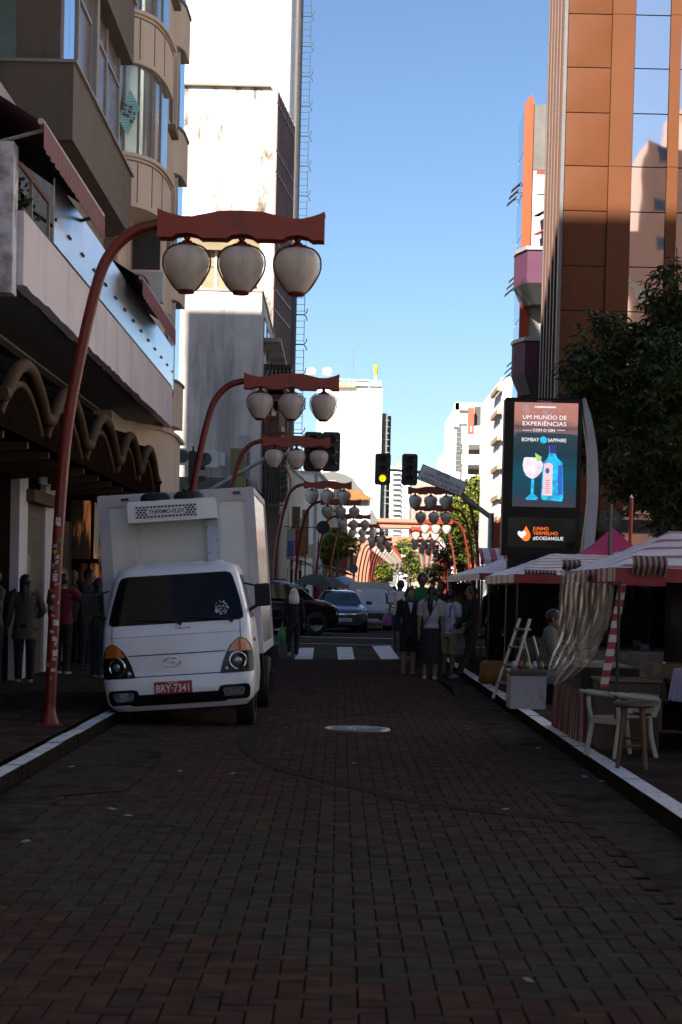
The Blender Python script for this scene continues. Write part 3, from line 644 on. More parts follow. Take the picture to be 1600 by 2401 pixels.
mb = MB(); zs = [.2, .23, .28, .35, .42, .5, .549, .551, .575, .65, .72, .8, .9, 1.0, 1.06, 1.12, 1.14, 1.3, 1.48, 1.66, 1.70, 1.74, 1.77, 1.79]
mb.rings([sect(z) for z in zs]); T('cab', mb, tw)
def patch(name, rows, m, d=.006, n=10, parent=None, smooth=True):
    mb = MB(); G_ = []
    for z, a, b in rows: G_.append([(a+(b-a)*i/n, fy(a+(b-a)*i/n, z)-d, z) for i in range(n+1)])
    mb.grid(G_, smooth=smooth); return T(name, mb, m, parent)
wsc = patch('windscreen', [(1.13, -.70, .70), (1.15, -.735, .735), (1.2, -.735, .735), (1.35, -.705, .705), (1.5, -.665, .665), (1.6, -.635, .635), (1.645, -.61, .61), (1.665, -.56, .56)], wsg, n=24)
for x, z in ((.5, 1.24), ):
    mb = MB()
    for k in range(60):
        a = random.uniform(0, 2*pi); r = .075*sqrt(random.random()); xx, zz = x+r*cos(a), z+.02+r*1.1*sin(a)
        mb.add([(xx, fy(xx, zz)-.009, zz), (xx+.011, fy(xx, zz)-.009, zz+.003), (xx+.013, fy(xx, zz+.01)-.009, zz+.014), (xx+.001, fy(xx, zz+.01)-.009, zz+.009)], [(0, 1, 2, 3)])
    T('sticker', mb, wlet, wsc)
for xa, xb in ((-.45, .06), (.1, .62)):
    mb = MB(); mb.tube([(xb, fy(xb, 1.13)-.03, 1.115), (xb-.05, fy(xb-.05, 1.16)-.03, 1.15), (xa, fy(xa, 1.2)-.02, 1.19)], [.02, .012, .008], 6); T('wiper', mb, black)
lines = [[(x/20*.86-.0, 1.005-.0) for x in range(-17, 18)], [(x/20*.62, .80) for x in range(-17, 18)], [(x/20*.56, .568) for x in range(-18, 19)]]
for L_ in lines:
    mb = MB(); mb.tube([(x, fy(x, z)-.001, z) for x, z in L_], .006 if L_[0][1] < 1 else .004, 5); T('panel_gap', mb, dark if L_[0][1] < 1 else tfr)
for s in (1, -1):
    mb = MB(); mb.tube([(s*.70, fy(.7, z)-.001, z) for z in (.94, 1.0, 1.06, 1.12)], .004, 5); T('panel_gap', mb, dark)
    hl = patch('headlight', [(.56, s*.46, s*.82), (.62, s*.475, s*.825), (.70, s*.50, s*.825), (.78, s*.535, s*.82), (.86, s*.585, s*.80), (.91, s*.64, s*.765), (.935, s*.68, s*.72)], blackg, .008, 12)
    patch('amber_lens', [(.79, s*.56, s*.80), (.86, s*.60, s*.785), (.905, s*.645, s*.755), (.925, s*.68, s*.72)], amber, .014, 8, parent=hl)
    c = s*.66; mb = MB(); M = Matrix.Translation((c, fy(c, .69)-.012, .685)) @ Matrix.Rotation(s*.35, 4, 'Z') @ Matrix.Rotation(pi/2, 4, 'X')
    mb.lathe([(.105, -.01), (.10, .006), (.085, .0), (.06, -.02), (.03, -.03), (.005, -.03)], n=24, M=M); T('reflector', mb, chrome, hl)
    mb = MB(); M = Matrix.Translation((c, fy(c, .69)-.02, .685)) @ Matrix.Rotation(s*.35, 4, 'Z') @ Matrix.Rotation(pi/2, 4, 'X'); mb.ell((0, 0, 0), .045, .045, .02, M=M); T('bulb', mb, lens, hl)
    c2 = s*.53; mb = MB(); mb.ell((c2, fy(c2, .61)-.01, .605), .032, .02, .032); T('small_reflector', mb, lens, hl)
    fg = patch('fog_recess', [(.27, s*.50, s*.74), (.30, s*.46, s*.765), (.38, s*.43, s*.775), (.425, s*.45, s*.76), (.435, s*.50, s*.73)], blackg, .006)
    patch('fog_lamp', [(.31, s*.50, s*.68), (.33, s*.49, s*.705), (.385, s*.48, s*.72), (.405, s*.50, s*.70)], lens, .016, 6, parent=fg)
patch('lower_grille', [(.255, -.5, .5), (.28, -.55, .55), (.36, -.5, .5), (.375, -.46, .46)], blackg, .004, 14)
# plate and emblem
mb = MB(); mb.bbox(-.205, .205, -.003, .012, -.066, .066, .004); p = T('number_plate', mb, redpl); p.location = ploc+Matrix.Rotation(RA, 3, 'Y') @ Vector((-.055, -.035, .44))
text('BRY·7341', .115, wlet, p, (0, -.0045, -.012), sx=.82, bold=.0015); text('SP·SUZANO', .022, wlet, p, (0, -.0045, .05))
mb = MB(); e = [(-.05+.095*cos(a*pi/16), fy(0, .715)-.006, .715+.048*sin(a*pi/16)) for a in range(33)]; mb.tube(e, .007, 6, caps=False)
ym = fy(0, .715)-.01
for s in (-1, 1): mb.prism([(-.05+s*.052-.012, .715-s*.0-.038), (-.05+s*.045-.03*0+.002, .715-.04), (-.05+s*.052+.025, .715+.038), (-.05+s*.045+.008, .715+.04)], ym-.004, ym+.004, 'y')
mb.prism([(-.095, .705), (-.05, .722), (-.002, .716), (-.004, .728), (-.05, .735), (-.09, .718)], ym-.004, ym+.004, 'y'); T('emblem', mb, chrome)
t_ = text('Frozen to Go', .03, dark, tr, (0, 0, 0)); t_.location = ploc+Matrix.Rotation(RA, 3, 'Y') @ Vector((.08, fy(0, 1.08)-.004, 1.075)); t_.rotation_euler = (pi/2-.5, RA, 0)
# roof ribs, side windows, mirrors
for k in range(5):
    x = -.45+k*.22; mb = MB(); mb.box(x, x+.07, .85, 1.35, 1.785, 1.80); T('roof_rib', mb, tw)
for s in (1, -1):
    mb = MB(); mb.add([(s*.813, .42, 1.14), (s*.813, 1.2, 1.14), (s*.717, 1.2, 1.62), (s*.71, .66, 1.62)], [(0, 1, 2, 3)][:1]); T('side_window', mb, wsg)
    mb = MB(); mb.bbox(-.085, .085, -.05, .05, -.125, .125, .02); mm = T('wing_mirror', mb, black); mm.location = ploc+Matrix.Rotation(RA, 3, 'Y') @ Vector((s*.955, .38, 1.38))
    mb = MB(); mb.tube([(s*-.05, .02, -.1), (s*-.16, .1, -.16)], .02, 6); mb.tube([(s*-.05, .02, .1), (s*-.2, .14, .14)], .012, 6); T('mirror_arm', mb, black, mm)
    mb = MB(); mb.ell((s*.835, .45, .9), .012, .03, .03); T('side_repeater', mb, amber)
# box
x0, x1, y0, y1, z0, z1 = -.94, .88, 1.5, 4.6, .70, 2.64
mb = MB(); mb.box(x0+.02, x1-.02, y0+.03, y1, z0, z1-.02); bx = T('cargo_box', mb, tw2)
mb = MB()
for a in ((x0, x0+.13, y0, y0+.1, z0, z1), (x1-.11, x1, y0, y0+.1, z0, z1)): mb.bbox(*a, .015)
mb.bbox(x0+.13, x1-.11, y0, y0+.1, z1-.14, z1, .015); mb.box(x0+.13, x1-.11, y0, y0+.1, z0, z0+.1); T('front_frame', mb, tfr, bx)
mb = MB(); mb.bbox(x1-.045, x1+.002, y0+.1, y1, z1-.08, z1+.002, .01); mb.box(x1-.04, x1+.002, y0+.1, y1, z0, z0+.1); mb.box(x1-.04, x1+.004, y1-.08, y1+.003, z0+.1, z1-.08); T('side_frame', mb, tfr, bx)
mb = MB(); mb.box(x1-.025, x1-.01, y0+.1, y1-.08, z0+.1, z1-.08); T('side_panel', mb, tside, bx)
for a in (-.62, .68):
    mb = MB(); mb.bbox(a-.045, a+.045, y0-.02, y0+.0, z1-.075, z1-.045, .006); T('marker_lamp', mb, dark, bx)
fr = thing('x', None, None); bpy.data.objects.remove(fr)
mb = MB(); mb.bbox(-.56, .45, 1.15, 1.495, 2.29, 2.53, .02); fr = T('cooling_unit', mb, tw)
mb = MB(); mb.box(-.47, .24, 1.143, 1.149, 2.325, 2.475); T('vent_backing', mb, tw2, fr)
mb = MB()
for r in range(5):
    for c_ in range(17):
        x = -.45+c_*.0415+(.02 if r % 2 else 0); z = 2.345+r*.0275
        if -.335 < x < .105 and 0 < r < 4: continue
        if x > .23: continue
        mb.prism([(x+.017*cos(a*pi/3+pi/6), z+.0125*sin(a*pi/3+pi/6)) for a in range(6)], 1.139, 1.142, 'y')
T('vent_hole', mb, dark, fr, kind='stuff')
mb = MB(); mb.box(-.335, .10, 1.134, 1.141, 2.362, 2.438); T('name_strip', mb, tw, fr)
text('THERMO-FLEX', .068, dark, fr, (-.118, 1.132, 2.398), shear=.25, sx=.92, bold=.001)
mb = MB(); mb.bbox(.31, .45, 1.40, 1.495, 1.6, 2.289, .01); d = T('duct', mb, mat('duct_blue_grey', (.45, .50, .58), .4, var=.08))
for zz in (1.75, 1.9, 2.05, 2.2):
    for xx in (.325, .435): 
        mb = MB(); mb.ell((xx, 1.397, zz), .008, .005, .008, 6, 4); T('screw', mb, dark, d)
for a, b in ((-.42, -.08), (-.01, .28)):
    mb = MB(); mb.lathe([(.17, 0), (.17, .05), (.13, .09), (.02, .1)], n=16, M=Matrix.Translation(((a+b)/2, 1.32, 2.53))); T('fan_cowl', mb, black, fr)
# chassis and wheels
mb = MB(); mb.box(-.6, .6, .3, 4.5, .35, .68); mb.box(-.82, .82, 2.6, 2.7, .3, .7); T('chassis', mb, black)
def wheel(parent, x, y, r, w, loc0=(0, 0, 0), nspoke=5, rimm=None, side=1):
    mb = MB(); M = Matrix.Translation((x, y, r)) @ Matrix.Rotation(pi/2, 4, 'Y')
    mb.lathe([(r*.62, -w/2), (r*.93, -w/2), (r, -w*.36), (r, w*.36), (r*.93, w/2), (r*.62, w/2)], n=28, M=M); t = obj('wheel', mb, black, parent)
    mb = MB(); sx = side*w*.38
    mb.lathe([(r*.62, sx), (r*.58, sx-.02*side), (r*.55, sx-.05*side), (.01, sx-.05*side)], n=24, M=M)
    for k in range(nspoke):
        R = M @ Matrix.Rotation(2*pi*k/nspoke, 4, 'Z'); mb.box(0.02, r*.56, -.025, .025, sx-.045*side, sx-.015*side, M=R)
    mb.cyl((0, 0, sx-.04*side), .05, .03*side, 10, M=M); obj('rim', mb, rimm or mat('alloy', (.42, .42, .43), .35, metal=.5, var=.1), t); return t
for s in (1, -1):
    wheel(tr, s*.70, .62, .33, .2, side=s, rimm=steel); wheel(tr, s*.72, 3.7, .33, .24, side=s, rimm=steel)
mb = MB(); mb.box(.6, .95, 4.5, 4.55, .42, .7); T('mudflap', mb, black); mb = MB(); mb.box(.62, .86, 4.15, 4.16, .1, .6); T('mudflap', mb, black)
# ---------------- cars ----------------
def carbody(root, L, Wd, prof, green, paint, name='body'):
    """prof: (y, zlow, zbelt, halfwidth factor); green: (y, zroof, factor)"""
    mb = MB(); rg = []
    for y, zl, zb, k in prof:
        h = Wd/2*k; rg.append([(-h*.86, y, zl), (-h, y, zl+.12), (-h, y, zb-.16), (-h*.96, y, zb-.04), (-h*.86, y, zb), (-h*.4, y, zb+.025), (h*.4, y, zb+.025), (h*.86, y, zb), (h*.96, y, zb-.04), (h, y, zb-.16), (h, y, zl+.12), (h*.86, y, zl)])
    mb.rings(rg); b = obj(name, mb, paint, root)
    mb = MB(); rg = []
    for y, zb, zr, kb, kr_ in green:
        a, c = Wd/2*kb, Wd/2*kr_; rg.append([(-a, y, zb), (-c, y, zr-.06), (-c*.85, y, zr-.01), (-c*.4, y, zr+.01), (c*.4, y, zr+.01), (c*.85, y, zr-.01), (c, y, zr-.06), (a, y, zb)])
    mb.rings(rg); obj('cabin', mb, paint, root); return b
def panel(root, name, pts, m, parent=None):
    mb = MB(); mb.add(pts, [tuple(range(len(pts)))]); return obj(name, mb, m, parent or root)
# dark sedan facing the camera
cp = mat('blue_black_paint', (.012, .018, .03), .22, var=.1, coat=.8)
sd = thing('dark_hatchback', 'dark blue-black saloon car facing the camera with a chrome nose bar', 'car', (.22, 64.2, 0), (0, 0, .10))
carbody(sd, 4.2, 1.70, [(0, .28, .62, .80), (.08, .2, .72, .93), (.35, .18, .82, .98), (.9, .18, .94, 1), (1.3, .18, .98, 1), (3.2, .2, 1.0, 1), (4.0, .25, 1.0, .95), (4.2, .35, .9, .85)],
        [(.95, .9, .95, .86, .80), (1.75, .95, 1.44, .93, .68), (2.4, .95, 1.5, .94, .70), (3.3, .95, 1.46, .93, .68), (4.1, .95, 1.0, .85, .6)], cp)
panel(sd, 'windscreen', [(-.70, 1.02, 1.01), (.70, 1.02, 1.01), (.56, 1.70, 1.42), (-.56, 1.70, 1.42)], mat('sky_glass', (.07, .09, .10), .05, metal=.5, var=.3, sc=2))
nb = MB(); nb.tube([(-.62, .0, .70), (-.3, -.05, .65), (0, -.07, .64), (.3, -.05, .65), (.62, .0, .70)], [.02, .045, .05, .045, .02], 6); obj('chrome_bar', nb, chrome, sd)
mb = MB(); mb.box(-.055, -.035, -.14, -.12, .60, .70); mb.box(.035, .055, -.14, -.12, .60, .70); mb.box(-.035, .035, -.14, -.12, .64, .66); obj('emblem', mb, chrome, sd)
mb = MB(); mb.box(-.5, .5, -.015, .02, .30, .52); obj('grille', mb, dark, sd)
mb = MB(); mb.box(-.24, .24, -.05, -.03, .40, .52); pl_ = obj('number_plate', mb, mat('plate_white', (.55, .57, .6), .5, var=.05), sd); text('FFL3G75', .09, dark, pl_, (0, -.055, .455), sx=.9)
for s in (1, -1):
    mb = MB(); mb.add([(s*.5, .02, .62), (s*.78, .12, .66), (s*.82, .34, .80), (s*.74, .28, .84), (s*.5, .04, .74)], [(0, 1, 2, 3, 4)]); mb.v = [(x*1.0, y-.045, z) for x, y, z in mb.v]; obj('headlight', mb, lens, sd)
    mb = MB(); mb.bbox(s*.98-.1, s*.98+.1, 1.25, 1.33, 1.0, 1.13, .03); obj('wing_mirror', mb, cp, sd)
    for y in (.75, 3.35): wheel(sd, s*.76, y, .3, .19, side=s)
# black SUV turning across the street
sp = mat('black_paint', (.006, .0055, .006), .2, var=0, coat=.8)
suv = thing('black_suv', 'black sport utility car turning across the street behind the truck', 'car', (-.22, 60.2, 0), (0, 0, radians(106))); suv.scale = (1.08, 1.0, 1.13)
# local: +y back, nose at y=0 ; rotated so the nose points right
carbody(suv, 4.4, 1.8, [(0, .35, .72, .82), (.1, .25, .85, .94), (.45, .22, 1.0, 1), (1.1, .22, 1.06, 1), (3.6, .25, 1.08, 1), (4.3, .3, 1.05, .95), (4.42, .4, .9, .9)],
        [(.78, 1.0, 1.04, .9, .84), (1.38, 1.02, 1.48, .95, .76), (2.4, 1.02, 1.60, .95, .76), (3.6, 1.02, 1.56, .95, .74), (4.35, 1.02, 1.15, .9, .68)], sp)
for s in (1, -1):
    for k, (a, b, c, d) in enumerate([(1.35, 2.35, 2.32, 1.75), (2.42, 3.4, 3.3, 2.42)]): panel(suv, 'side_window', [(s*.905, a, 1.06), (s*.905, b, 1.06), (s*.76, c, 1.47), (s*.76, d, 1.47)], mat('smoked_glass', (.02, .018, .016), .06, var=0, metal=.3))
    for y in (.82, 3.5): wheel(suv, s*.8, y, .36, .22, side=s, nspoke=10)
    mb = MB(); mb.bbox(s*1.0-.1, s*1.0+.1, 1.45, 1.55, 1.05, 1.2, .03); obj('wing_mirror', mb, sp, suv)
mb = MB(); mb.tube([(-.6, 1.8, 1.6), (-.6, 3.6, 1.62)], .02, 6); obj('roof_rail', mb, dark, suv)
mb = MB(); mb.add([(-.72, .03, .72), (-.86, .3, .86), (-.88, .1, .74)], [(0, 1, 2)]); obj('headlight', mb, lens, suv)
# pale car behind the truck, only its bonnet and windscreen show
pc = thing('white_car', 'white car half hidden behind the truck and the black utility car', 'car', (-2.5, 63.5, 0), (0, 0, radians(100)))
carbody(pc, 4.0, 1.7, [(0, .3, .68, .8), (.1, .22, .78, .94), (.9, .2, .92, 1), (3.6, .22, 1.0, 1), (4.0, .3, .9, .9)], [(.9, .9, .93, .86, .8), (1.6, .95, 1.4, .93, .7), (3.0, .95, 1.42, .93, .7), (3.9, .95, 1.0, .85, .6)], whitep)
for s in (1, -1):
    for y in (.75, 3.2): wheel(pc, s*.76, y, .3, .19, side=s)
    panel(pc, 'side_window', [(s*.83, 1.2, 1.0), (s*.83, 3.2, 1.0), (s*.70, 2.9, 1.34), (s*.70, 1.65, 1.34)], mat('sky_glass', (.1, .16, .22), .05))
# silver pickup van with high cargo hood
vp = mat('silver_paint', (.40, .39, .38), .32, var=.06, coat=.5)
vn = thing('silver_van', 'silver-white small cargo van behind the dark saloon, its cargo hood higher than its cab', 'van', (1.25, 68.5, 0), (0, 0, .04))
carbody(vn, 4.0, 1.62, [(0, .3, .72, .82), (.1, .22, .84, .95), (.8, .2, .98, 1), (4.0, .24, 1.02, 1)], [(.75, .95, .98, .9, .84), (1.35, .98, 1.5, .96, .78), (2.2, .98, 1.6, .97, .84), (2.3, .98, 1.6, .97, .84)], vp)
mb = MB(); mb.rings([[(-.8, 2.2, .6), (-.8, 2.2, 1.75), (-.7, 2.2, 1.84), (.7, 2.2, 1.84), (.8, 2.2, 1.75), (.8, 2.2, .6)], [(-.8, 4.1, .6), (-.8, 4.1, 1.75), (-.7, 4.1, 1.84), (.7, 4.1, 1.84), (.8, 4.1, 1.75), (.8, 4.1, .6)]], smooth=False); obj('cargo_hood', mb, mat('hood_white', (.50, .48, .44), .6, var=.1), vn)
panel(vn, 'windscreen', [(-.72, .82, 1.03), (.72, .82, 1.03), (.60, 1.32, 1.46), (-.60, 1.32, 1.46)], mat('sky_glass', (.1, .16, .22), .05))
mb = MB(); mb.box(-.45, .45, -.03, .02, .4, .66); obj('grille', mb, dark, vn)
mb = MB(); mb.tube([(.1, 1.5, 1.55), (.1, 1.6, 1.95)], .006, 5); obj('antenna', mb, dark, vn)
mb = MB(); mb.box(-.24, .24, -.05, -.03, .34, .46); obj('number_plate', mb, mat('plate_white', (.55, .57, .6), .5), vn)
for s in (1, -1):
    mb = MB(); mb.add([(s*.45, -.01, .62), (s*.74, .03, .64), (s*.78, .1, .84), (s*.5, .04, .82)], [(0, 1, 2, 3)]); obj('headlight', mb, lens, vn)
    for y in (.7, 3.3): wheel(vn, s*.72, y, .29, .18, side=s)
    mb = MB(); mb.bbox(s*.95-.09, s*.95+.09, 1.0, 1.08, 1.0, 1.16, .02); obj('wing_mirror', mb, black, vn)

kids()
for (x, y, a, lab, src) in ((2.9, 104, .05, 'dark car far down the street beyond the silver van', sd), (4.4, 118, .05, 'second dark car far down the street between the lantern rows', sd), (3.6, 134, .05, 'silver van far down the street between the lantern rows', vn)):
    o = dup(src); o.location = (x, y, 0); o.rotation_euler = (0, 0, a); o['label'] = lab
wht0 = mat('bounce_white', (.72, .69, .64), .85, var=.05, sc=.3, world=True)
# ---------------- unseen buildings: shade casters, sun bouncers, and the tower in the mirror glass ----------------
salm = mat('salmon_render', (.42, .25, .19), .85, var=.08, sc=.3, world=True)
grc = mat('grey_concrete', (.24, .23, .22), .9, var=.12, sc=.5, world=True, streak=.4)
lgt = mat('light_render', (.58, .54, .48), .88, var=.1, sc=.5, world=True, streak=.3)
def simple(name, lab, x0, x1, y0, y1, h, m, face='+x', wins=None, cat='building'):
    t = thing(name, lab, cat); mb = MB(); mb.box(x0, x1, y0, y1, 0, h); obj('wall', mb, m, t)
    mb = MB(); mb.box(x0-.1, x1+.1, y0-.1, y1+.1, h, h+.3); obj('parapet', mb, m, t); return t
b_ = simple('tall_building', 'tall grey building behind the camera that shades the street', -34, -4.8, -20, 4.5, 36.9, lgt)
wp = None
for z in range(4, 35, 3):
    for y in range(-18, 4, 4):
        if wp is None: m_ = MB(); m_.box(0, .03, 0, 1.8, 0, 1.6); wp = obj('window', m_, tglass, b_, loc=(-4.8, y, z))
        else: inst(wp, (-4.8, y, z), b_)
simple('shade_building', 'unseen plain rendered building left of the camera, sized to shade the street', -22, -4.8, 4.6, 19.6, 16, lgt)  # out of view, its height set to keep sun off the street
simple('shade_block', 'unseen set back block above the glass terrace, added to shade the lamps', -22, -6.2, 19.7, 26.9, 29, taupe)  # out of view, added to keep sun off the second lamp
sb = thing('salmon_building', 'salmon tower behind the camera seen in the bronze mirror glass', 'building')
for a, b, h in ((18.2, 19.6, 25), (19.6, 22, 31), (22, 40, 33)):
    mb = MB(); mb.box(a, b, -60, -30, 0, h); obj('wall', mb, salm, sb)
wp = None
for z in range(6, 31, 3):
    for x in (18.5, 20.3, 22.8, 25, 27.5):
        if z > 22 and x < 19: continue
        if wp is None: m_ = MB(); m_.box(0, .8, 0, .03, 0, .9); wp = obj('window', m_, tglass, sb, loc=(x, -30, z))
        else: inst(wp, (x, -30, z), sb)
simple('bounce_building', 'unseen large white building behind the copper tower, added to bounce sun onto the street', 14.6, 60, 62, 78, 40, wht0)  # hidden reflector wall, added to throw warm sun onto the left facades
simple('bounce_side_building', 'unseen pale building right of the plaza, added to bounce sun', 48, 62, -40, 60, 26, wht0)  # hidden sunlit wall, added as fill from the right
# ---------------- copper clad tower ----------------
cop = mat('copper_panel', (.118, .040, .0155), .5, metal=0, spec=.12, var=.05, sc=.7, coat=.0)
copc = mat('copper_column', (.128, .045, .018), .5, metal=0, spec=.12, var=.05, sc=.7)
stripm = mat('steel_edge', (.35, .34, .34), .4, metal=.3, var=.05)
gapm = mat('panel_gap', (.03, .02, .015), .8, var=0)
tw_ = thing('copper_tower', 'copper clad tower with mirror glass and vertical fins on the right corner', 'building')
def A(name, mb, m, parent=tw_, **k): return obj(name, mb, m, parent=parent, **k)
mb = MB(); mb.box(5.26, 14, 45.08, 48.6, 0, 24); A('core', mb, gapm); mb = MB(); mb.box(6.6, 14, 48.6, 60, 0, 24); A('core', mb, copc)
zs = [1.2, 2.4, 3.55, 4.8, 6.05, 7.3, 8.55, 9.65, 11.0, 12.1, 13.4, 14.5, 15.8, 17.0, 18.2, 19.5, 20.7, 22, 23.2]
def puff(x0, x1, z0, z1, d=.03):
    n = 6; Pp = []
    for j in range(n+1):
        r = []
        for i in range(n+1):
            u, v = i/n, j/n; w = (sin(pi*u)*sin(pi*v))**.5
            r.append((x0+(x1-x0)*u, 45.04-d*w, z0+(z1-z0)*v))
        Pp.append(r)
    mb = MB(); mb.grid(Pp); mb.box(x0, x1, 45.045, 45.075, z0, z1); return mb
for a, b in zip(zs, zs[1:]):
    A('panel', puff(5.30, 6.37, a+.012, b-.012), cop)
    mb = MB(); mb.box(6.955, 7.80, 45.03, 45.06, a+.014, b-.014); A('mirror_pane', mb, bmir)
    mb = MB(); mb.box(8.09, 8.9, 45.03, 45.06, a+.014, b-.014); A('mirror_pane', mb, bmir)
for a, b in zip(zs[::3], zs[3::3]):
    mb = MB(); mb.box(6.385, 6.94, 44.99, 45.07, a+.006, b-.006); A('column_panel', mb, copc)
    mb = MB(); mb.box(7.815, 8.075, 44.95, 45.07, a+.006, b-.006); A('column_panel', mb, copc)
mb = MB(); mb.box(5.20, 5.285, 44.98, 45.2, 0, 24); A('edge_strip', mb, mat('edge_grey', (.13, .12, .125), .5))
for k in range(5):
    y = 45.45+k*.68; mb = MB(); mb.box(5.18, 5.26, y, y+.11, 0, 24); A('fin', mb, copc)
    mb = MB(); mb.box(5.16, 5.18, y-.01, y+.12, 0, 24); A('fin_edge', mb, mat('edge_grey', (.13, .12, .125), .5))
mb = MB(); mb.box(5.3, 14, 44.9, 45.08, 0, 1.1); A('plinth', mb, mat('dark_stone', (.12, .09, .07), .7))
mb = MB(); mb.box(5.2, 14, 44.4, 45.0, 3.1, 3.4); A('entrance_canopy', mb, dark)
# ---------------- orange building with purple balconies ----------------
org = mat('orange_paint', (.38, .05, .002), .5, var=.04)
purp = mat('purple_paint', (.085, .02, .055), .7, var=.08)
ob = thing('orange_building', 'white building with an orange corner stripe and purple balconies past the copper tower', 'building')
Yb = 62.0; c0 = 5.95
def O(name, mb, m, parent=ob, **k): return obj(name, mb, m, parent=parent, **k)
mb = MB(); mb.prism([(c0+.02, Yb), (12, Yb), (12, 69), (7.2, 69), (c0+.02, 64.4)], 0, 18.0); O('wall', mb, mat('aged_white_wall', (.52, .49, .47), .85, var=.08, sc=.8, world=True, streak=.4, dirt=(.3, .27, .25)))
mb = MB(); mb.prism([(c0-.06, 0), (c0+.24, 0), (c0+.24, 18.25), (c0+.14, 18.4), (c0-.06, 18.1)], Yb-.12, Yb-.003, 'y'); O('corner_stripe', mb, org)
mb = MB(); mb.box(c0+.24, 12, Yb-.03, Yb-.003, 15.9, 18.1); O('roof_band', mb, mat('stained_concrete', (.15, .14, .13), .9, var=.3, sc=1.5, world=True))
mb = MB(); mb.box(c0+.42, 9, Yb-.05, Yb-.003, 15.1, 15.75); O('sign_box', mb, mat('aged_white_wall', (.52, .49, .47), .85)); mb = MB(); mb.box(c0+.4, 9, Yb-.07, Yb-.003, 15.76, 15.86); O('red_trim', mb, mat('red_trim', (.4, .03, .02), .6))
skyg = mat('blue_mirror_glass', (.55, .62, .72), .05, metal=.9, var=.05)
for k in range(12):
    z = 1+k*1.42; mb = MB(); mb.box(c0-.02, c0-.0, Yb+.05, 64.4, z, z+1.39); O('glass_panel', mb, skyg)
def frames(cx, cy, cz, n=3, s=1.):
    for k in range(n):
        mb = MB(); M = Matrix.Translation((cx-.07*k, cy, cz-.24*k)) @ Matrix.Rotation(radians(-42), 4, 'Y') @ Matrix.Scale(s, 4)
        mb.box(-.32, .32, 0, .9, -.02, .02, M=M); w_ = O('awning_window', mb, dark); mb = MB(); mb.tube([M @ Vector((0, .2, 0)), M @ Vector((.35, .2, -.25)), M @ Vector((.1, .2, -.4))], .015, 5); O('stay', mb, dark, w_)
for z in (15.5, 12.4, 9.5): frames(c0-.2, Yb+.6, z, 3, .62)
for zt, zb in ((13.05, 11.5), (10.05, 8.5), (7.05, 5.5)):
    pg = [(c0-.28, Yb), (c0-.25, Yb-.6), (c0+.02, Yb-1.5), (c0+1.5, Yb-1.5), (c0+1.5, Yb)]
    mb = MB(); mb.prism(pg, zb+.35, zt-.12); O('balcony', mb, purp)
    mb = MB(); mb.prism([(x-.05, y-.06) for x, y in pg], zt-.12, zt); O('rail_cap', mb, stripm)
    mb = MB(); pg2 = [(c0+.0, Yb), (c0+.1, Yb-.4), (c0+.3, Yb-.8), (c0+1.4, Yb-.8), (c0+1.4, Yb)]
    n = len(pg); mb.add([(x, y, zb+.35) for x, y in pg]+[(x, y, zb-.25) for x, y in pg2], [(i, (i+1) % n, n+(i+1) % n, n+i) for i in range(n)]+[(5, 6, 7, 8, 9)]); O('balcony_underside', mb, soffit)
    mb = MB(); mb.box(c0+.9, c0+1.5, Yb-.06, Yb-.003, zt-.1, zt+1.2); O('balcony_door', mb, tan)
for k in range(3):
    mb = MB(); z = 15.0-k*.62; mb.slab((c0+.25, Yb-1.1, z-.9), (c0+.5, Yb-.2, z-.7), (c0+1.9, Yb-.2, z+.15), (c0+1.9, Yb-1.1, z), .04); O('slanted_frame', mb, mat('red_trim', (.4, .03, .02), .6) if k == 1 else woodd)
# ---------------- digital advertising clock ----------------
ad = thing('advertising_screen', 'tall black street advertising screen lit with a gin advert, above the market stalls', 'advertising screen', (3.5, 32, 0))
AY = 32.0
def ap(px, py, dy=0.):  # picture point on the screen front, local
    v = W(px, py, AY+dy); return Vector((v.x-3.5, dy, v.z))
mb = MB(); mb.bbox(-.67, .70, 0, .32, 2.2, 4.98, .03); mb.box(-.55, .6, .05, .28, .12, 2.2); obj('casing', mb, mat('black_casing', (.012, .010, .009), .4, var=.1, spec=.12), ad)
scr = bpy.data.materials.new('screen_image'); scr.use_nodes = True; t_ = scr.node_tree; N_ = t_.nodes; b_ = N_['Principled BSDF']
tc = N_.new('ShaderNodeTexCoord'); sp_ = N_.new('ShaderNodeSeparateXYZ'); t_.links.new(tc.outputs['Object'], sp_.inputs[0])
mp = N_.new('ShaderNodeMapping'); mp.inputs['Scale'].default_value = (.5, 1, 3); t_.links.new(tc.outputs['Object'], mp.inputs[0]); nz_ = N_.new('ShaderNodeTexNoise'); nz_.inputs['Scale'].default_value = 2.2; t_.links.new(mp.outputs[0], nz_.inputs[0])
ad_ = N_.new('ShaderNodeMath'); ad_.operation = 'MULTIPLY_ADD'; ad_.inputs[1].default_value = .35; t_.links.new(nz_.outputs[0], ad_.inputs[0]); t_.links.new(sp_.outputs[2], ad_.inputs[2])
mr = N_.new('ShaderNodeMapRange'); mr.inputs[1].default_value = 3.2; mr.inputs[2].default_value = 5.1; t_.links.new(ad_.outputs[0], mr.inputs[0])
cr = N_.new('ShaderNodeValToRGB'); e = cr.color_ramp.elements; e[0].position = 0; e[0].color = (.035, .03, .035, 1); e[1].position = 1; e[1].color = (.36, .15, .12, 1)
for p_, c_ in ((.18, (.008, .035, .06)), (.35, (.004, .05, .075)), (.5, (.008, .028, .04)), (.69, (.02, .035, .05)), (.72, (.16, .10, .11)), (.76, (.09, .05, .055)), (.82, (.30, .13, .11))):
    q = e.new(p_); q.color = (*c_, 1)
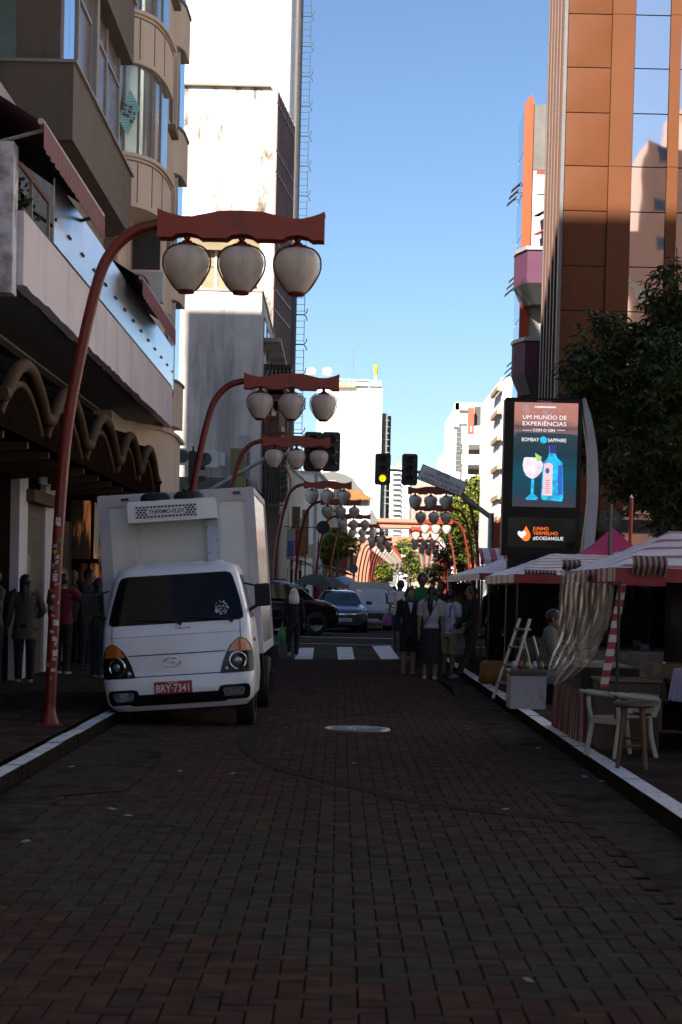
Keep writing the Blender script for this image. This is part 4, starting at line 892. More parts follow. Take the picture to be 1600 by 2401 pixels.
t_.links.new(mr.outputs[0], cr.inputs[0]); t_.links.new(cr.outputs[0], b_.inputs['Emission Color']); b_.inputs['Emission Strength'].default_value = .58; b_.inputs['Base Color'].default_value = (.01, .01, .01, 1); b_.inputs['Roughness'].default_value = .3; b_.inputs['Specular IOR Level'].default_value = .08
def emi(name, col, s=1., v=0): return mat(name, col, .4, var=v, sc=9, emit=s*.41)
mb = MB(); a, b = ap(1201, 1187), ap(1357, 946); mb.box(a.x, b.x, -.006, -.002, a.z, b.z); sc_ = obj('main_screen', mb, scr, ad)
wE = emi('lit_white', (.85, .80, .85), 1.0); cyan = emi('lit_cyan', (.01, .36, .62), 1.1, .55); blue = emi('lit_blue', (.02, .10, .42), 1.); deep = emi('lit_deep_blue', (.03, .02, .16), 1.)
pk = emi('lit_label', (.75, .50, .52), 1.); gl = emi('lit_glass', (.72, .62, .70), 1., .22); gn = emi('lit_lime', (.35, .55, .15), 1.); orE = emi('lit_orange', (.95, .16, .02), 1.2)
def at_(s, px, py, hpx, m, w=None, **k):
    o = text(s, hpx/132.8/.7, m, ad, (0, 0, 0), **k); p = ap(px, py, -.012); o.location = p
    if w:
        bpy.context.view_layer.update(); cw = o.dimensions.x
        o.scale.x = (w/132.8)/max(cw, .01)
    return o
at_('JCDecaux', 1278, 941, 4.6, stripm, 34); at_('UM MUNDO DE', 1278, 979, 9.5, wE, 102); at_('EXPERIÊNCIAS', 1277, 994, 9.5, wE, 102)
at_('COM O GIN', 1276, 1009, 6.5, wE, 51); at_('BOMBAY', 1244, 1031, 8.5, wE, 40); at_('SAPPHIRE', 1307, 1033, 8.5, wE, 43)
def flat(pts, m, d, name='print', parent=None):
    mb = MB(); q = [ap(*p) for p in pts]; mb.prism([(v.x, v.z) for v in q], -d-.002, -d, 'y'); return obj(name, mb, m, parent or sc_)
flat([(1254, 952), (1304, 953), (1304, 957), (1254, 956)], gl, .008, 'caption_strip')
for x0_, x1_ in ((1227, 1247), (1307, 1326)): flat([(x0_, 1008), (x1_, 1008.6), (x1_, 1009.6), (x0_, 1009)], wE, .008, 'rule')
def ring(cx, cy, r, n=12, ry=None): return [(cx+r*cos(2*pi*i/n), cy+(ry or r)*sin(2*pi*i/n)) for i in range(n)]
bub = emi('lit_bubble', (.45, .27, .27), .7)
for x_, y_, r_ in ((1233, 948, 9), (1237, 964, 7), (1279, 967, 7.5), (1292, 972, 4), (1252, 966, 3), (1314, 958, 3)): flat(ring(x_, max(y_, 947+r_), r_), bub, .007, 'bubble')
flat([(1275, 1022), (1283, 1027), (1283, 1036), (1275, 1041), (1267, 1036), (1267, 1027)], cyan, .008, 'gem')
flat([(1288, 1045), (1304, 1045), (1304, 1066), (1308, 1075), (1320, 1086), (1321, 1166), (1318, 1176), (1272, 1172), (1269, 1164), (1273, 1085), (1284, 1075), (1288, 1064)], cyan, .010, 'bottle')
flat([(1289, 1044), (1305, 1045), (1304, 1064), (1289, 1062)], deep, .013, 'bottle_cap')
flat([(1309, 1092), (1320, 1090), (1319, 1160), (1308, 1160)], blue, .013, 'bottle_shade')
flat([(1276, 1088), (1283, 1085), (1292, 1086), (1297, 1092), (1294, 1163), (1272, 1161)], pk, .013, 'bottle_label')
flat(ring(1284, 1104, 5, 10, 7), blue, .016, 'label_portrait')
for k in range(7): flat([(1279, 1126+k*4.6), (1290-(k % 2)*2, 1126.4+k*4.6), (1290-(k % 2)*2, 1127.4+k*4.6), (1279, 1127+k*4.6)], deep, .016, 'label_line')
at_('BOMBAY', 1284, 1092, 3.5, emi('lit_red', (.4, .03, .05), 1.), 15); at_('SAPPHIRE', 1283, 1121, 3.5, emi('lit_red', (.4, .03, .05), 1.), 16)
flat([(1229, 1074), (1233, 1072), (1265, 1073), (1271, 1082), (1274, 1092), (1271, 1105), (1262, 1116), (1253, 1122), (1245, 1122), (1234, 1115), (1228, 1103), (1226, 1090)], gl, .010, 'gin_glass')
flat([(1255, 1062), (1263, 1067), (1271, 1072), (1268, 1080), (1262, 1083), (1257, 1075)], gn, .016, 'lime_wedge')
flat([(1246, 1123), (1253, 1123), (1252, 1158), (1263, 1168), (1258, 1172), (1237, 1172), (1232, 1169), (1245, 1158)], cyan, .010, 'glass_stem')
# lower screen
lowm = mat('lower_screen', (.012, .010, .006), .2, var=.6, sc=3, emit=0, spec=.15)
mb = MB(); a, b = ap(1190, 1282), ap(1350, 1216); mb.box(a.x, b.x, -.006, -.002, a.z, b.z); obj('lower_screen', mb, lowm, ad)
for s_, x_, y_, w_, m_ in (('JUNHO', 1269, 1240, 37, orE), ('VERMELHO', 1280, 1251, 58, orE), ('#DOESANGUE', 1286, 1263, 71, wE)):
    at_(s_, x_, y_, 8, m_, w_)
flat([(1234, 1233), (1240, 1244), (1244, 1252), (1244, 1260), (1240, 1267), (1233, 1269), (1226, 1266), (1223, 1260), (1224, 1252), (1228, 1245)], orE, .008, 'drop')
flat([(1223, 1248), (1227, 1244.5), (1231, 1245), (1234, 1249), (1233, 1255), (1223, 1262), (1215, 1254), (1214, 1248), (1217, 1245), (1220, 1245)], wE, .012, 'heart')
bl = bez([ap(1373, 933), ap(1388, 985), ap(1399, 1050), ap(1403, 1120), ap(1402, 1180), ap(1396, 1250), ap(1388, 1330)], 4)
bi = bez([ap(1366, 936), ap(1372, 985), ap(1380, 1050), ap(1382, 1120), ap(1380, 1180), ap(1372, 1250), ap(1362, 1330)], 4)
mb = MB(); mb.rings([[q+Vector((0, -.02, 0)), q+Vector((0, .3, 0)), p+Vector((0, .3, 0)), p+Vector((0, -.06, 0))] for p, q in zip(bl, bi)], smooth=False); obj('curved_blade', mb, mat('grey_blade', (.36, .37, .40), .4, var=.08, dirt=(.2, .2, .2), dthr=.6), ad)
# ---------------- big dark tree ----------------
bark = mat('bark', (.05, .038, .028), .9, var=.3, sc=8, bump=.5)
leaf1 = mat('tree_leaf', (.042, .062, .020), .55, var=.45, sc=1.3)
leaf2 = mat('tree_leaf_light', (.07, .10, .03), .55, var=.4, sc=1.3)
def bigtree(loc, lobes, n, s, label, trunk=None, cat='tree', mats=None, name='street_tree', per=None):
    t = thing(name, label, cat, loc); mb = MB(); L_ = Vector(loc)
    tot = sum(r*r for *_, r in lobes)
    for (x, y, z, r) in lobes:
        c = Vector((x, y, z))-L_; k = int(n*r*r/tot); ncl = max(3, k//9)
        for _ in range(ncl):
            while True:
                v = Vector((random.uniform(-1, 1), random.uniform(-1, 1), random.uniform(-1, 1)))
                if v.length < 1 and random.random() < v.length+.12: break
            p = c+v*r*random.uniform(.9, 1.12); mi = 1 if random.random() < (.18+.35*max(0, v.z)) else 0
            for q in range(9):
                a = q*2.4+random.random(); d = Vector((cos(a), sin(a), random.uniform(-.75, .25))).normalized(); e = d.cross(Vector((0, 0, 1))).normalized(); e = (e+Vector((0, 0, random.uniform(-.5, .5)))).normalized()
                l = s*random.uniform(.7, 1.25); w = l*.16; o = p+d*s*.15
                mb.add([o, o+d*l*.45+e*w-Vector((0, 0, l*.05)), o+d*l-Vector((0, 0, l*.22)), o+d*l*.45-e*w-Vector((0, 0, l*.05))], [(0, 1, 2, 3)], mi)
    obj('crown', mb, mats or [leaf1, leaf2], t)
    tr_ = MB(); base = Vector((0, 0, 0)); fork = Vector((0.1, 0, trunk or 2.2)); tr_.tube([base, Vector((.03, 0, fork.z*.5)), fork], [.17, .13, .11], 10)
    for (x, y, z, r) in lobes:
        c = Vector((x, y, z))-L_; m_ = fork.lerp(c, .5)+Vector((0, 0, .15*r)); tr_.tube([fork, m_, c, c+(c-m_)*.4], [.07, .05, .03, .01], 6)
    obj('trunk', tr_, bark, t); return t
def WL(px, py, Y, rpx): v = W(px, py, Y); return (v.x, v.y, v.z, rpx*Y/F)
lb = [WL(1410, 800, 37, 72), WL(1375, 880, 36.6, 75), WL(1370, 960, 37, 70), WL(1440, 900, 37.5, 95), WL(1500, 830, 38, 75), WL(1560, 780, 37.6, 95), WL(1590, 690, 37.2, 85), WL(1530, 930, 37, 110), WL(1450, 1010, 36.5, 95), WL(1400, 1070, 37.3, 60), WL(1540, 1060, 37.5, 120), WL(1590, 1160, 37, 90), WL(1480, 1130, 38, 80), WL(1580, 870, 36, 110), WL(1600, 980, 36, 110), WL(1650, 800, 38, 130), WL(1690, 950, 38, 150), WL(1680, 1110, 37, 120), WL(1570, 1215, 37, 60)]
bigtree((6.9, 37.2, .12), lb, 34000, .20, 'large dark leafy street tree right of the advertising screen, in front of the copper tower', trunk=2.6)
# ---------------- market stalls ----------------
vin = stripes('striped_vinyl', (.70, .67, .68), (.34, .012, .05), .36, axis=1, duty=.72, rough=.45, var=.12)
vinv = stripes('striped_vinyl_block', (.60, .58, .58), (.34, .015, .04), .26, axis=0, duty=.5, rough=.45)
fine = stripes('gathered_stripe', (.34, .28, .24), (.13, .02, .025), .05, axis=0, duty=.55, rough=.8, var=.2)
finey = stripes('gathered_stripe_side', (.34, .28, .24), (.13, .02, .025), .05, axis=1, duty=.55, rough=.8, var=.2)
skirtm = stripes('skirt_stripe', (.36, .31, .29), (.20, .02, .025), .075, axis=1, duty=.5, rough=.8, var=.2)
clearp = mat('clear_plastic', (.20, .16, .145), .16, var=.35, sc=3, alpha=.66, spec=.9)
sepia = mat('dark_cloth', (.02, .012, .012), .9, var=.4, sc=3)
redv = mat('red_valance', (.22, .012, .02), .6, var=.15)
SH = {}
def stall(lab, x0, x1, y0, y1, he, hr, sag=.03, goods=True):
    SH[lab] = lab.split()[0]+' stall'
    t = thing('market_stall', lab, 'market stall', (0, 0, 0), group='striped market stalls along the right kerb')
    xm0, xm1, ym = x0+.75, x1-.5, (y0+y1)/2; n = 12
    def roofz(u, v):   # u along x 0..1, v along y 0..1
        ax = min(u*(x1-x0)/.75, 1, (1-u)*(x1-x0)/.5); ay = 1-abs(2*v-1); k = min(ax, ay*1.0+.0); return he+(hr-he)*k**.9-sag*sin(pi*min(ax, 1))*(.5 if k < 1 else 0)
    mb = MB(); nx, ny = 26, 20
    mb.grid([[(x0+(x1-x0)*i/nx, y0+(y1-y0)*j/ny, roofz(i/nx, j/ny)+random.uniform(-.006, .006)) for i in range(nx+1)] for j in range(ny+1)], smooth=True); obj('roof_canvas', mb, vin, t)
    for nm, pts in (('front_valance', [(x0, y0), (x1, y0)]), ('street_valance', [(x0, y0), (x0, y1)])):
        (xa, ya), (xb, yb) = pts; m_ = MB(); k = 40
        m_.grid([[(xa+(xb-xa)*i/k-(.012*sin(i*1.3) if nm[0] == 's' else 0), ya+(yb-ya)*i/k-(.012*sin(i*1.3) if nm[0] == 'f' else 0), he-d) for i in range(k+1)] for d in (0, .06, .12)]); obj(nm, m_, [redv, vin][nm[0] == 's'], t)
    for x in (x0+.05, x1-.05):
        for y in (y0+.05, y1-.05): m_ = MB(); m_.cyl((x, y, .12), .014, he-.12, 8); obj('post', m_, dark, t)
    for a, b in (((x0+.05, y0+.05), (x1-.05, y0+.05)), ((x0+.05, y1-.05), (x1-.05, y1-.05)), ((x0+.05, y0+.05), (x0+.05, y1-.05))): m_ = MB(); m_.tube([(*a, he-.03), (*b, he-.03)], .015, 6); obj('rail', m_, steel, t)
    m_ = MB(); m_.box(x1-.12, x1-.08, y0+.1, y1-.1, .15, he-.1); m_.grid([[(x0+1.0+(x1-x0-1.1)*i/20, y1-.1+.03*sin(i*1.7), z) for i in range(21)] for z in (.15, he-.05)]); obj('back_cloth', m_, sepia, t)
    m_ = MB(); m_.box(x0+.75, x1-.3, y0+.5, y1-.4, .72, .76); m_.grid([[(x0+.75+(x1-x0-1.05)*i/30, y0+.5-.02*sin(i*1.1), z) for i in range(31)] for z in (.25, .76)]); tb = obj('counter', m_, mat('patterned_cloth', (.10, .085, .07), .9, var=.6, sc=9), t)
    cols = [(.15, .03, .03), (.10, .10, .09), (.03, .05, .08), (.16, .11, .05), (.07, .03, .06), (.2, .19, .17)]
    combos = [(i, j) for i in range(6) for j in range(3)]; random.shuffle(combos)
    for k in range(14 if goods else 0):
        ci, ty = combos[k]; x = random.uniform(x0+.85, x1-.4); y = random.uniform(y0+.6, y1-.5); r = random.uniform(.05, .1); m_ = MB()
        c = cols[ci]; m2 = mat('goods_%d' % cols.index(c), c, .5, var=.3)
        if ty == 0: m_.lathe([(.01, 0), (r*.7, 0), (r, r*.9), (r*.4, r*1.6), (r*.5, r*1.8)], n=12)
        elif ty == 1: m_.bbox(-r, r, -r, r, 0, r*1.5, .01)
        else: m_.lathe([(r*.5, 0), (r*1.3, r*.4), (r*1.4, r*.5), (r*1.2, r*.45)], n=12)
        o = obj(['vase', 'gift_box', 'bowl'][ty], m_, m2, label=None, cat='goods'); o.location = (x, y, .762)
        o['label'] = '%s %s in the %s' % (['dark red', 'grey', 'dark blue', 'ochre', 'plum', 'off-white'][cols.index(c)], ['vase', 'gift box', 'bowl'][ty], SH[lab]); o['group'] = 'goods laid out on the stall counters'
    for k in range(5 if goods else 0):
        x = random.uniform(x0+1.0, x1-.3); y = y1-.3-.2*random.random(); m_ = MB(); h = random.uniform(.3, .6)
        m_.grid([[(x+(.17*(u-.5))*(1+.5*v)+.0, y+.03*sin(u*7), he-.15-h*v) for u in (0, .25, .5, .75, 1)] for v in (0, .5, 1)])
        o = obj('hanging_garment', m_, mat('garment_%d' % k, [(.14, .02, .03), (.10, .10, .10), (.03, .04, .09), (.16, .13, .08), (.03, .07, .05)][k], .9), label='%s garment hung in the %s' % (['dark red', 'grey', 'navy', 'beige', 'green'][k], SH[lab]), cat='garment', group='garments hung in the stalls')
    return t
sA = stall('nearest stall, roof of white vinyl with thin red stripes, at the right edge', 2.38, 5.6, 15.7, 18.9, 1.78, 2.16, goods=True)
sB = stall('middle striped stall with a dark red front valance, past the stepladder', 2.38, 5.2, 24.8, 29.6, 1.80, 2.14)
sC = stall('far striped stall where the woman in black stands, nearest the crossing', 2.38, 5.0, 31.0, 40.3, 1.87, 2.2)
def bundle(t, px0, py0, px1, py1, Y, m, name='rolled_curtain', d=.1):
    a, b = W(px0, py0, Y), W(px1, py1, Y); n = 26; mb = MB(); P_ = []
    for j in range(7):
        v = j/6; row = []
        for i in range(n+1):
            u = i/n; x = a.x+(b.x-a.x)*u; z = a.z+(b.z-a.z)*v+.012*sin(u*9+2)*v; y = Y-d*sin(pi*min(1, v*1.1))*.8-.014*sin(i*1.9)*(.3+v); row.append((x, y, z))
        P_.append(row)
    mb.grid(P_); return obj(name, mb, m, t)
bundle(sA, 1482, 1303, 1563, 1350, 15.65, fine); bundle(sA, 1376, 1336, 1440, 1366, 17.0, fine); bundle(sA, 1318, 1312, 1362, 1338, 18.95, fine)
bundle(sB, 1230, 1335, 1305, 1352, 24.9, fine); bundle(sC, 1150, 1345, 1180, 1372, 31, fine); bundle(sC, 1178, 1348, 1216, 1372, 30.9, fine)
bundle(sC, 1054, 1345, 1080, 1368, 40.3, fine)
def drape2(t, L_, R_, m, name, n=46, amp=.03, fold=1.9):
    mb = MB(); P_ = []; k = 18
    def at_(T, v):
        x = v*(len(T)-1); i = min(int(x), len(T)-2); f = x-i; return [T[i][q]+(T[i+1][q]-T[i][q])*f for q in range(3)]
    for j in range(k+1):
        a, b = W(*at_(L_, j/k)), W(*at_(R_, j/k)); row = []
        for i in range(n+1):
            u = i/n; p = a.lerp(b, u); p.y -= amp*sin(i*fold+.6*sin(j*.8))+.02*sin(j*1.3+u*5); p.y -= .012*sin(i*.37+1.7*sin(j*.5+i*.11)); p.z += .012*sin(i*.8+j*.9); row.append(p)
        P_.append(row)
    mb.grid(P_); return obj(name, mb, m, t)
def drape(t, top, bot, Y0, Y1, m, name, n=40, amp=.03, fold=1.9, mid=None):
    (ax, ay), (bx, by) = top; (cx, cy), (dx, dy) = bot; A_, B_, C_, D_ = W(ax, ay, Y0), W(bx, by, Y0), W(cx, cy, Y1), W(dx, dy, Y1); P_ = []
    for j in range(15):
        v = j/14; row = []
        for i in range(n+1):
            u = i/n; p = A_.lerp(B_, u).lerp(C_.lerp(D_, u), v**(mid or 1)); p.z = (A_.lerp(B_, u).z*(1-v)+C_.lerp(D_, u).z*v)
            p += Vector((0, -amp*sin(i*fold)*(.35+v), amp*.3*sin(i*.8+v*5))); row.append(p)
        P_.append(row)
    mb = MB(); mb.grid(P_); return obj(name, mb, m, t)
drape2(sA, [(1322, 1340, 18.8), (1316, 1420, 18.7), (1308, 1490, 18.5), (1292, 1550, 18.2), (1276, 1603, 17.7)], [(1442, 1372, 16.6), (1436, 1440, 16.6), (1415, 1500, 16.8), (1385, 1555, 17.1), (1320, 1606, 17.5)], clearp, 'plastic_curtain', amp=.016, fold=1.3)
drape(sA, ((1315, 1338), (1352, 1340)), ((1308, 1500), (1340, 1500)), 18.9, 18.9, clearp, 'plastic_curtain', amp=.03)
drape(sC, ((1057, 1366), (1108, 1368)), ((1062, 1480), (1076, 1490)), 40.2, 39, mat('beige_curtain', (.22, .18, .14), .6, var=.2), 'gathered_curtain', amp=.04)
drape(sC, ((1095, 1362), (1150, 1362)), ((1068, 1500), (1085, 1500)), 36, 37, clearp, 'plastic_curtain', amp=.03)
m_ = MB(); K = 60
m_.grid([[(2.33+.02*sin(i*1.7)*(.3+v)+.05*v*0, 17.4+2.1*i/K, .62-.5*v) for i in range(K+1)] for v in (0, .33, .66, 1)]); m_.grid([[(2.33+.42*i/20, 17.4+.02*sin(i*1.7)*(.3+v), .62-.5*v) for i in range(21)] for v in (0, .33, .66, 1)])
obj('striped_skirt', m_, [skirtm, fine], sA)
m_ = MB(); m_.box(2.34, 2.9, 17.42, 19.45, .60, .84); obj('black_cover', m_, black, sA)
mb = MB(); a, b = W(1461, 1370, 16.0), W(1417, 1612, 16.0); mb.slab((a.x-.035, 16, a.z), (b.x-.035, 16, b.z), (b.x+.035, 16, b.z), (a.x+.035, 16, a.z), .02); obj('striped_ribbon', mb, stripes('ribbon_stripe', (.55, .52, .50), (.36, .02, .03), .125, axis=2, duty=.5, rough=.6), sA)
drape(sA, ((1505, 1550), (1562, 1556)), ((1500, 1620), (1565, 1650)), 17.4, 17.4, mat('floral_cloth', (.20, .16, .12), .9, var=.7, sc=14), 'table_cloth', amp=.015)
drape(sA, ((1580, 1568), (1640, 1560)), ((1566, 1642), (1640, 1650)), 15.6, 15.5, mat('lilac_cloth', (.24, .21, .28), .9, var=.1), 'lilac_cloth', amp=.015)
# bright striped awning stall and red tents behind
sd_ = thing('awning_stall', 'small stall with bold vertical red and white stripes on its awning, under the screen', 'market stall', group='striped market stalls along the right kerb')
a, b = W(1128, 1282, 36), W(1290, 1322, 36); mb = MB()
mb.grid([[(a.x+(b.x-a.x)*i/24, 36+.9*(1-v), a.z*(1-v)+(b.z+.06)*v-.04*sin(pi*v)*-1) for i in range(25)] for v in (0, .25, .5, .75, 1)]); mb.grid([[(a.x+(b.x-a.x)*i/24, 36, b.z+.06-.1*v) for i in range(25)] for v in (0, 1)]); obj('awning', mb, vinv, sd_)
mb = MB(); 
for x in (a.x+.05, b.x-.05): mb2 = MB(); mb2.cyl((x, 36.1, .12), .02, b.z-.1, 8); obj('post', mb2, steel, sd_)
a2, b2_ = W(1200, 1312, 35.9), W(1276, 1326, 35.9); mb = MB(); mb.box(a2.x, b2_.x, 35.9, 35.93, b2_.z, a2.z); gs = obj('green_sign', mb, mat('green_sign', (.10, .26, .09), .6), sd_)
for k in range(6): mb = MB(); x = a2.x+.16+k*.075; mb.box(x, x+.045, 35.89, 35.899, b2_.z+.03, a2.z-.03); obj('lettering', mb, dark, gs)
def tent(lab, pk_, hw, hd, he, m, name='canopy_tent'):
    t = thing(name, lab, 'tent', (pk_[0], pk_[1], 0)); mb = MB(); c = [(-hw, -hd, he), (hw, -hd, he), (hw, hd, he), (-hw, hd, he)]; n = 6
    for i in range(4):
        p, q = Vector(c[i]), Vector(c[(i+1) % 4]); ap_ = Vector((0, 0, pk_[2]))
        mb.grid([[p.lerp(q, u/n).lerp(ap_, v/n)-Vector((0, 0, .12*sin(pi*v/n))) for u in range(n+1)] for v in range(n+1)]); mb.quad(p, q, q-Vector((0, 0, .22)), p-Vector((0, 0, .22)))
    obj('canopy', mb, m, t)
    for x, y, _ in c: mb = MB(); mb.cyl((x*.97, y*.97, .12), .02, he-.12, 6); obj('leg', mb, steel, t)
    return t
v = W(1404, 1232, 29); tent('magenta pointed tent right of the advertising screen', (v.x+.3, 29.5, v.z), .85, .8, v.z-.55, mat('magenta_canvas', (.50, .03, .11), .6, var=.1))
v = W(1340, 1288, 34); tent('dark red flat tent beside the bold striped awning', (v.x, 34.5, v.z+.05), .55, .6, v.z-.2, mat('crimson_canvas', (.28, .012, .03), .6, var=.1))
# red post and round sign seen from behind
t = thing('red_post', 'thin bright red post with a white tip under the dark tree', 'post', (5.42, 34, .12)); mb = MB(); mb.cyl((0, 0, 0), .035, 3.25, 10); obj('shaft', mb, mat('post_red', (.42, .015, .01), .45), t); mb = MB(); mb.cyl((0, 0, 3.25), .036, .06, 10, .01); obj('tip', mb, whitep, t)
v = W(1431, 1216, 28); t = thing('traffic_sign', 'round traffic sign seen from behind above the magenta tent', 'traffic sign', (v.x, 28, .12)); mb = MB(); M = Matrix.Translation((0, 0, v.z-.12)) @ Matrix.Rotation(pi/2, 4, 'X'); mb.cyl((0, 0, 0), .16, .01, 24, M=M); obj('plate', mb, dark, t); mb = MB(); mb.cyl((0, -.04, 0), .03, v.z+.1, 8); mb.box(-.09, .09, -.045, -.03, v.z-.14, v.z-.11); obj('post', mb, mat('mossy_post', (.10, .10, .08), .8, var=.3), t)
# ---------------- kerbside furniture ----------------
chm = mat('plastic_white', (.36, .36, .31), .4, var=.08)
ch = thing('plastic_chair', 'white plastic armchair on the kerb by the nearest stall', 'chair', (2.52, 15.95, .12), (0, 0, radians(-62))); ch.scale = (.86, .86, .86)
def ctube(pts, r, nm, n=10, fl=1.): mb = MB(); mb.tube(bez(pts, 4), r, n); return obj(nm, mb, chm, ch)
for s in (1, -1):
    ctube([(s*.25, -.27, 0), (s*.235, -.235, .2), (s*.225, -.2, .40)], [.028]*8+[.032], 'leg'); ctube([(s*.22, .27, 0), (s*.20, .22, .2), (s*.2, .19, .42)], .026, 'leg')
    ctube([(s*.235, -.22, .38), (s*.25, -.25, .52), (s*.255, -.25, .60)], .024, 'arm_support'); ctube([(s*.255, -.36, .665), (s*.262, -.25, .65), (s*.268, .0, .62), (s*.262, .2, .60), (s*.23, .27, .56), (s*.2, .24, .42)], [.018]*4+[.03]*17, 'armrest')
mb = MB(); mb.grid([[(x*.24, y*.23, .41-.03*(1-x*x)*(1-y*y)-.03*max(0, -y-.6)) for x in (-1, -.6, -.2, .2, .6, 1)] for y in (-1, -.6, -.2, .2, .6, 1)]); mb.box(-.24, .24, -.235, -.215, .34, .40); obj('seat', mb, chm, ch)
mb = MB(); mb.grid([[(x*.24, .25+.03*(1-x*x)+.02*z, .44+.2*z) for x in (-1, -.6, -.2, .2, .6, 1)] for z in (0, .5, 1)]); obj('backrest', mb, chm, ch)
st_ = thing('wooden_stool', 'round brown wooden stool with four splayed legs in front of the white chair', 'stool', (2.44, 14.9, .12)); wdm = mat('stool_wood', (.085, .042, .02), .55, var=.3, sc=6)
mb = MB(); mb.lathe([(.01, .50), (.15, .50), (.165, .51), (.165, .535), (.155, .545), (.01, .545)], n=28); obj('seat', mb, wdm, st_)
for a in range(4):
    x, y = cos(a*pi/2+.6), sin(a*pi/2+.6); mb = MB(); mb.tube([(x*.16, y*.16, 0), (x*.10, y*.10, .5)], [.018, .024], 8); obj('leg', mb, wdm, st_)
mb = MB(); mb.tube([(.13*cos(.6), .13*sin(.6), .18), (-.13*cos(.6), -.13*sin(.6), .18)], .012, 6); obj('stretcher', mb, wdm, st_); mb = MB(); mb.tube([(-.13*sin(.6), .13*cos(.6), .24), (.13*sin(.6), -.13*cos(.6), .24)], .012, 6); obj('stretcher', mb, wdm, st_)
cbx = thing('wooden_crate', 'brown wooden box behind the white plastic chair', 'box', (2.62, 16.9, .12)); mb = MB(); mb.bbox(-.2, .35, -.25, .25, 0, .62, .01, 0); obj('body', mb, mat('box_wood', (.07, .045, .03), .8, var=.3), cbx); mb = MB(); mb.box(-.22, .37, -.27, .27, .625, .65); obj('lid', mb, mat('cardboard', (.16, .12, .08), .9, var=.2), cbx)
sl_ = thing('stepladder', 'aluminium stepladder leaning open beside the white cool box', 'ladder', (2.5, 24.2, .12), (0, 0, .3)); alu = mat('aluminium', (.42, .41, .40), .35, metal=.6, var=.1)
for s in (1, -1):
    for nm, a, b in (('rail', (-.36, s*.22, 0), (-.02, s*.17, 1.08)), ('rear_rail', (.28, s*.2, 0), (.03, s*.17, .85))): mb = MB(); mb.tube([a, b], .022, 6); obj(nm, mb, alu, sl_)
for k in range(4): z = .22+k*.24; mb = MB(); x = -.36+.34*z/1.08; mb.box(x-.04, x+.05, -.2, .2, z-.012, z+.012); obj('tread', mb, alu, sl_)
cb_ = thing('cool_box', 'white box with a dark lid and stains on the kerb left of the striped skirt', 'box', (2.28, 22.4, .12)); mb = MB(); mb.bbox(-.16, .28, -.22, .3, 0, .42, .02); obj('body', mb, mat('stained_white_box', (.33, .31, .32), .6, var=.1, dirt=(.05, .04, .04), dthr=.56, dsc=4), cb_); mb = MB(); mb.bbox(-.18, .30, -.24, .32, .425, .48, .02); obj('lid', mb, mat('brown_lid', (.06, .045, .035), .6), cb_)
for k in range(5): mb = MB(); r = .035; mb.lathe([(.01, 0), (r, 0), (r, .06), (r*.6, .08), (r*.5, .1)], n=10); o = obj('jar', mb, mat('jar_%d' % k, [(.35, .32, .28), (.2, .05, .03), (.25, .2, .05), (.3, .3, .3), (.1, .12, .05)][k], .3), loc=(2.17+.085*k, 22.35, .602)); tag(o, label='%s small jar on the dark lid of the white box' % ['cream', 'dark red', 'mustard', 'grey', 'olive'][k], cat='jar', group='jars on the white box')
yb_ = MB(); yb_.rings([[(x*k+ox, y*k2, z) for x, y in [(-.28, -.16), (0, -.2), (.28, -.16), (.3, 0), (.28, .16), (0, .2), (-.28, .16), (-.3, 0)]] for z, k, k2, ox in [(0, .9, .9, 0), (.05, 1.05, 1.1, 0), (.2, 1.02, 1, .02), (.32, .9, .7, .0), (.36, .7, .3, -.02)]]); o = obj('yellow_bag', yb_, mat('ochre_bag', (.20, .10, .015), .7, var=.35, sc=5), loc=(2.5, 28.2, .12)); tag(o, label='large ochre yellow sack on the pavement beside the stepladder', cat='bag')
# ---------------- traffic signals ----------------
sigm = mat('signal_black', (.014, .012, .011), .5, var=.15); yel = mat('lit_amber', (1, .55, .0), .3, var=0, emit=.6, emc=(1, .52, .0)); lensd = mat('unlit_lens', (.012, .012, .011), .6, var=0); refl = mat('hood_edge', (.45, .45, .40), .4, var=0)
def signal(parent, c, w, h, lit=None, crescent=.5):
    s = thing('signal_head', None, None, loc=c, parent=parent); mb = MB(); r = .05
    q = [(-w/2+r, -h/2), (w/2-r, -h/2), (w/2, -h/2+r), (w/2, h/2-r), (w/2-r, h/2), (-w/2+r, h/2), (-w/2, h/2-r), (-w/2, -h/2+r)]; mb.prism(q, 0, .03, 'y'); o = obj('backplate', mb, sigm, parent); o.location = c
    bpy.data.objects.remove(s); mb = MB(); mb.bbox(-.12, .12, .03, .2, -h*.42, h*.42, .01); obj('housing', mb, sigm, o)
    for k in range(3):
        z = (1-k)*h*.29; M = Matrix.Translation((0, -.005, z)) @ Matrix.Rotation(pi/2, 4, 'X')
        mb = MB(); mb.cyl((0, 0, 0), .10, .006, 20, M=M); obj('lens', mb, yel if lit == k else lensd, o)
        mb = MB(); n = 16; mb.grid([[(.115*cos(a), -d, z+.115*sin(a)) for a in [pi*(-.15+1.3*i/n) for i in range(n+1)]] for d in (.0, .11, .17)]); obj('hood', mb, sigm, o)
        mb = MB(); mb.tube([(.118*cos(a), -.01, z+.118*sin(a)) for a in [pi*(.15+.6*i/8)-(pi*.5 if k % 2 else 0) for i in range(9)]], .006, 4); obj('hood_edge', mb, refl, o)
        mb = MB(); mb.tube([(.11, -.03, z+.02), (.16, -.02, z-.02)], .013, 5); obj('hood_clip', mb, refl, o)
    return o
Ys = 53; tl = thing('traffic_light', 'right traffic light mast with flashing yellow lamp and two signal heads', 'traffic light')
a = W(898, 1100, Ys); b = W(961, 1101, Ys); signal(tl, (a.x, Ys, a.z), .46, .92, lit=2); signal(tl, (b.x, Ys, b.z), .46, .92)
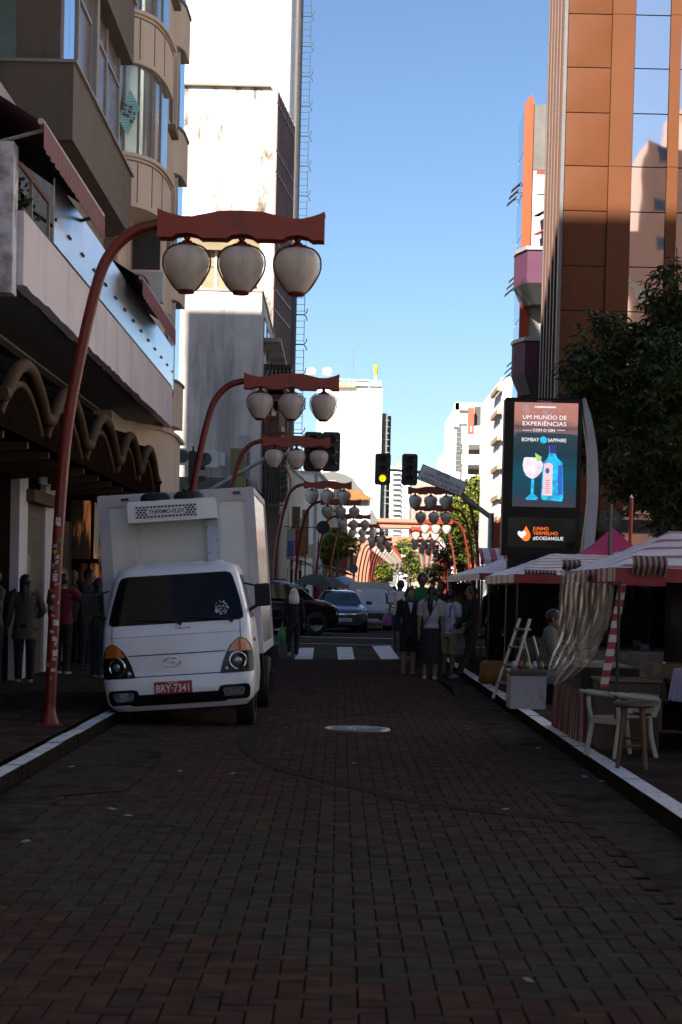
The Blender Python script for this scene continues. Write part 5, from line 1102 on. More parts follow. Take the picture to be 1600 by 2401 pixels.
e0, e1, e2, e3 = W(905, 1101, Ys+.15), W(1000, 1108, Ys+.15), W(1080, 1160, Ys+.15), W(1152, 1213, Ys+.15)
mb = MB(); mb.tube([e0, e1, e1.lerp(e2, .5), e2, e3], [.035, .045, .06, .065, .075], 10); obj('arm', mb, steel, tl); mb = MB(); mb.tube([(e3.x, e3.y, .1), e3, e3+Vector((0, 0, .12))], .085, 12); obj('post', mb, steel, tl)
sg = thing('warning_sign', 'tilted white sign reading ENTRE COM CUIDADO NO AMARELO PISCANTE on the signal arm', 'sign', parent=None)
q = [W(*p, Ys-.1) for p in ((991.5, 1087), (1096, 1130.5), (1082, 1168), (978.7, 1122.5))]; cq = (q[0]+q[1]+q[2]+q[3])/4; ang = atan2(q[1].z-q[0].z, q[1].x-q[0].x); sg.location = cq; sg.rotation_euler = (0, -ang, 0)
wq, hq = (q[1]-q[0]).length/2, (q[3]-q[0]).length/2; mb = MB(); mb.prism([(-wq, -hq), (wq, -hq), (wq, hq), (-wq, hq)], 0, .02, 'y'); obj('border', mb, sigm, sg); mb = MB(); k = .025; mb.prism([(-wq+k, -hq+k), (wq-k, -hq+k), (wq-k, hq-k), (-wq+k, hq-k)], -.006, -.001, 'y'); obj('plate', mb, mat('sign_face', (.90, .88, .88), .6, var=.05), sg)
for s_, z, x in (('ENTRE', .15, -.02), ('COM CUIDADO NO', .0, .02), ('AMARELO PISCANTE', -.15, -.0)):
    text(s_, .15, sigm, sg, (x, -.012, z), sx=.84, space=1.06)
Yl = 45.0; tl2 = thing('traffic_light', 'left traffic light mast with its grey arm reaching over the lanterns behind the truck', 'traffic light')
for px in (735, 776.5): a = W(px, 1059, Yl); signal(tl2, (a.x, Yl, a.z), .46, .98)
e0, e1, e2, e3 = W(785, 1067, Yl+.15), W(668, 1066, Yl+.15), W(632, 1070, Yl+.15), W(490, 1152, Yl+.15)
mb = MB(); mb.tube(bez([e0, e1, e2, e3], 4), .05, 10); obj('arm', mb, steel, tl2); e4 = W(462, 1172, Yl+.15); mb = MB(); mb.tube([e3, e4, (e4.x-.02, e4.y, .1)], .08, 12); obj('post', mb, steel, tl2)
a = W(452, 1098, Yl-.1); mb = MB(); mb.bbox(-.1, .1, -.1, .1, -.42, .42, .02); o = obj('side_signal', mb, sigm, tl2, loc=a); mb2 = MB()
for k in range(3): mb2 = MB(); z = (1-k)*.28; mb2.grid([[(.1+d, .1*cos(t_), z+.1*sin(t_)) for t_ in [pi*(-.1+1.2*i/10) for i in range(11)]] for d in (0, .2)]); obj('hood', mb2, sigm, o)
mb = MB(); mb.tube([(0, .1, -.5), (0, .1, .55)], .03, 6); obj('bracket', mb, sigm, o)
# ---------------- buildings beyond the crossing ----------------
def bpx(name, px0, py0, px1, py1, Y, dep, m, parent, ground=False, **k):
    pm = (px0+px1)/2; py = (py0+py1)/2
    xa, xb = W(px0, py, Y).x, W(px1, py, Y).x; zt, zb = W(pm, py0, Y).z, (0 if ground else W(pm, py1, Y).z)
    mb = MB(); mb.box(xa, xb, Y, Y+dep, zb, zt); return obj(name, mb, m, parent, **k)
def rpx(name, px0, py0, px1, py1, Y, d, m, parent, th=.04, **k): return bpx(name, px0, py0, px1, py1, Y-d-th, th, m, parent, **k)
stain = mat('stained_grey_wall', (.60, .55, .50), .92, var=.12, sc=.8, world=True, bump=.2, bsc=20, streak=.85, dirt=(.27, .25, .24), dthr=.46, dsc=.9)
wht = mat('sunlit_white_wall', (.78, .78, .76), .85, var=.03, sc=.5, world=True)
whst = mat('mouldy_white_wall', (.55, .54, .52), .85, var=.04, sc=.6, world=True, streak=.95, dirt=(.085, .05, .017), dthr=.51, dsc=1.5, stz=.33)
g1 = thing('grey_wall_building', 'building with a big stained grey blind wall beyond the cross street, behind the lanterns', 'building')
YG = 68.0; xr = -3.15
mb = MB(); mb.box(-14, xr, YG, 84, 5.2, 12.55); obj('blind_wall', mb, stain, g1)
mb = MB(); mb.box(-14, xr-.6, YG+.8, 84, 0, 5.2); obj('ground_floor', mb, mat('beige_wall', (.36, .33, .29), .85, var=.1, world=True, streak=.4), g1)
mb = MB(); mb.box(-14, xr+.04, YG-.04, 84, 12.55, 12.66); obj('coping', mb, mat('pinkish_coping', (.30, .26, .25), .9), g1)
xw = xr
for z, a, b in ((12.05, 70.5, 82), (9.6, 69.5, 83)): mb = MB(); mb.box(xr+.003, xr+.65, a, b, z-1.0 if z > 12 else z, z if z < 12 else z-.85); obj('ledge', mb, stain, g1)
for y0_, z0_, h_ in ((70, 10.6, 1.3), (73, 10.6, 1.3), (77, 10.6, 1.3), (70, 7.1, 1.7), (74, 7.1, 1.7), (78, 7.1, 1.7)):
    mb = MB(); mb.box(xr+.003, xr+.03, y0_, y0_+1.4, z0_, z0_+h_); w_ = obj('window', mb, tglass, g1); mb = MB(); mb.box(xr+.031, xr+.06, y0_-.06, y0_, z0_, z0_+h_); mb2 = MB(); mb2.box(xr+.031, xr+.06, y0_-.06, y0_+1.46, z0_+h_, z0_+h_+.06); obj('frame', mb2, whitep, w_)
# rooftop room with big windows
mb = MB(); mb.box(-9, -3.9, YG+1.2, 80, 12.66, 14.6); obj('roof_room', mb, mat('roof_room', (.26, .21, .14), .8, var=.1, world=True), g1)
for k in range(9):
    x = -8.9+k*.56
    for z in (12.75, 13.65): mb = MB(); mb.box(x+.04, x+.52, YG+1.16, YG+1.19, z, z+.82); obj('roof_window', mb, mat('beige_pane', (.26, .21, .13), .3, var=.15), g1)
    mb = MB(); mb.box(x-.04, x+.04, YG+1.12, YG+1.2, 12.66, 14.6); obj('roof_mullion', mb, whitep, g1)
mb = MB(); n = 30; mb.grid([[(-9.2+5.9*i/n, YG+.8+1.2*v, 14.72+.25*v+.09*sin(i*1.1)*(1-v)) for i in range(n+1)] for v in (0, .4, 1)]); mb.grid([[(-9.2+5.9*i/n, YG+.8, 14.72-.5*v+.09*sin(i*1.1)*(1-v)) for i in range(n+1)] for v in (0, 1)]); obj('tarpaulin', mb, mat('canvas_tarp', (.22, .17, .10), .85, var=.25, sc=2), g1)
# low shop front of the corner: eave, wall, curved pediment
mb = MB(); mb.box(-9, -3.5, YG-1.0, YG-.003, 5.15, 5.55)
for k in range(26): x = -9+k*.21; mb.prism([(x, 5.15), (x+.105, 4.98), (x+.21, 5.15)], YG-1.05, YG-.1, 'y')
obj('corrugated_eave', mb, mat('mossy_eave', (.08, .075, .06), .9, var=.4, sc=3), g1)
mb = MB(); mb.box(-9, -3.9, YG-.6, YG+.8, 0, 4.97); obj('shop_wall', mb, mat('beige_wall', (.36, .33, .29), .85), g1)
cw = mat('cornice', (.36, .33, .30), .8, var=.1, world=True)
for k in range(3):
    q = bez([(-8.2, 0, 3.6+k*.2), (-7.2, 0, 3.65+k*.2), (-6.3, 0, 4.0+k*.2), (-5.4, 0, 4.1+k*.2), (-4.5, 0, 3.7+k*.2), (-3.6, 0, 3.3+k*.2)], 5); mb = MB(); mb.rings([[(p.x, YG-.62-.12*k, p.z), (p.x, YG-.62-.12*k, p.z+.12), (p.x, YG-.5, p.z+.12), (p.x, YG-.5, p.z)] for p in q], smooth=False); obj('curved_cornice', mb, cw, g1)
aircon(tuple(W(435, 1090, YG-.95)), 'small white air conditioner with an oval badge under the mossy eave'); aircon(tuple(W(488, 1096, YG-.95)), 'white air conditioner with a barred front, second under the mossy eave'); aircon(tuple(W(507, 1092, YG-.95)), 'narrow air conditioner, rightmost of those under the mossy eave', s=.8)
mb = MB(); a = W(560, 1080, YG-1.5); mb.box(a.x-.3, a.x+.2, YG-1.6, YG-1.5, 3.4, 6.6); obj('olive_panel', mb, mat('olive_wall', (.16, .16, .05), .8, var=.3), g1)
# stained white building
w2 = thing('stained_white_building', 'sunlit white building with brown mould stains and a gridded glass side', 'building')
a = W(437, 700, 84).x; xr2 = -3.44; ht = W(650, 199, 84).z
mb = MB(); mb.box(-16, xr2, 84.5, 91, 0, ht); obj('blind_wall', mb, whst, w2); mb = MB(); mb.box(-16, xr2-.25, 84.3, 84.6, ht, ht+.08); obj('roof_flashing', mb, mat('flashing', (.2, .17, .12), .7), w2)
dx = .62
mb = MB(); mb.prism([(xr2+.003, 84.5), (xr2+.003, 91), (xr2+dx, 91)], 4, ht+.03); obj('glass_wall', mb, mat('grid_glass', (.22, .24, .27), .12, metal=.5, var=.2, sc=.4, world=True), w2)
pm = mat('pink_mullion', (.26, .17, .15), .6)
for k in range(9): y = 84.5+k*6.5/8; q = xr2+dx*k/8; mb = MB(); mb.box(q+.0, q+.07, y-.03, y+.03, 4, ht); obj('mullion', mb, pm, w2)
z = 5.0; k = 0
while z < ht: mb = MB(); mb.prism([(xr2+.0, 84.45), (xr2+dx, 90.95), (xr2+dx+.06, 90.9), (xr2+.06, 84.4)], z, z+.08); obj('transom', mb, pm, w2); z += (2.2 if k % 2 else .95); k += 1

v = W(478, 192, 86); mb = MB()
for i in range(4):
    for j in range(2): mb.box(v.x-.6+i*.35, v.x-.33+i*.35, 86, 86.2, ht+.1+j*.28, ht+.32+j*.28)
obj('roof_grille', mb, mat('ochre_block', (.42, .36, .16), .8), w2)
# tall tower with dark tube and balcony frames
w1 = thing('white_tower', 'very tall sunlit white blind wall tower behind the stained building', 'building')
mb = MB(); mb.box(-9.8, -3.42, 100, 105, 0, 36); obj('blind_wall', mb, wht, w1)
mb = MB(); mb.box(-3.42, -3.34, 99.95, 105, 3, 36); obj('edge_trim', mb, mat('pink_edge', (.36, .26, .22), .8), w1)
mb = MB(); mb.box(-3.34, -3.30, 100.4, 104.9, 3, 36); obj('glass_side', mb, skyg, w1)
cyl = mat('dark_column', (.055, .05, .052), .55, var=.15)
mb = MB(); mb.cyl((-2.98, 100, 0), .27, 37, 20); obj('round_column', mb, cyl, w1)
z = 5.2
while z < 42:
    mb = MB(); mb.tube([(-3.3, 100, z), (-2.3, 100, z)], .035, 6); mb.tube([(-2.3, 100, z), (-2.17, 100, z+.12), (-2.12, 100, z+.32)], .03, 5); mb.tube([(-2.3, 100, z), (-2.17, 100, z-.12), (-2.12, 100, z-.32)], .03, 5); obj('bracket', mb, mat('blue_steel', (.03, .05, .06), .5), w1)
    for k in range(4): mb = MB(); mb.tube([(-3.3, 100, z+.2+k*.36), (-2.28, 100, z+.2+k*.36)], .013, 4); obj('rung', mb, mat('blue_steel', (.03, .05, .06), .5), w1)
    mb = MB(); mb.tube([(-2.28, 100, z+.12), (-2.28, 100, z+1.4)], .018, 4); obj('stile', mb, mat('blue_steel', (.03, .05, .06), .5), w1); z += 1.62
# red pavilion with tiled roofs
pvn = thing('tiled_pavilion', 'oriental shop front with two dark tiled roofs and red lattice beyond the crossing', 'building')
rdk = mat('lacquer_red', (.22, .02, .015), .5, var=.15); tl_ = mat('grey_tile', (.10, .095, .08), .7, var=.35, sc=4); tld = mat('dark_tile', (.035, .032, .028), .6, var=.3, sc=4)
YP = 71.0
mb = MB(); mb.box(-3.1, -2.45, YP+.6, 83.5, 0, 8.2); obj('wall', mb, mat('pavilion_wall', (.26, .20, .16), .8, var=.15, world=True), pvn)
def tiled(za, zb, x0, x1, xe, m, nm, yy=YP, rows=6):
    mb = MB(); n = 8
    for k in range(rows):
        v0, v1 = k/rows, (k+1)/rows
        for i in range(n):
            u0_, u1_ = i/n, (i+1)/n
            def Pp(u, v): return (x0+(x1-x0)*u+(xe*(1-v)*(2*u-1)), yy-.5*(1-v), za+(zb-za)*v**.8+.16*abs(2*u-1)**3*(1-v))
            a, b, c, d = Pp(u0_, v0), Pp(u1_, v0), Pp(u1_, v1), Pp(u0_, v1); mid = [((a[0]+b[0])/2, a[1]-.05, (a[2]+b[2])/2+.05), ((c[0]+d[0])/2, c[1]-.05, (c[2]+d[2])/2+.03)]
            mb.add([a, mid[0], mid[1], d], [(0, 1, 2, 3)]); mb.add([mid[0], b, c, mid[1]], [(0, 1, 2, 3)])
    mb.box(x0-.02, x1+.02, yy+.0, yy+.3, zb-.1, zb+.12); return obj(nm, mb, m, pvn)
a, b = W(618, 905, YP), W(690, 862, YP); tiled(a.z, b.z, a.x, b.x-.1, .2, tld, 'upper_roof'); a, b = W(622, 1182, YP), W(672, 1062, YP); tiled(a.z, b.z, a.x+.05, b.x, .12, tl_, 'lower_roof', rows=9)
mb = MB(); v = W(645, 1184, YP-.5); mb.box(v.x-.45, v.x+.4, YP-.55, YP-.5, v.z-.05, v.z+.02); obj('green_eave', mb, mat('green_trim', (.08, .22, .15), .6), pvn)
v = W(640, 938, YP-.3); mb = MB(); mb.box(v.x-.3, v.x+.25, YP-.35, YP-.3, v.z-.04, v.z+.05); obj('green_eave', mb, mat('green_trim', (.08, .22, .15), .6), pvn)
for px in (617, 634, 652, 671): bpx('red_post', px-2, 925, px+2.5, 1075, YP-.15, .12, rdk, pvn)
for py in (925, 975, 1012, 1048): bpx('red_beam', 612, py, 676, py+8, YP-.2, .1, rdk, pvn)
for k in range(14): px = 614+k*4.4; bpx('baluster', px, 1020, px+1.6, 1048, YP-.1, .04, rdk if k % 2 else mat('cream_slat', (.5, .42, .32), .8), pvn)
bpx('cream_panel', 596, 945, 612, 1040, YP-.3, .1, mat('cream_panel', (.45, .34, .24), .8, var=.3, sc=3), pvn); bpx('cream_panel', 655, 950, 668, 1000, YP-.25, .05, mat('cream_panel', (.45, .34, .24), .8), pvn)
mb = MB(); q = bez([W(668, 1090, YP-.4), W(682, 1130, YP-.5), W(672, 1185, YP-.55), W(655, 1215, YP-.4), W(668, 1190, YP-.5)], 5); mb.tube(q, .05, 6); obj('swirl_ornament', mb, mat('salmon_ornament', (.45, .22, .15), .6), pvn)
# row houses along both sides beyond
def xb(Y, s): return (kl(Y)-1.9) if s < 0 else (kr(Y)+1.9)
cols = {'cream': (.45, .38, .28), 'white': (.62, .60, .57), 'grey': (.30, .29, .28), 'ochre': (.46, .28, .07), 'rose': (.36, .16, .10), 'pale_blue': (.34, .38, .40)}
def row(Y0, Y1, h, c, s, lab):
    m = mat(c+'_facade', cols[c], .85, var=.1, sc=.7, world=True, streak=.4); t = thing('row_house', lab, 'building'); xa, xc = xb(Y0, s), xb(Y1, s); mb = MB()
    mb.prism([(xa, Y0), (xc, Y1), (xc+s*9, Y1), (xa+s*9, Y0)] if s > 0 else [(xa, Y0), (xa-9, Y0), (xc-9, Y1), (xc, Y1)], 0, h); obj('wall', mb, m, t)
    mb = MB(); mb.prism([(xa-s*.12, Y0-.05), (xc-s*.12, Y1+.0), (xc+s*9, Y1), (xa+s*9, Y0-.05)], h, h+.2); obj('cornice', mb, cw, t); n = max(2, int((Y1-Y0)/2.6))
    for fl in range(1, int(h/3.0)):
        for k in range(n):
            y = Y0+(Y1-Y0)*(k+.5)/n; x = xa+(xc-xa)*(k+.5)/n; mb = MB(); mb.box(x-.04, x+.04, y-.55, y+.55, fl*3+.9, fl*3+2.3); w_ = obj('window', mb, tglass, t); mb = MB(); mb.box(x-s*.1-.02, x-s*.1+.02, y-.65, y+.65, fl*3+.78, fl*3+.88); obj('sill', mb, whitep, w_)
    for k in range(n):
        y = Y0+(Y1-Y0)*(k+.5)/n; x = xa+(xc-xa)*(k+.5)/n; mb = MB(); mb.box(x-.04, x+.04, y-1.0, y+1.0, .15, 2.5); obj('shopfront', mb, dark if k % 2 else woodd, t)
        if k % 2 == 0: mb = MB(); mb.slab((x, y-1.1, 3.05), (x, y+1.1, 3.05), (x-s*1.1, y+1.1, 2.6), (x-s*1.1, y-1.1, 2.6), .04); obj('awning', mb, mat(['green_awning', 'brown_awning', 'red_awning'][(k+len(lab)) % 3], [(.04, .07, .05), (.09, .05, .03), (.2, .03, .02)][(k+len(lab)) % 3], .8), t)
        if k % 2: mb = MB(); mb.box(x-s*.9 if s > 0 else x+.1, x-s*.1 if s > 0 else x+.9, y-.06, y+.06, 3.1, 3.1+random.uniform(.7, 1.6)); obj('hanging_sign', mb, mat(['sign_red', 'sign_cream', 'sign_yellow'][k//2 % 3], [(.35, .03, .02), (.5, .45, .36), (.6, .38, .05)][k//2 % 3], .6, var=.2, sc=6), t)
    return t
for a in [(84, 99.5, 7.4, 'grey', 'low grey shop house below the gridded glass side'), (112.3, 122, 8.6, 'white', 'pale row house past the dark round column'), (122.2, 131, 7.2, 'ochre', 'low ochre row house on the left side of the far street'), (131.2, 142, 9.2, 'cream', 'cream row house on the left, past the ochre one'), (142.2, 155, 7.5, 'rose', 'rose row house on the left before the orange tiled house'), (215, 235, 9, 'rose', 'rose row house on the left beyond the tiled house'), (235.3, 262, 8, 'ochre', 'sunlit ochre row house far down the left side'), (262.3, 330, 9, 'rose', 'rose row house farthest down the left side')]:
    row(*a[:4], -1, a[4])
for a in [(69.2, 80, 5.4, 'cream', 'low cream shop past the orange building, behind the trees'), (110, 126, 6.5, 'rose', 'rose row house on the right, behind the trees'), (126.2, 145, 7, 'ochre', 'ochre row house on the right of the far street'), (145.2, 164, 6.5, 'white', 'white row house on the right before the car park'), (205, 230, 9, 'ochre', 'ochre row house far on the right side'), (230.3, 270, 8, 'rose', 'rose row house farthest on the right side')]:
    row(*a[:4], 1, a[4])
# car park and white towers on the right
gp = thing('car_park', 'white multi-storey car park with open decks on the right skyline', 'building'); YC = 165; wc = wht
bpx('core_wall', 1168, 946, 1300, 1300, YC+.5, 20, wc, gp, ground=True)
for t_, b_ in ((1000, 1042), (1066, 1089), (1113, 1180)): bpx('deck_parapet', 1083, t_, 1168, b_, YC, .5, wc, gp)
bpx('left_pier', 1083, 1000, 1096, 1300, YC+.02, .4, wc, gp, ground=True); bpx('right_pier', 1162, 1000, 1168.5, 1300, YC+.02, .4, wc, gp, ground=True)
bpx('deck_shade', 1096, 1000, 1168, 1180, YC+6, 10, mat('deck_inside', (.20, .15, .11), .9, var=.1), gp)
for py in (1042, 1089): bpx('deck_soffit', 1090, py, 1168, py+2, YC+.5, 6, wc, gp)
for a in ((1068, 944, 1170, 962), (1068, 944, 1077, 1000), (1111, 962, 1115, 1000), (1139, 962, 1168, 972), (1139, 982, 1168, 992)): bpx('top_frame', *a, YC+1.2, 3, wc, gp)
bpx('brick_panel', 1098, 956, 1112, 1016, YC-.1, .6, mat('brick_red', (.36, .09, .05), .8, var=.1), gp); bpx('dark_louvre', 1113, 953, 1139, 998, YC+.9, .2, mat('dark_louvre', (.07, .065, .06), .7), gp)
for k in range(5): bpx('roof_post', 1084+k*20, 999, 1087+k*20, 1012, YC-.2, .1, wc, gp)
tr_ = thing('office_tower', 'pale tower with a dark glass strip left of the car park', 'building'); bpx('wall', 1058, 962, 1180, 1300, 195, 15, wc, tr_, ground=True); bpx('dark_glass', 1070, 993, 1094, 1105, 194.9, .05, mat('strip_glass', (.12, .12, .12), .2, var=.3, sc=.4), tr_)
for k in range(9): bpx('floor_line', 1070, 1003+k*11, 1094, 1004.2+k*11, 194.8, .05, mat('floor_line', (.3, .3, .3), .6), tr_)
ft = thing('far_white_tower', 'small stepped white tower in the haze at the end of the gap', 'building'); bpx('wall', 1033, 1064, 1060, 1300, 320, 15, wc, ft, ground=True); bpx('wall', 1047, 1050, 1060, 1064, 320, 10, wc, ft); bpx('roof_box', 1046, 1052, 1058, 1056, 318, 1, dark, ft)
for r in range(6):
    for c in range(6): bpx('window', 1035+c*4, 1070+r*7, 1036.8+c*4, 1072.5+r*7, 319.9, .05, mat('pale_window', (.35, .38, .42), .4), ft)
rw = thing('white_side_building', 'white building with balcony ledges seen edge-on right of the car park', 'building'); bpx('wall', 1172, 885, 1240, 1300, 94, 14, wht, rw, ground=True)
for py in (905, 960, 1022, 1090, 1160, 1210): bpx('ledge', 1166, py, 1174, py+10, 93.6, 4, mat('tan_ledge', (.40, .28, .18), .8), rw)
mb = MB(); v = W(1183, 1228, 93.5)
mb.tube([(v.x+.35*cos(a*pi/12), 93.4, v.z+.35*sin(a*pi/12)) for a in range(25)], .05, 6); obj('round_sign', mb, mat('sign_red', (.35, .03, .02), .6), rw)
# centre skyline
ct = thing('white_slab_tower', 'big sunlit white slab building in the middle with tanks and aerials on its roof', 'building'); YT = 300
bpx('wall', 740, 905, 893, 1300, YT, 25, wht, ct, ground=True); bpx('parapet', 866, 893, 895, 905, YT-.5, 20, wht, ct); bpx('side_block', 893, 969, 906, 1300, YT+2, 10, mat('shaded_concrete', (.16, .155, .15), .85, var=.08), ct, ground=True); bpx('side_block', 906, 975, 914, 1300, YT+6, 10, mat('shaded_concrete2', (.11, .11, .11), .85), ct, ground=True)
for k in range(14): bpx('floor_line', 893, 985+k*15, 913, 986.3+k*15, YT+1.9, .05, mat('floor_line', (.3, .3, .3), .6), ct)
for px in (730, 768): mb = MB(); v = W(px, 880, YT+4); mb.lathe([(.01, 0), (.8, 0), (.85, .9), (.5, 1.25), (.01, 1.3)], n=16, M=Matrix.Translation((v.x, YT+4, v.z))); obj('water_tank', mb, wht, ct)
for k in range(11): px = 792+k*3.9; bpx('roof_frame', px, 893+(k % 3)*2, px+1.6, 908, YT-1, .4, mat('yellow_steel', (.55, .40, .08), .7), ct)
bpx('roof_rail', 790, 889, 866, 891, YT-1, .3, wht, ct); bpx('roof_box', 835, 890, 863, 904, YT-.6, 2, wht, ct)
mb = MB(); v = W(828, 885, YT); mb.tube([v, v+Vector((0, 0, 6))], .06, 4); obj('aerial', mb, steel, ct)
stt = thing('roof_figure', 'small golden yellow figure on a white plinth on the slab building roof', 'statue'); bpx('plinth', 878, 880, 883, 893, YT-.3, .4, wht, stt); v = W(881, 878, YT-.3); mb = MB(); mb.rings([[(v.x+r*cos(a*pi/4), v.y+r*sin(a*pi/4), v.z+z) for a in range(8)] for z, r in ((0, .15), (.3, .35), (.9, .3), (1.2, .42), (1.5, .3), (1.65, .1))]); obj('figure', mb, mat('golden', (.75, .48, .05), .5), stt)
mb = MB(); mb.tube([v+Vector((0, 0, 1.6)), v+Vector((0, 0, 3))], .05, 4); mb.tube([v+Vector((-.5, 0, 2.4)), v+Vector((.5, 0, 2.5))], .04, 4); obj('aerial', mb, steel, stt)
hl_ = thing('terraced_grey_building', 'grey building with a rounded stepped outline under the white slab', 'building'); pts = [(738, 1300), (738, 1120), (760, 1108), (782, 1105), (808, 1112), (828, 1122), (840, 1140), (852, 1150), (862, 1175), (884, 1215), (884, 1300)]; mb = MB(); q = [W(*p, 230) for p in pts]; mb.prism([(v.x, max(v.z, 0)) for v in q], 230, 240, 'y'); obj('wall', mb, mat('haze_grey', (.13, .13, .125), .9, var=.05), hl_)
hs = thing('tiled_house', 'white house with an orange tiled roof on the left side of the far street', 'building'); bpx('wall', 760, 1168, 868, 1262, 200, 12, wht, hs); bpx('lower_wall', 760, 1262, 868, 1300, 200, 12, mat('rose_facade', cols['rose'], .85), hs, ground=True)
a, b, c, d = W(755, 1171, 199), W(874, 1171, 199), W(838, 1150, 205), W(765, 1148, 205); mb = MB(); mb.add([a, b, c, d], [(0, 1, 2, 3)]); rt_ = obj('roof', mb, mat('orange_tile', (.34, .15, .04), .8, var=.2, sc=2), hs)
for k in range(24): u = k/23; mb = MB(); mb.tube([a.lerp(b, u), d.lerp(c, u)], .09, 5); obj('tile_rib', mb, mat('orange_tile', (.34, .15, .04), .8), rt_)
w_ = rpx('window', 845, 1172, 864, 1190, 200, 0, mat('grey_shutter', (.25, .24, .22), .6), hs); rpx('frame', 843, 1170, 866, 1192, 200, -.02, whitep, w_, th=.01)
ov = thing('pink_overpass', 'salmon pink overpass building crossing the far street', 'bridge'); pk_ = mat('salmon_concrete', (.38, .19, .12), .85, var=.08, sc=.4)
bpx('top_beam', 845, 1216, 1030, 1238, 238, 4, pk_, ov); bpx('red_line', 845, 1224, 1030, 1227, 237.7, .2, mat('deep_red', (.18, .02, .03), .7), ov); bpx('deck', 845, 1257, 1030, 1279, 238, 5, pk_, ov); bpx('pier', 862, 1238, 880, 1257, 239, 2, pk_, ov); bpx('pier', 960, 1238, 1000, 1257, 239, 2, pk_, ov); bpx('dark_base', 850, 1280, 940, 1312, 246, 1, mat('dark_band', (.10, .095, .09), .8), ov)
for k in range(3): bpx('handrail', 880, 1240+k*5, 962, 1240.8+k*5, 238, .1, steel, ov)
bpx('side_pier', 845, 1279, 856, 1300, 238, 4, pk_, ov, ground=True); bpx('side_pier', 1020, 1279, 1030, 1300, 238, 4, pk_, ov, ground=True)
apt = thing('balcony_tower', 'thin white apartment tower with stacked balconies behind the signals', 'building'); bpx('wall', 906, 1092, 962, 1300, 420, 14, wht, apt, ground=True); bpx('roof_room', 926, 1084, 948, 1092, 421, 6, mat('brick_red2', (.45, .22, .16), .8), apt)
for k in range(14):
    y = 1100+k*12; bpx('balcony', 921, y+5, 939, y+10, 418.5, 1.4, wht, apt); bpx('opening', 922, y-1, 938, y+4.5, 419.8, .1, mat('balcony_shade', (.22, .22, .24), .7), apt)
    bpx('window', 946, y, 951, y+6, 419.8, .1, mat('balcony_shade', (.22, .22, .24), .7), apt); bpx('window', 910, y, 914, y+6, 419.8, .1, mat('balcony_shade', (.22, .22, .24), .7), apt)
ap2 = thing('peach_block', 'peach and white apartment block behind the right lantern row', 'building'); bpx('wall', 965, 1130, 1062, 1300, 380, 14, mat('peach_wall', (.40, .27, .20), .85, var=.06), ap2, ground=True)
for r in range(10):
    for c in range(7): bpx('window', 969+c*13, 1138+r*14, 976+c*13, 1146+r*14, 379.9, .1, mat('balcony_shade', (.22, .22, .24), .7), ap2)
eb = thing('end_block', 'low pale block closing the far end of the street', 'building'); bpx('wall', 820, 1330, 1100, 1382, 520, 10, mat('end_wall', (.16, .14, .08), .9, var=.2, sc=.1), eb, ground=True)
# trees down the street
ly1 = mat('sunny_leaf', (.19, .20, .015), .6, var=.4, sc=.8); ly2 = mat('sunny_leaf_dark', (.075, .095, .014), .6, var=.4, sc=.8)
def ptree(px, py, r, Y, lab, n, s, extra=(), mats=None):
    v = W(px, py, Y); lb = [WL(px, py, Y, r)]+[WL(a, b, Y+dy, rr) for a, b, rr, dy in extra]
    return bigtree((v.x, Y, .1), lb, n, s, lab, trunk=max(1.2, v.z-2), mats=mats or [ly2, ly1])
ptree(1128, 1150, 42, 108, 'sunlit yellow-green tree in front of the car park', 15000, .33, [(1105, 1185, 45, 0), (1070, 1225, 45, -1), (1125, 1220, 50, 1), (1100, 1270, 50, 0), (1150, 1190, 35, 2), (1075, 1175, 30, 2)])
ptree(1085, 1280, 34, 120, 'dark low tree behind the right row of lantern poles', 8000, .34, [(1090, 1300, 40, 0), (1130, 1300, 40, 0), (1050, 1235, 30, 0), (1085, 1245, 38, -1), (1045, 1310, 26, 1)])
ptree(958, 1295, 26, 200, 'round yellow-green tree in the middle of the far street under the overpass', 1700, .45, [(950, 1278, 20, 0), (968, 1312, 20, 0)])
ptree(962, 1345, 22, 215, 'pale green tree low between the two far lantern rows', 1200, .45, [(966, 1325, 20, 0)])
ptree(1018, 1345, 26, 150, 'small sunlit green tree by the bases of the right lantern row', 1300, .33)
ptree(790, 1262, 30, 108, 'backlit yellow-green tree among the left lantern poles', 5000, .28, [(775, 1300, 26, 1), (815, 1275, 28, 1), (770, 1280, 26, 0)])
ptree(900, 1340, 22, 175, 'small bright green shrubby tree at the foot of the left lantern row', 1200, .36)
# umbrellas, awnings and signs on the left pavement
def umbrella(px, py, Y, r, m, lab):
    v = W(px, py, Y); t = thing('umbrella', lab, 'umbrella', (v.x, Y, .12)); mb = MB(); h = v.z-.12
    mb.lathe([(r, -.42), (r*.85, -.28), (r*.5, -.1), (.02, 0)], c=(0, 0, h), n=8); obj('canopy', mb, m, t); mb = MB(); mb.cyl((0, 0, 0), .02, h+.08, 6); obj('pole', mb, dark, t); return t
umbrella(737, 1345, 66.5, .78, mat('dark_green_canvas', (.035, .055, .045), .8, var=.1), 'dark green market umbrella above the cars'); umbrella(775, 1352, 72, .7, mat('slate_canvas', (.06, .09, .11), .8), 'slate blue umbrella right of the dark green one')
umbrella(806, 1350, 82, .75, mat('sky_canvas', (.25, .42, .55), .8), 'light blue umbrella third in the row'); umbrella(826, 1362, 88, .7, mat('pinkwhite_canvas', (.6, .35, .36), .8), 'pink and white umbrella, farthest right of the row')
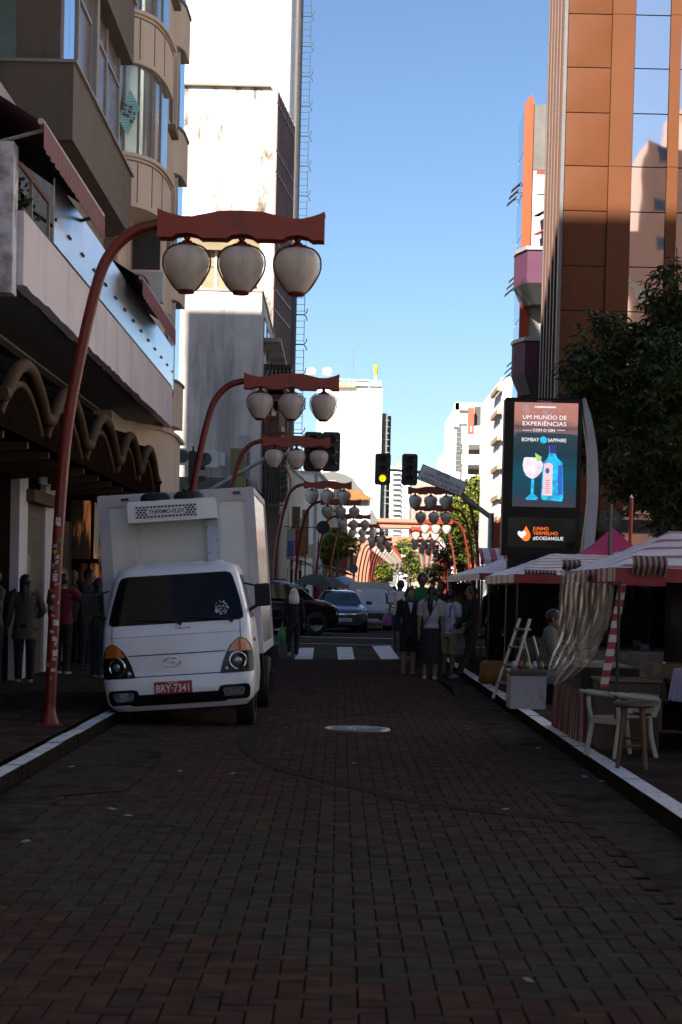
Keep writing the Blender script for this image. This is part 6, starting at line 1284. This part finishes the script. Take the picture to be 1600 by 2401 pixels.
pc_ = thing('poster_sign', 'white poster with a blue picture on a panel beyond the crossing', 'sign'); bpx('board', 672, 1240, 692, 1312, 73, .06, mat('poster_white', (.5, .46, .46), .7, var=.1), pc_); rpx('picture', 675, 1268, 689, 1304, 73, .01, mat('poster_blue', (.10, .13, .35), .6, var=.8, sc=6), pc_); bpx('post', 681, 1312, 683, 1384, 73.01, .04, dark, pc_, ground=True)
rs_ = thing('round_shop_sign', 'round black shop sign hung above the left pavement', 'sign'); mb = MB(); v = W(758, 1237, 78); M = Matrix.Translation(v) @ Matrix.Rotation(pi/2, 4, 'X'); mb.cyl((0, 0, 0), .29, .06, 24, M=M); obj('disc', mb, dark, rs_); mb = MB(); mb.tube([v+Vector((-.28, 0, 0)), (xb(78, -1), 78, v.z)], .02, 5); obj('bracket', mb, dark, rs_)
rs2 = thing('round_grey_sign', 'round grey sign back standing low in the far left lantern row', 'sign'); mb = MB(); v = W(829, 1334, 96); M = Matrix.Translation(v) @ Matrix.Rotation(pi/2, 4, 'X'); mb.cyl((0, 0, 0), .25, .03, 24, M=M); obj('disc', mb, mat('blue_grey_sign', (.10, .11, .14), .6), rs2); mb = MB(); mb.cyl((v.x, 96.02, .1), .03, v.z, 6); obj('post', mb, dark, rs2)
ls = thing('lattice_screen', 'wooden slatted screen sign below the round column', 'sign')
for k in range(14): bpx('slat', 686, 1190+k*4, 703, 1192+k*4, 76, .05, mat('light_wood', (.40, .24, .12), .7), ls)
bpx('backing', 685, 1188, 704, 1247, 76.06, .04, dark, ls); bpx('post', 694, 1247, 696, 1384, 76.1, .05, dark, ls, ground=True)
vs = thing('vertical_sign', 'tall white vertical sign with red characters on the corner beyond the grey arm', 'sign'); a0 = (556, 1020, 588, 1120)
bpx('board', *a0, 66.8, .12, mat('sign_grey', (.40, .37, .37), .7, var=.15), vs); bpx('post', 570, 1120, 573, 1384, 66.85, .06, steel, vs, ground=True)
for k in range(4):
    y = 1045+k*14
    for q in range(4): rpx('lettering', 578+(q % 2)*1.5, y+q*2.8, 585-(q % 3), y+1.6+q*2.8, 66.8, .005, mat('sign_red', (.35, .03, .02), .6), vs, th=.01)
bs = thing('brown_shop_sign', 'brown illuminated shop sign box beside the far white posts', 'sign'); bpx('box', 708, 1195, 724, 1300, 84, .1, mat('brown_sign', (.22, .12, .06), .6, var=.5, sc=3), bs); bpx('post', 714, 1300, 717, 1384, 84.02, .05, dark, bs, ground=True)
wp_ = thing('white_column', 'white concrete utility column on the far left pavement', 'post'); bpx('shaft', 735, 1075, 743, 1384, 92, .3, mat('column_white', (.5, .48, .48), .8), wp_, ground=True)

ptree(935, 1318, 14, 260, 'dull green tree at the very end of the street', 900, .6, [(915, 1330, 16, 0), (985, 1330, 16, 2), (1005, 1320, 14, 0)])
# ---------------- people ----------------
skin = mat('skin_tan', (.30, .17, .11), .6, var=.08); skin2 = mat('skin_brown', (.20, .11, .07), .6, var=.08)
hairb = mat('black_hair', (.012, .009, .008), .45, var=.3, sc=20); hairw = mat('white_blonde_hair', (.75, .68, .55), .5, var=.3, sc=25)
def cloth(n, c): return mat('cloth_'+n, c, .9, var=.22, sc=5, bump=.35, bsc=14)
def person(label, px, Y, h, rot, top, bottom, shoe, skinm=skin, hair='short', hairm=None, arms=None, legs=None, sleeve='short', skirt=None, shorts=False, coat=None, z0=0., lean=0., X=None, sit=False, w=1., tuck=.0):
    v = W(px, 1384, Y); t = thing('person', label, 'person', (X if X is not None else v.x, Y, z0), (0, 0, rot)); hairm = hairm or hairb
    def V(x, y, z): return Vector((x*h, y*h, z*h))
    hipz = .52 if not sit else .27
    pel = V(0, 0, hipz); che = V(0, -lean*.6, hipz+.21); nek = V(0, -lean, hipz+.325); hed = V(0, -lean*1.15-.012, hipz+.41)
    A = arms or [((.025, 0, -.18), (.03, -.03, -.335)), ((.025, 0, -.18), (.03, -.03, -.335))]   # per side: elbow, wrist offsets from shoulder (x outward)
    Lg = legs or [((0, 0, -.235), (.0, .01, -.475)), ((0, 0, -.235), (.0, .01, -.475))]
    vs = [pel, V(0, -.3*lean, hipz+.1), che, nek, hed]; rad = [.068, .062, .075, .03, .03]; ed = [(0, 1), (1, 2), (2, 3), (3, 4)]; J = {}
    for s, (e, wv) in zip((1, -1), A):
        b = len(vs); sh = V(s*.105*w, -lean*.9, hipz+.30); el = sh+V(s*e[0], e[1], e[2]); wr = sh+V(s*wv[0], wv[1], wv[2]); d = (wr-el).normalized()
        vs += [sh, el, wr, wr+d*.035*h]; rad += [.036, .026, .018, .021]; ed += [(2, b), (b, b+1), (b+1, b+2), (b+2, b+3)]; J['a%d' % s] = (sh, el, wr, d)
    for s, (k, a) in zip((1, -1), Lg):
        b = len(vs); hp = V(s*.055, 0, hipz-.03); kn = hp+V(s*k[0], k[1], k[2]); an = hp+V(s*a[0], a[1], a[2]); tf = an+Vector((0, -.07*h, -.018*h))
        vs += [hp, kn, an, tf]; rad += [.056, .038, .024, .02]; ed += [(0, b), (b, b+1), (b+1, b+2), (b+2, b+3)]; J['l%d' % s] = (hp, kn, an, tf)
    me = bpy.data.meshes.new('body'); me.from_pydata(vs, ed, []); o = bpy.data.objects.new('body', me); COL.objects.link(o)
    sk_ = o.modifiers.new('s', 'SKIN'); sub = o.modifiers.new('u', 'SUBSURF'); sub.levels = 1
    for i, r in enumerate(rad): me.skin_vertices[0].data[i].radius = (r*h*(w if i < 3 else 1), r*h*(.8 if i < 3 else 1))
    me.skin_vertices[0].data[0].use_root = True
    dg = bpy.context.evaluated_depsgraph_get(); ev = bpy.data.meshes.new_from_object(o.evaluated_get(dg)); bpy.data.objects.remove(o)
    mb = MB(); mb.add([q.co[:] for q in ev.vertices], [tuple(p.vertices) for p in ev.polygons], 0, True); bpy.data.meshes.remove(ev)
    R_ = .058*h; mb.ell(hed, R_*.86, R_*1.0, R_*1.22, 14, 10)                       # head
    mb.ell(hed+Vector((0, -R_*.35, -R_*.75)), R_*.5, R_*.55, R_*.5, 10, 6)            # jaw
    mb.ell(hed+Vector((0, -R_*1.02, -R_*.12)), R_*.14, R_*.2, R_*.26, 6, 5)           # nose
    for s in (1, -1): mb.ell(hed+Vector((s*R_*.88, 0, -R_*.05)), R_*.12, R_*.2, R_*.3, 6, 5)
    for s in (1, -1):                                                                # fingers
        sh, el, wr, d = J['a%d' % s]; sd = d.cross(Vector((0, 1, 0))); sd = sd.normalized() if sd.length > .1 else Vector((1, 0, 0)); nrm = d.cross(sd)
        for q in range(4): b0 = wr+d*.04*h+nrm*(q-1.5)*.010*h; l = (.036, .042, .040, .032)[q]*h; mb.tube([b0, b0+d*l*.6, b0+d*l-sd*s*.006*h], .0052*h, 5)
        b0 = wr+d*.012*h-nrm*.016*h; mb.tube([b0, b0+d*.02*h-nrm*.012*h, b0+d*.036*h-nrm*.014*h], .006*h, 5)
    body = obj('body', mb, skinm, t)
    mb = MB()
    for s in (1, -1): mb.ell(hed+Vector((s*R_*.34, -R_*.93, R_*.08)), R_*.13, R_*.06, R_*.07, 6, 4)
    mb.ell(hed+Vector((0, -R_*.90, -R_*.62)), R_*.26, R_*.08, R_*.05, 6, 4); obj('face', mb, mat('face_dark', (.05, .02, .018), .6, var=0), t)
    # hair
    mb = MB(); mb.ell(hed+Vector((0, R_*.16, R_*.22)), R_*1.0, R_*1.08, R_*1.12, 16, 10)
    if hair in ('long', 'veil'): mb.rings([[hed+Vector((cos(a*pi/6)*R_*k, R_*(.4+yo)+sin(a*pi/6)*R_*k*.6, z*R_)) for a in range(12)] for z, k, yo in (((.5, .9, 0), (-.5, 1.25, .05), (-1.5, 1.4, .25), (-2.3, 1.45, .45), (-2.7, 1.0, .5)) if hair == 'veil' else ((.3, .9, 0), (-.6, 1.02, .05), (-1.6, .98, .25), (-2.8, .85, .55), (-3.8, .5, .6)))])
    if hair == 'bun': mb.ell(hed+Vector((0, R_*1.1, R_*.1)), R_*.5, R_*.5, R_*.5, 8, 6)
    if hair != 'bald': obj('hair', mb, hairm, t)
    # top
    mb = MB(); hem = hipz-.02-tuck if not coat else hipz-coat
    rr = [(hem, .098 if not coat else .115, .078, 0), (hipz+.02, .094, .072, 0), (hipz+.10, .084, .062, .3), (hipz+.2, .100, .068, .55), (hipz+.27, .104, .064, .8), (hipz+.305, .085, .05, .9), (hipz+.33, .04, .036, 1)]
    n = 20; mb.rings([[Vector((cos(a*2*pi/n)*rx*w*(1+.03*sin(a*2.3+z*40)), -lean*k+sin(a*2*pi/n)*ry*(1+.03*sin(a*1.7+z*30)), z))*h for a in range(n)] for z, rx, ry, k in rr])
    for s in (1, -1):
        sh, el, wr, d = J['a%d' % s]; ss = sh+Vector((-s*.03*h, 0, .004*h))
        if sleeve == 'short': mb.tube([ss, sh, sh.lerp(el, .75)], [.05*h, .046*h, .042*h], 12)
        elif sleeve == 'long': mb.tube([ss, sh, sh.lerp(el, .5), el, el.lerp(wr, .5), wr], [.05*h, .046*h, .038*h, .036*h, .031*h, .026*h], 12)
    obj('top', mb, top, t)
    # bottom
    mb = MB()
    if skirt: mb.rings([[Vector((cos(a*2*pi/30)*r*(1+.05*(a % 2)), sin(a*2*pi/30)*r*.75*(1+.05*(a % 2)), z))*h for a in range(30)] for z, r in ((hipz+.05, .08), (hipz-.02, .10), (hipz-.2, .118), (skirt, .135))]); obj('skirt', mb, bottom, t)
    else:
        mb.rings([[Vector((cos(a*2*pi/16)*rx, sin(a*2*pi/16)*ry, z))*h for a in range(16)] for z, rx, ry in ((hipz+.05, .086, .066), (hipz, .097, .075), (hipz-.06, .095, .072))])
        for s in (1, -1):
            hp, kn, an, tf = J['l%d' % s]
            if shorts: mb.tube([hp+Vector((0, 0, .02*h)), hp.lerp(kn, .5), hp.lerp(kn, .95)], [.058*h, .056*h, .056*h], 14)
            else: mb.tube([hp+Vector((0, 0, .02*h)), hp.lerp(kn, .5), kn, kn.lerp(an, .5), kn.lerp(an, .96)], [.058*h, .052*h, .044*h, .038*h, .034*h], 14)
        obj('shorts' if shorts else 'trousers', mb, bottom, t)
    for s in (1, -1):
        hp, kn, an, tf = J['l%d' % s]; mb = MB(); c = an+Vector((0, -.035*h, -.018*h)); mb.ell(c, .027*h, .072*h, .028*h, 10, 6); mb.ell(an+Vector((0, 0, .0)), .026*h, .03*h, .03*h, 8, 5); obj('shoe', mb, shoe, t)
    return t, J, hed, h
blk = cloth('black', (.010, .009, .009)); blk2 = cloth('black_warm', (.016, .012, .010)); wt = cloth('white', (.52, .50, .52)); shoew = mat('white_shoe', (.42, .38, .34), .7, var=.2); shoed = mat('dark_shoe', (.02, .016, .015), .6, var=.2)
def part(name, mb, m, o): return obj(name, mb, m, o[0])
P_ = person
def carry(name, o, j, w_, hh, dd, m, label, cat, dz=0., dx=0., shape='bag'):
    """an object held in a hand: a thing of its own"""
    wr = o[1][j][2]; M = Matrix.Rotation(o[0].rotation_euler.z, 4, 'Z'); p = o[0].location+(M @ (wr+Vector((dx, -.02, -.06*o[3]+dz)))); t = thing(name, label, cat, p, (0, 0, o[0].rotation_euler.z)); mb = MB()
    mb.rings([[(cos(a*pi/6)*w_/2*k+.01*sin(a*2.7), sin(a*pi/6)*dd/2*k, z) for a in range(12)] for z, k in ((-hh, .55), (-hh*.93, .9), (-hh*.5, 1.05), (-hh*.15, .8), (-.02, .3))]); obj('sack', mb, m, t); mb = MB(); mb.tube([(-.03, 0, -.06), (-.025, 0, .03), (.025, 0, .03), (.03, 0, -.06)], .006, 5); obj('handles', mb, m, t); return t
# left pavement
a1 = P_('woman seen from behind in a long beige-brown jacket and black trousers, left pavement', 60, 25.7, 1.52, pi+.25, cloth('taupe_jacket', (.085, .062, .045)), blk, shoew, hair='long', arms=[((.03, .0, -.17), (.045, -.06, -.30)), ((.05, .02, -.16), (.02, -.10, -.20))], sleeve='long', coat=.12, z0=.12, w=1.1)
a2 = P_('person cut by the left edge of the photo with one hand raised', -12, 25.0, 1.56, -.9, cloth('grey_green', (.06, .07, .055)), blk, shoed, arms=[((.06, -.05, -.15), (.12, -.16, .06)), ((.03, 0, -.18), (.10, -.10, -.28))], sleeve='long', z0=.12)
carry('green_handbag', a2, 'a-1', .28, .22, .16, mat('green_gold_bag', (.09, .10, .02), .5, var=.6, sc=8), 'dark green and gold handbag hanging at the left edge beside the beige jacket', 'bag')
a3 = P_('person in a dark red T-shirt and black trousers behind the stickered lamp pole', 148, 28.3, 1.56, pi-.35, cloth('dark_red', (.16, .010, .018)), blk, shoew, arms=[((.03, 0, -.17), (.025, -.02, -.32)), ((.13, -.03, -.12), (.2, -.1, -.18))], z0=.12, w=1.15)
mb = MB(); hp, kn, an, tf = a3[1]['l1']; mb.tube([hp+Vector((.06, 0, -.03))*a3[3], kn+Vector((.046, 0, 0))*a3[3], an+Vector((.036, 0, .02))*a3[3]], .008, 5); part('trouser_stripe', mb, wt, a3)
P_('man in black with short hair looking down beside the shop door', 202, 31.0, 1.66, 1.15, blk, blk, shoed, arms=[((.03, -.03, -.17), (.0, -.14, -.22))]*2, sleeve='long', z0=.12, lean=.03)
P_('bald man in black half hidden behind the man looking down', 170, 32.3, 1.66, .6, blk2, blk, shoed, hair='bald', skinm=skin2, sleeve='long', z0=.12)
a6 = P_('person in a dark patterned top and jeans beside the truck cab with a brown bag', 232, 27.4, 1.5, 2.3, cloth('dark_pattern', (.03, .026, .022)), cloth('dark_jeans', (.02, .026, .04)), mat('pink_shoe', (.20, .12, .11), .7), hair='long', z0=.12)
carry('brown_shoulder_bag', a6, 'a-1', .34, .34, .16, mat('brown_bag', (.08, .055, .02), .7, var=.2), 'soft brown bag carried beside the truck headlight', 'bag', dz=.1)
# crossing
wk = [((0, -.04, -.23), (0, .06, -.455)), ((0, -.02, -.235), (0, -.05, -.475))]
b1_ = P_('woman with white-blonde hair in black walking away over the crossing', 690, 41.2, 1.53, pi+.1, blk, blk2, mat('pale_shoe', (.35, .32, .29), .7), hair='veil', hairm=hairw, sleeve='long', arms=[((.03, .02, -.17), (.05, -.02, -.32)), ((.03, 0, -.17), (.05, -.02, -.33))], legs=wk)
carry('green_carrier_bag', b1_, 'a1', .2, .42, .12, mat('green_plastic', (.04, .22, .06), .35, var=.35, sc=8), 'green plastic carrier bag in the hand of the blonde woman', 'bag')
# group on the right
c1_ = P_('boy facing the camera in an open black jacket over a white shirt', 962, 33.2, 1.60, .12, blk, blk, shoed, arms=[((.03, .0, -.18), (.035, -.03, -.33))]*2, sleeve='long', shorts=True, coat=.06)
mb = MB(); hh = c1_[3]; mb.add([Vector((-.028, -.070, .83))*hh, Vector((.028, -.070, .83))*hh, Vector((.004, -.074, .70))*hh], [(0, 2, 1)]); part('shirt_front', mb, wt, c1_)
c2_ = P_('woman from behind in a sheer white blouse and long dark pleated skirt, black ponytail', 1013, 31.7, 1.62, pi-.15, cloth('off_white', (.42, .38, .36)), blk2, mat('white_flat', (.5, .46, .42), .6), hair='short', skirt=.17, w=.95, tuck=-.055)
mb = MB(); R_ = .058*c2_[3]; hd = c2_[2]; mb.tube([hd+Vector((0, R_*1.0, R_*.4)), hd+Vector((.005, R_*1.6, -R_*.8)), hd+Vector((.01, R_*1.5, -R_*2.6)), hd+Vector((.0, R_*1.35, -R_*4.2))], [R_*.3, R_*.55, R_*.5, R_*.12], 8); part('ponytail', mb, hairb, c2_)
mb = MB(); q = [Vector((x, y, z))*c2_[3] for x, y, z in ((-.06, .03, .84), (-.03, .075, .76), (.03, .078, .66), (.09, .06, .55))]; mb.tube(q, .009, 5); part('bag_strap', mb, shoed, c2_)
c3_ = P_('young man in a white T-shirt and khaki shorts at the right of the group', 1056, 32.6, 1.57, 2.5, cloth('pale_blue_white', (.46, .46, .56)), cloth('khaki', (.26, .22, .13)), shoed, skinm=skin2, shorts=True, arms=[((.03, .0, -.17), (.0, -.10, -.26))]*2)
for s in (1, -1): mb = MB(); q = [Vector((s*.055, y, z))*c3_[3] for y, z in ((-.072, .68), (-.07, .78), (-.0, .845), (.072, .80), (.08, .68))]; mb.tube(q, .011, 5); part('backpack_strap', mb, cloth('wine', (.10, .012, .03)), c3_)
P_('man in a green T-shirt and sunglasses facing the camera behind the group', 990, 36.5, 1.90, .1, cloth('green', (.015, .16, .045)), blk, shoed, skinm=skin2, w=1.15)
P_('man in dark clothes with short hair behind the young man in khaki shorts', 1036, 40, 1.76, -.5, blk2, blk, shoed, skinm=skin2, sleeve='long')
d1_ = P_('man seen from behind in a white T-shirt with a purple bag at his side', 940, 46, 1.80, pi+.1, wt, cloth('navy', (.02, .02, .035)), shoed, skinm=skin2, w=1.1)
carry('purple_bag', d1_, 'a1', .34, .36, .16, mat('purple_bag', (.16, .05, .18), .6, var=.3), 'purple bag carried by the man in the white T-shirt', 'bag', dz=.22)
P_('woman with black hair and a pink top between the white T-shirt and the black jacket', 956, 42.5, 1.54, pi-.3, cloth('pink', (.42, .12, .18)), blk, shoed, hair='bun')
st2 = [((.0, -.06, -.225), (.0, -.17, -.44)), ((.0, .04, -.235), (.0, .19, -.44))]
P_('woman in black with long hair striding along the stall front', 1108, 31.6, 1.64, -1.25, blk, blk2, mat('black_white_trainer', (.10, .10, .10), .7), hair='long', sleeve='long', legs=st2, arms=[((.03, -.03, -.17), (.03, -.14, -.26))]*2)
P_('stallholder in dark clothes standing inside the far striped stall', 1160, 34, 1.6, -.6, blk2, blk, shoed, skinm=skin2, sleeve='long', z0=.12)
P_('seated stallholder in a grey top beside the white cool box', 1282, 23.4, 1.62, 1.3, cloth('grey', (.10, .095, .09)), blk, shoed, hair='short', sit=True, legs=[((.02, -.22, .02), (.02, -.24, -.2))]*2, arms=[((.03, -.04, -.16), (-.02, -.16, -.2))]*2, sleeve='long', z0=.12, lean=.05)
mb = MB(); mb.bbox(-.18, .18, -.18, .18, 0, .36, .01); v = W(1282, 1400, 23.45); o_ = obj('seat_box', mb, woodd, loc=(v.x, 23.45, .12)); tag(o_, label='dark box that the grey-clad stallholder sits on', cat='box')
# passers-by beyond the cars
far = [(712, 66, 1.62, blk, 'black'), (748, 79, 1.7, cloth('dark_red', (.16, .01, .018)), 'dark red'), (776, 84, 1.62, cloth('grey', (.1, .095, .09)), 'grey'), (800, 90, 1.74, blk2, 'brown-black'), (838, 86, 1.66, wt, 'white'), (846, 98, 1.7, cloth('navy', (.02, .02, .035)), 'navy'), (868, 110, 1.72, cloth('mustard', (.35, .2, .03)), 'mustard'), (656, 64.5, 1.66, blk, 'sooty'), (975, 96, 1.7, cloth('pale_blue_white', (.46, .46, .56)), 'pale blue'), (1012, 84, 1.72, cloth('grey', (.1, .095, .09)), 'ash grey'), (925, 120, 1.7, cloth('dark_red', (.16, .01, .018)), 'crimson'), (1030, 76, 1.65, cloth('pink', (.42, .12, .18)), 'rose')]
for k, (px, Y_, h_, m_, cn) in enumerate(far):
    P_('distant passer-by in a %s top %s' % (cn, 'beyond the cars on the left' if px < 870 else 'beyond the group on the right'), px, Y_, h_, random.uniform(-3, 3), m_, blk, shoed, hair=random.choice(['short', 'long']), sleeve='long', z0=.12)

pap = mat('scrap_paper', (.22, .23, .23), .8, var=.1)
for k, (px, py, w_) in enumerate([(168, 1799, .03), (422, 1809, .03), (262, 1898, .04), (302, 1914, .05), (546, 1815, .03), (1262, 1755, .035), (1372, 1822, .04), (1410, 1833, .035), (830, 1792, .03), (1186, 1899, .03), (60, 1974, .035), (1240, 2300, .03)]):
    p = G(px, py, .012); mb = MB(); mb.add([(-w_, -w_*.6, 0), (w_*.9, -w_*.4, .004), (w_*.7, w_*.7, .009), (-w_*.6, w_*.5, .002), (0, 0, .014)], [(0, 1, 4), (1, 2, 4), (2, 3, 4), (3, 0, 4)])
    o = obj('paper_scrap', mb, pap, loc=p, rot=(0, 0, k*1.3)); tag(o, label='tiny pale scrap of litter lying on the dark roadway', cat='litter', group='scraps of litter on the roadway')
# lettering as real meshes
bpy.context.view_layer.update()
for o in [o for o in bpy.data.objects if o.type == 'FONT']:
    me = bpy.data.meshes.new_from_object(o); nm = o.name; n = bpy.data.objects.new('lettering', me); COL.objects.link(n)
    n.parent = o.parent; n.matrix_parent_inverse = o.matrix_parent_inverse.copy(); n.location = o.location; n.rotation_euler = o.rotation_euler; n.scale = o.scale
    bpy.data.objects.remove(o)
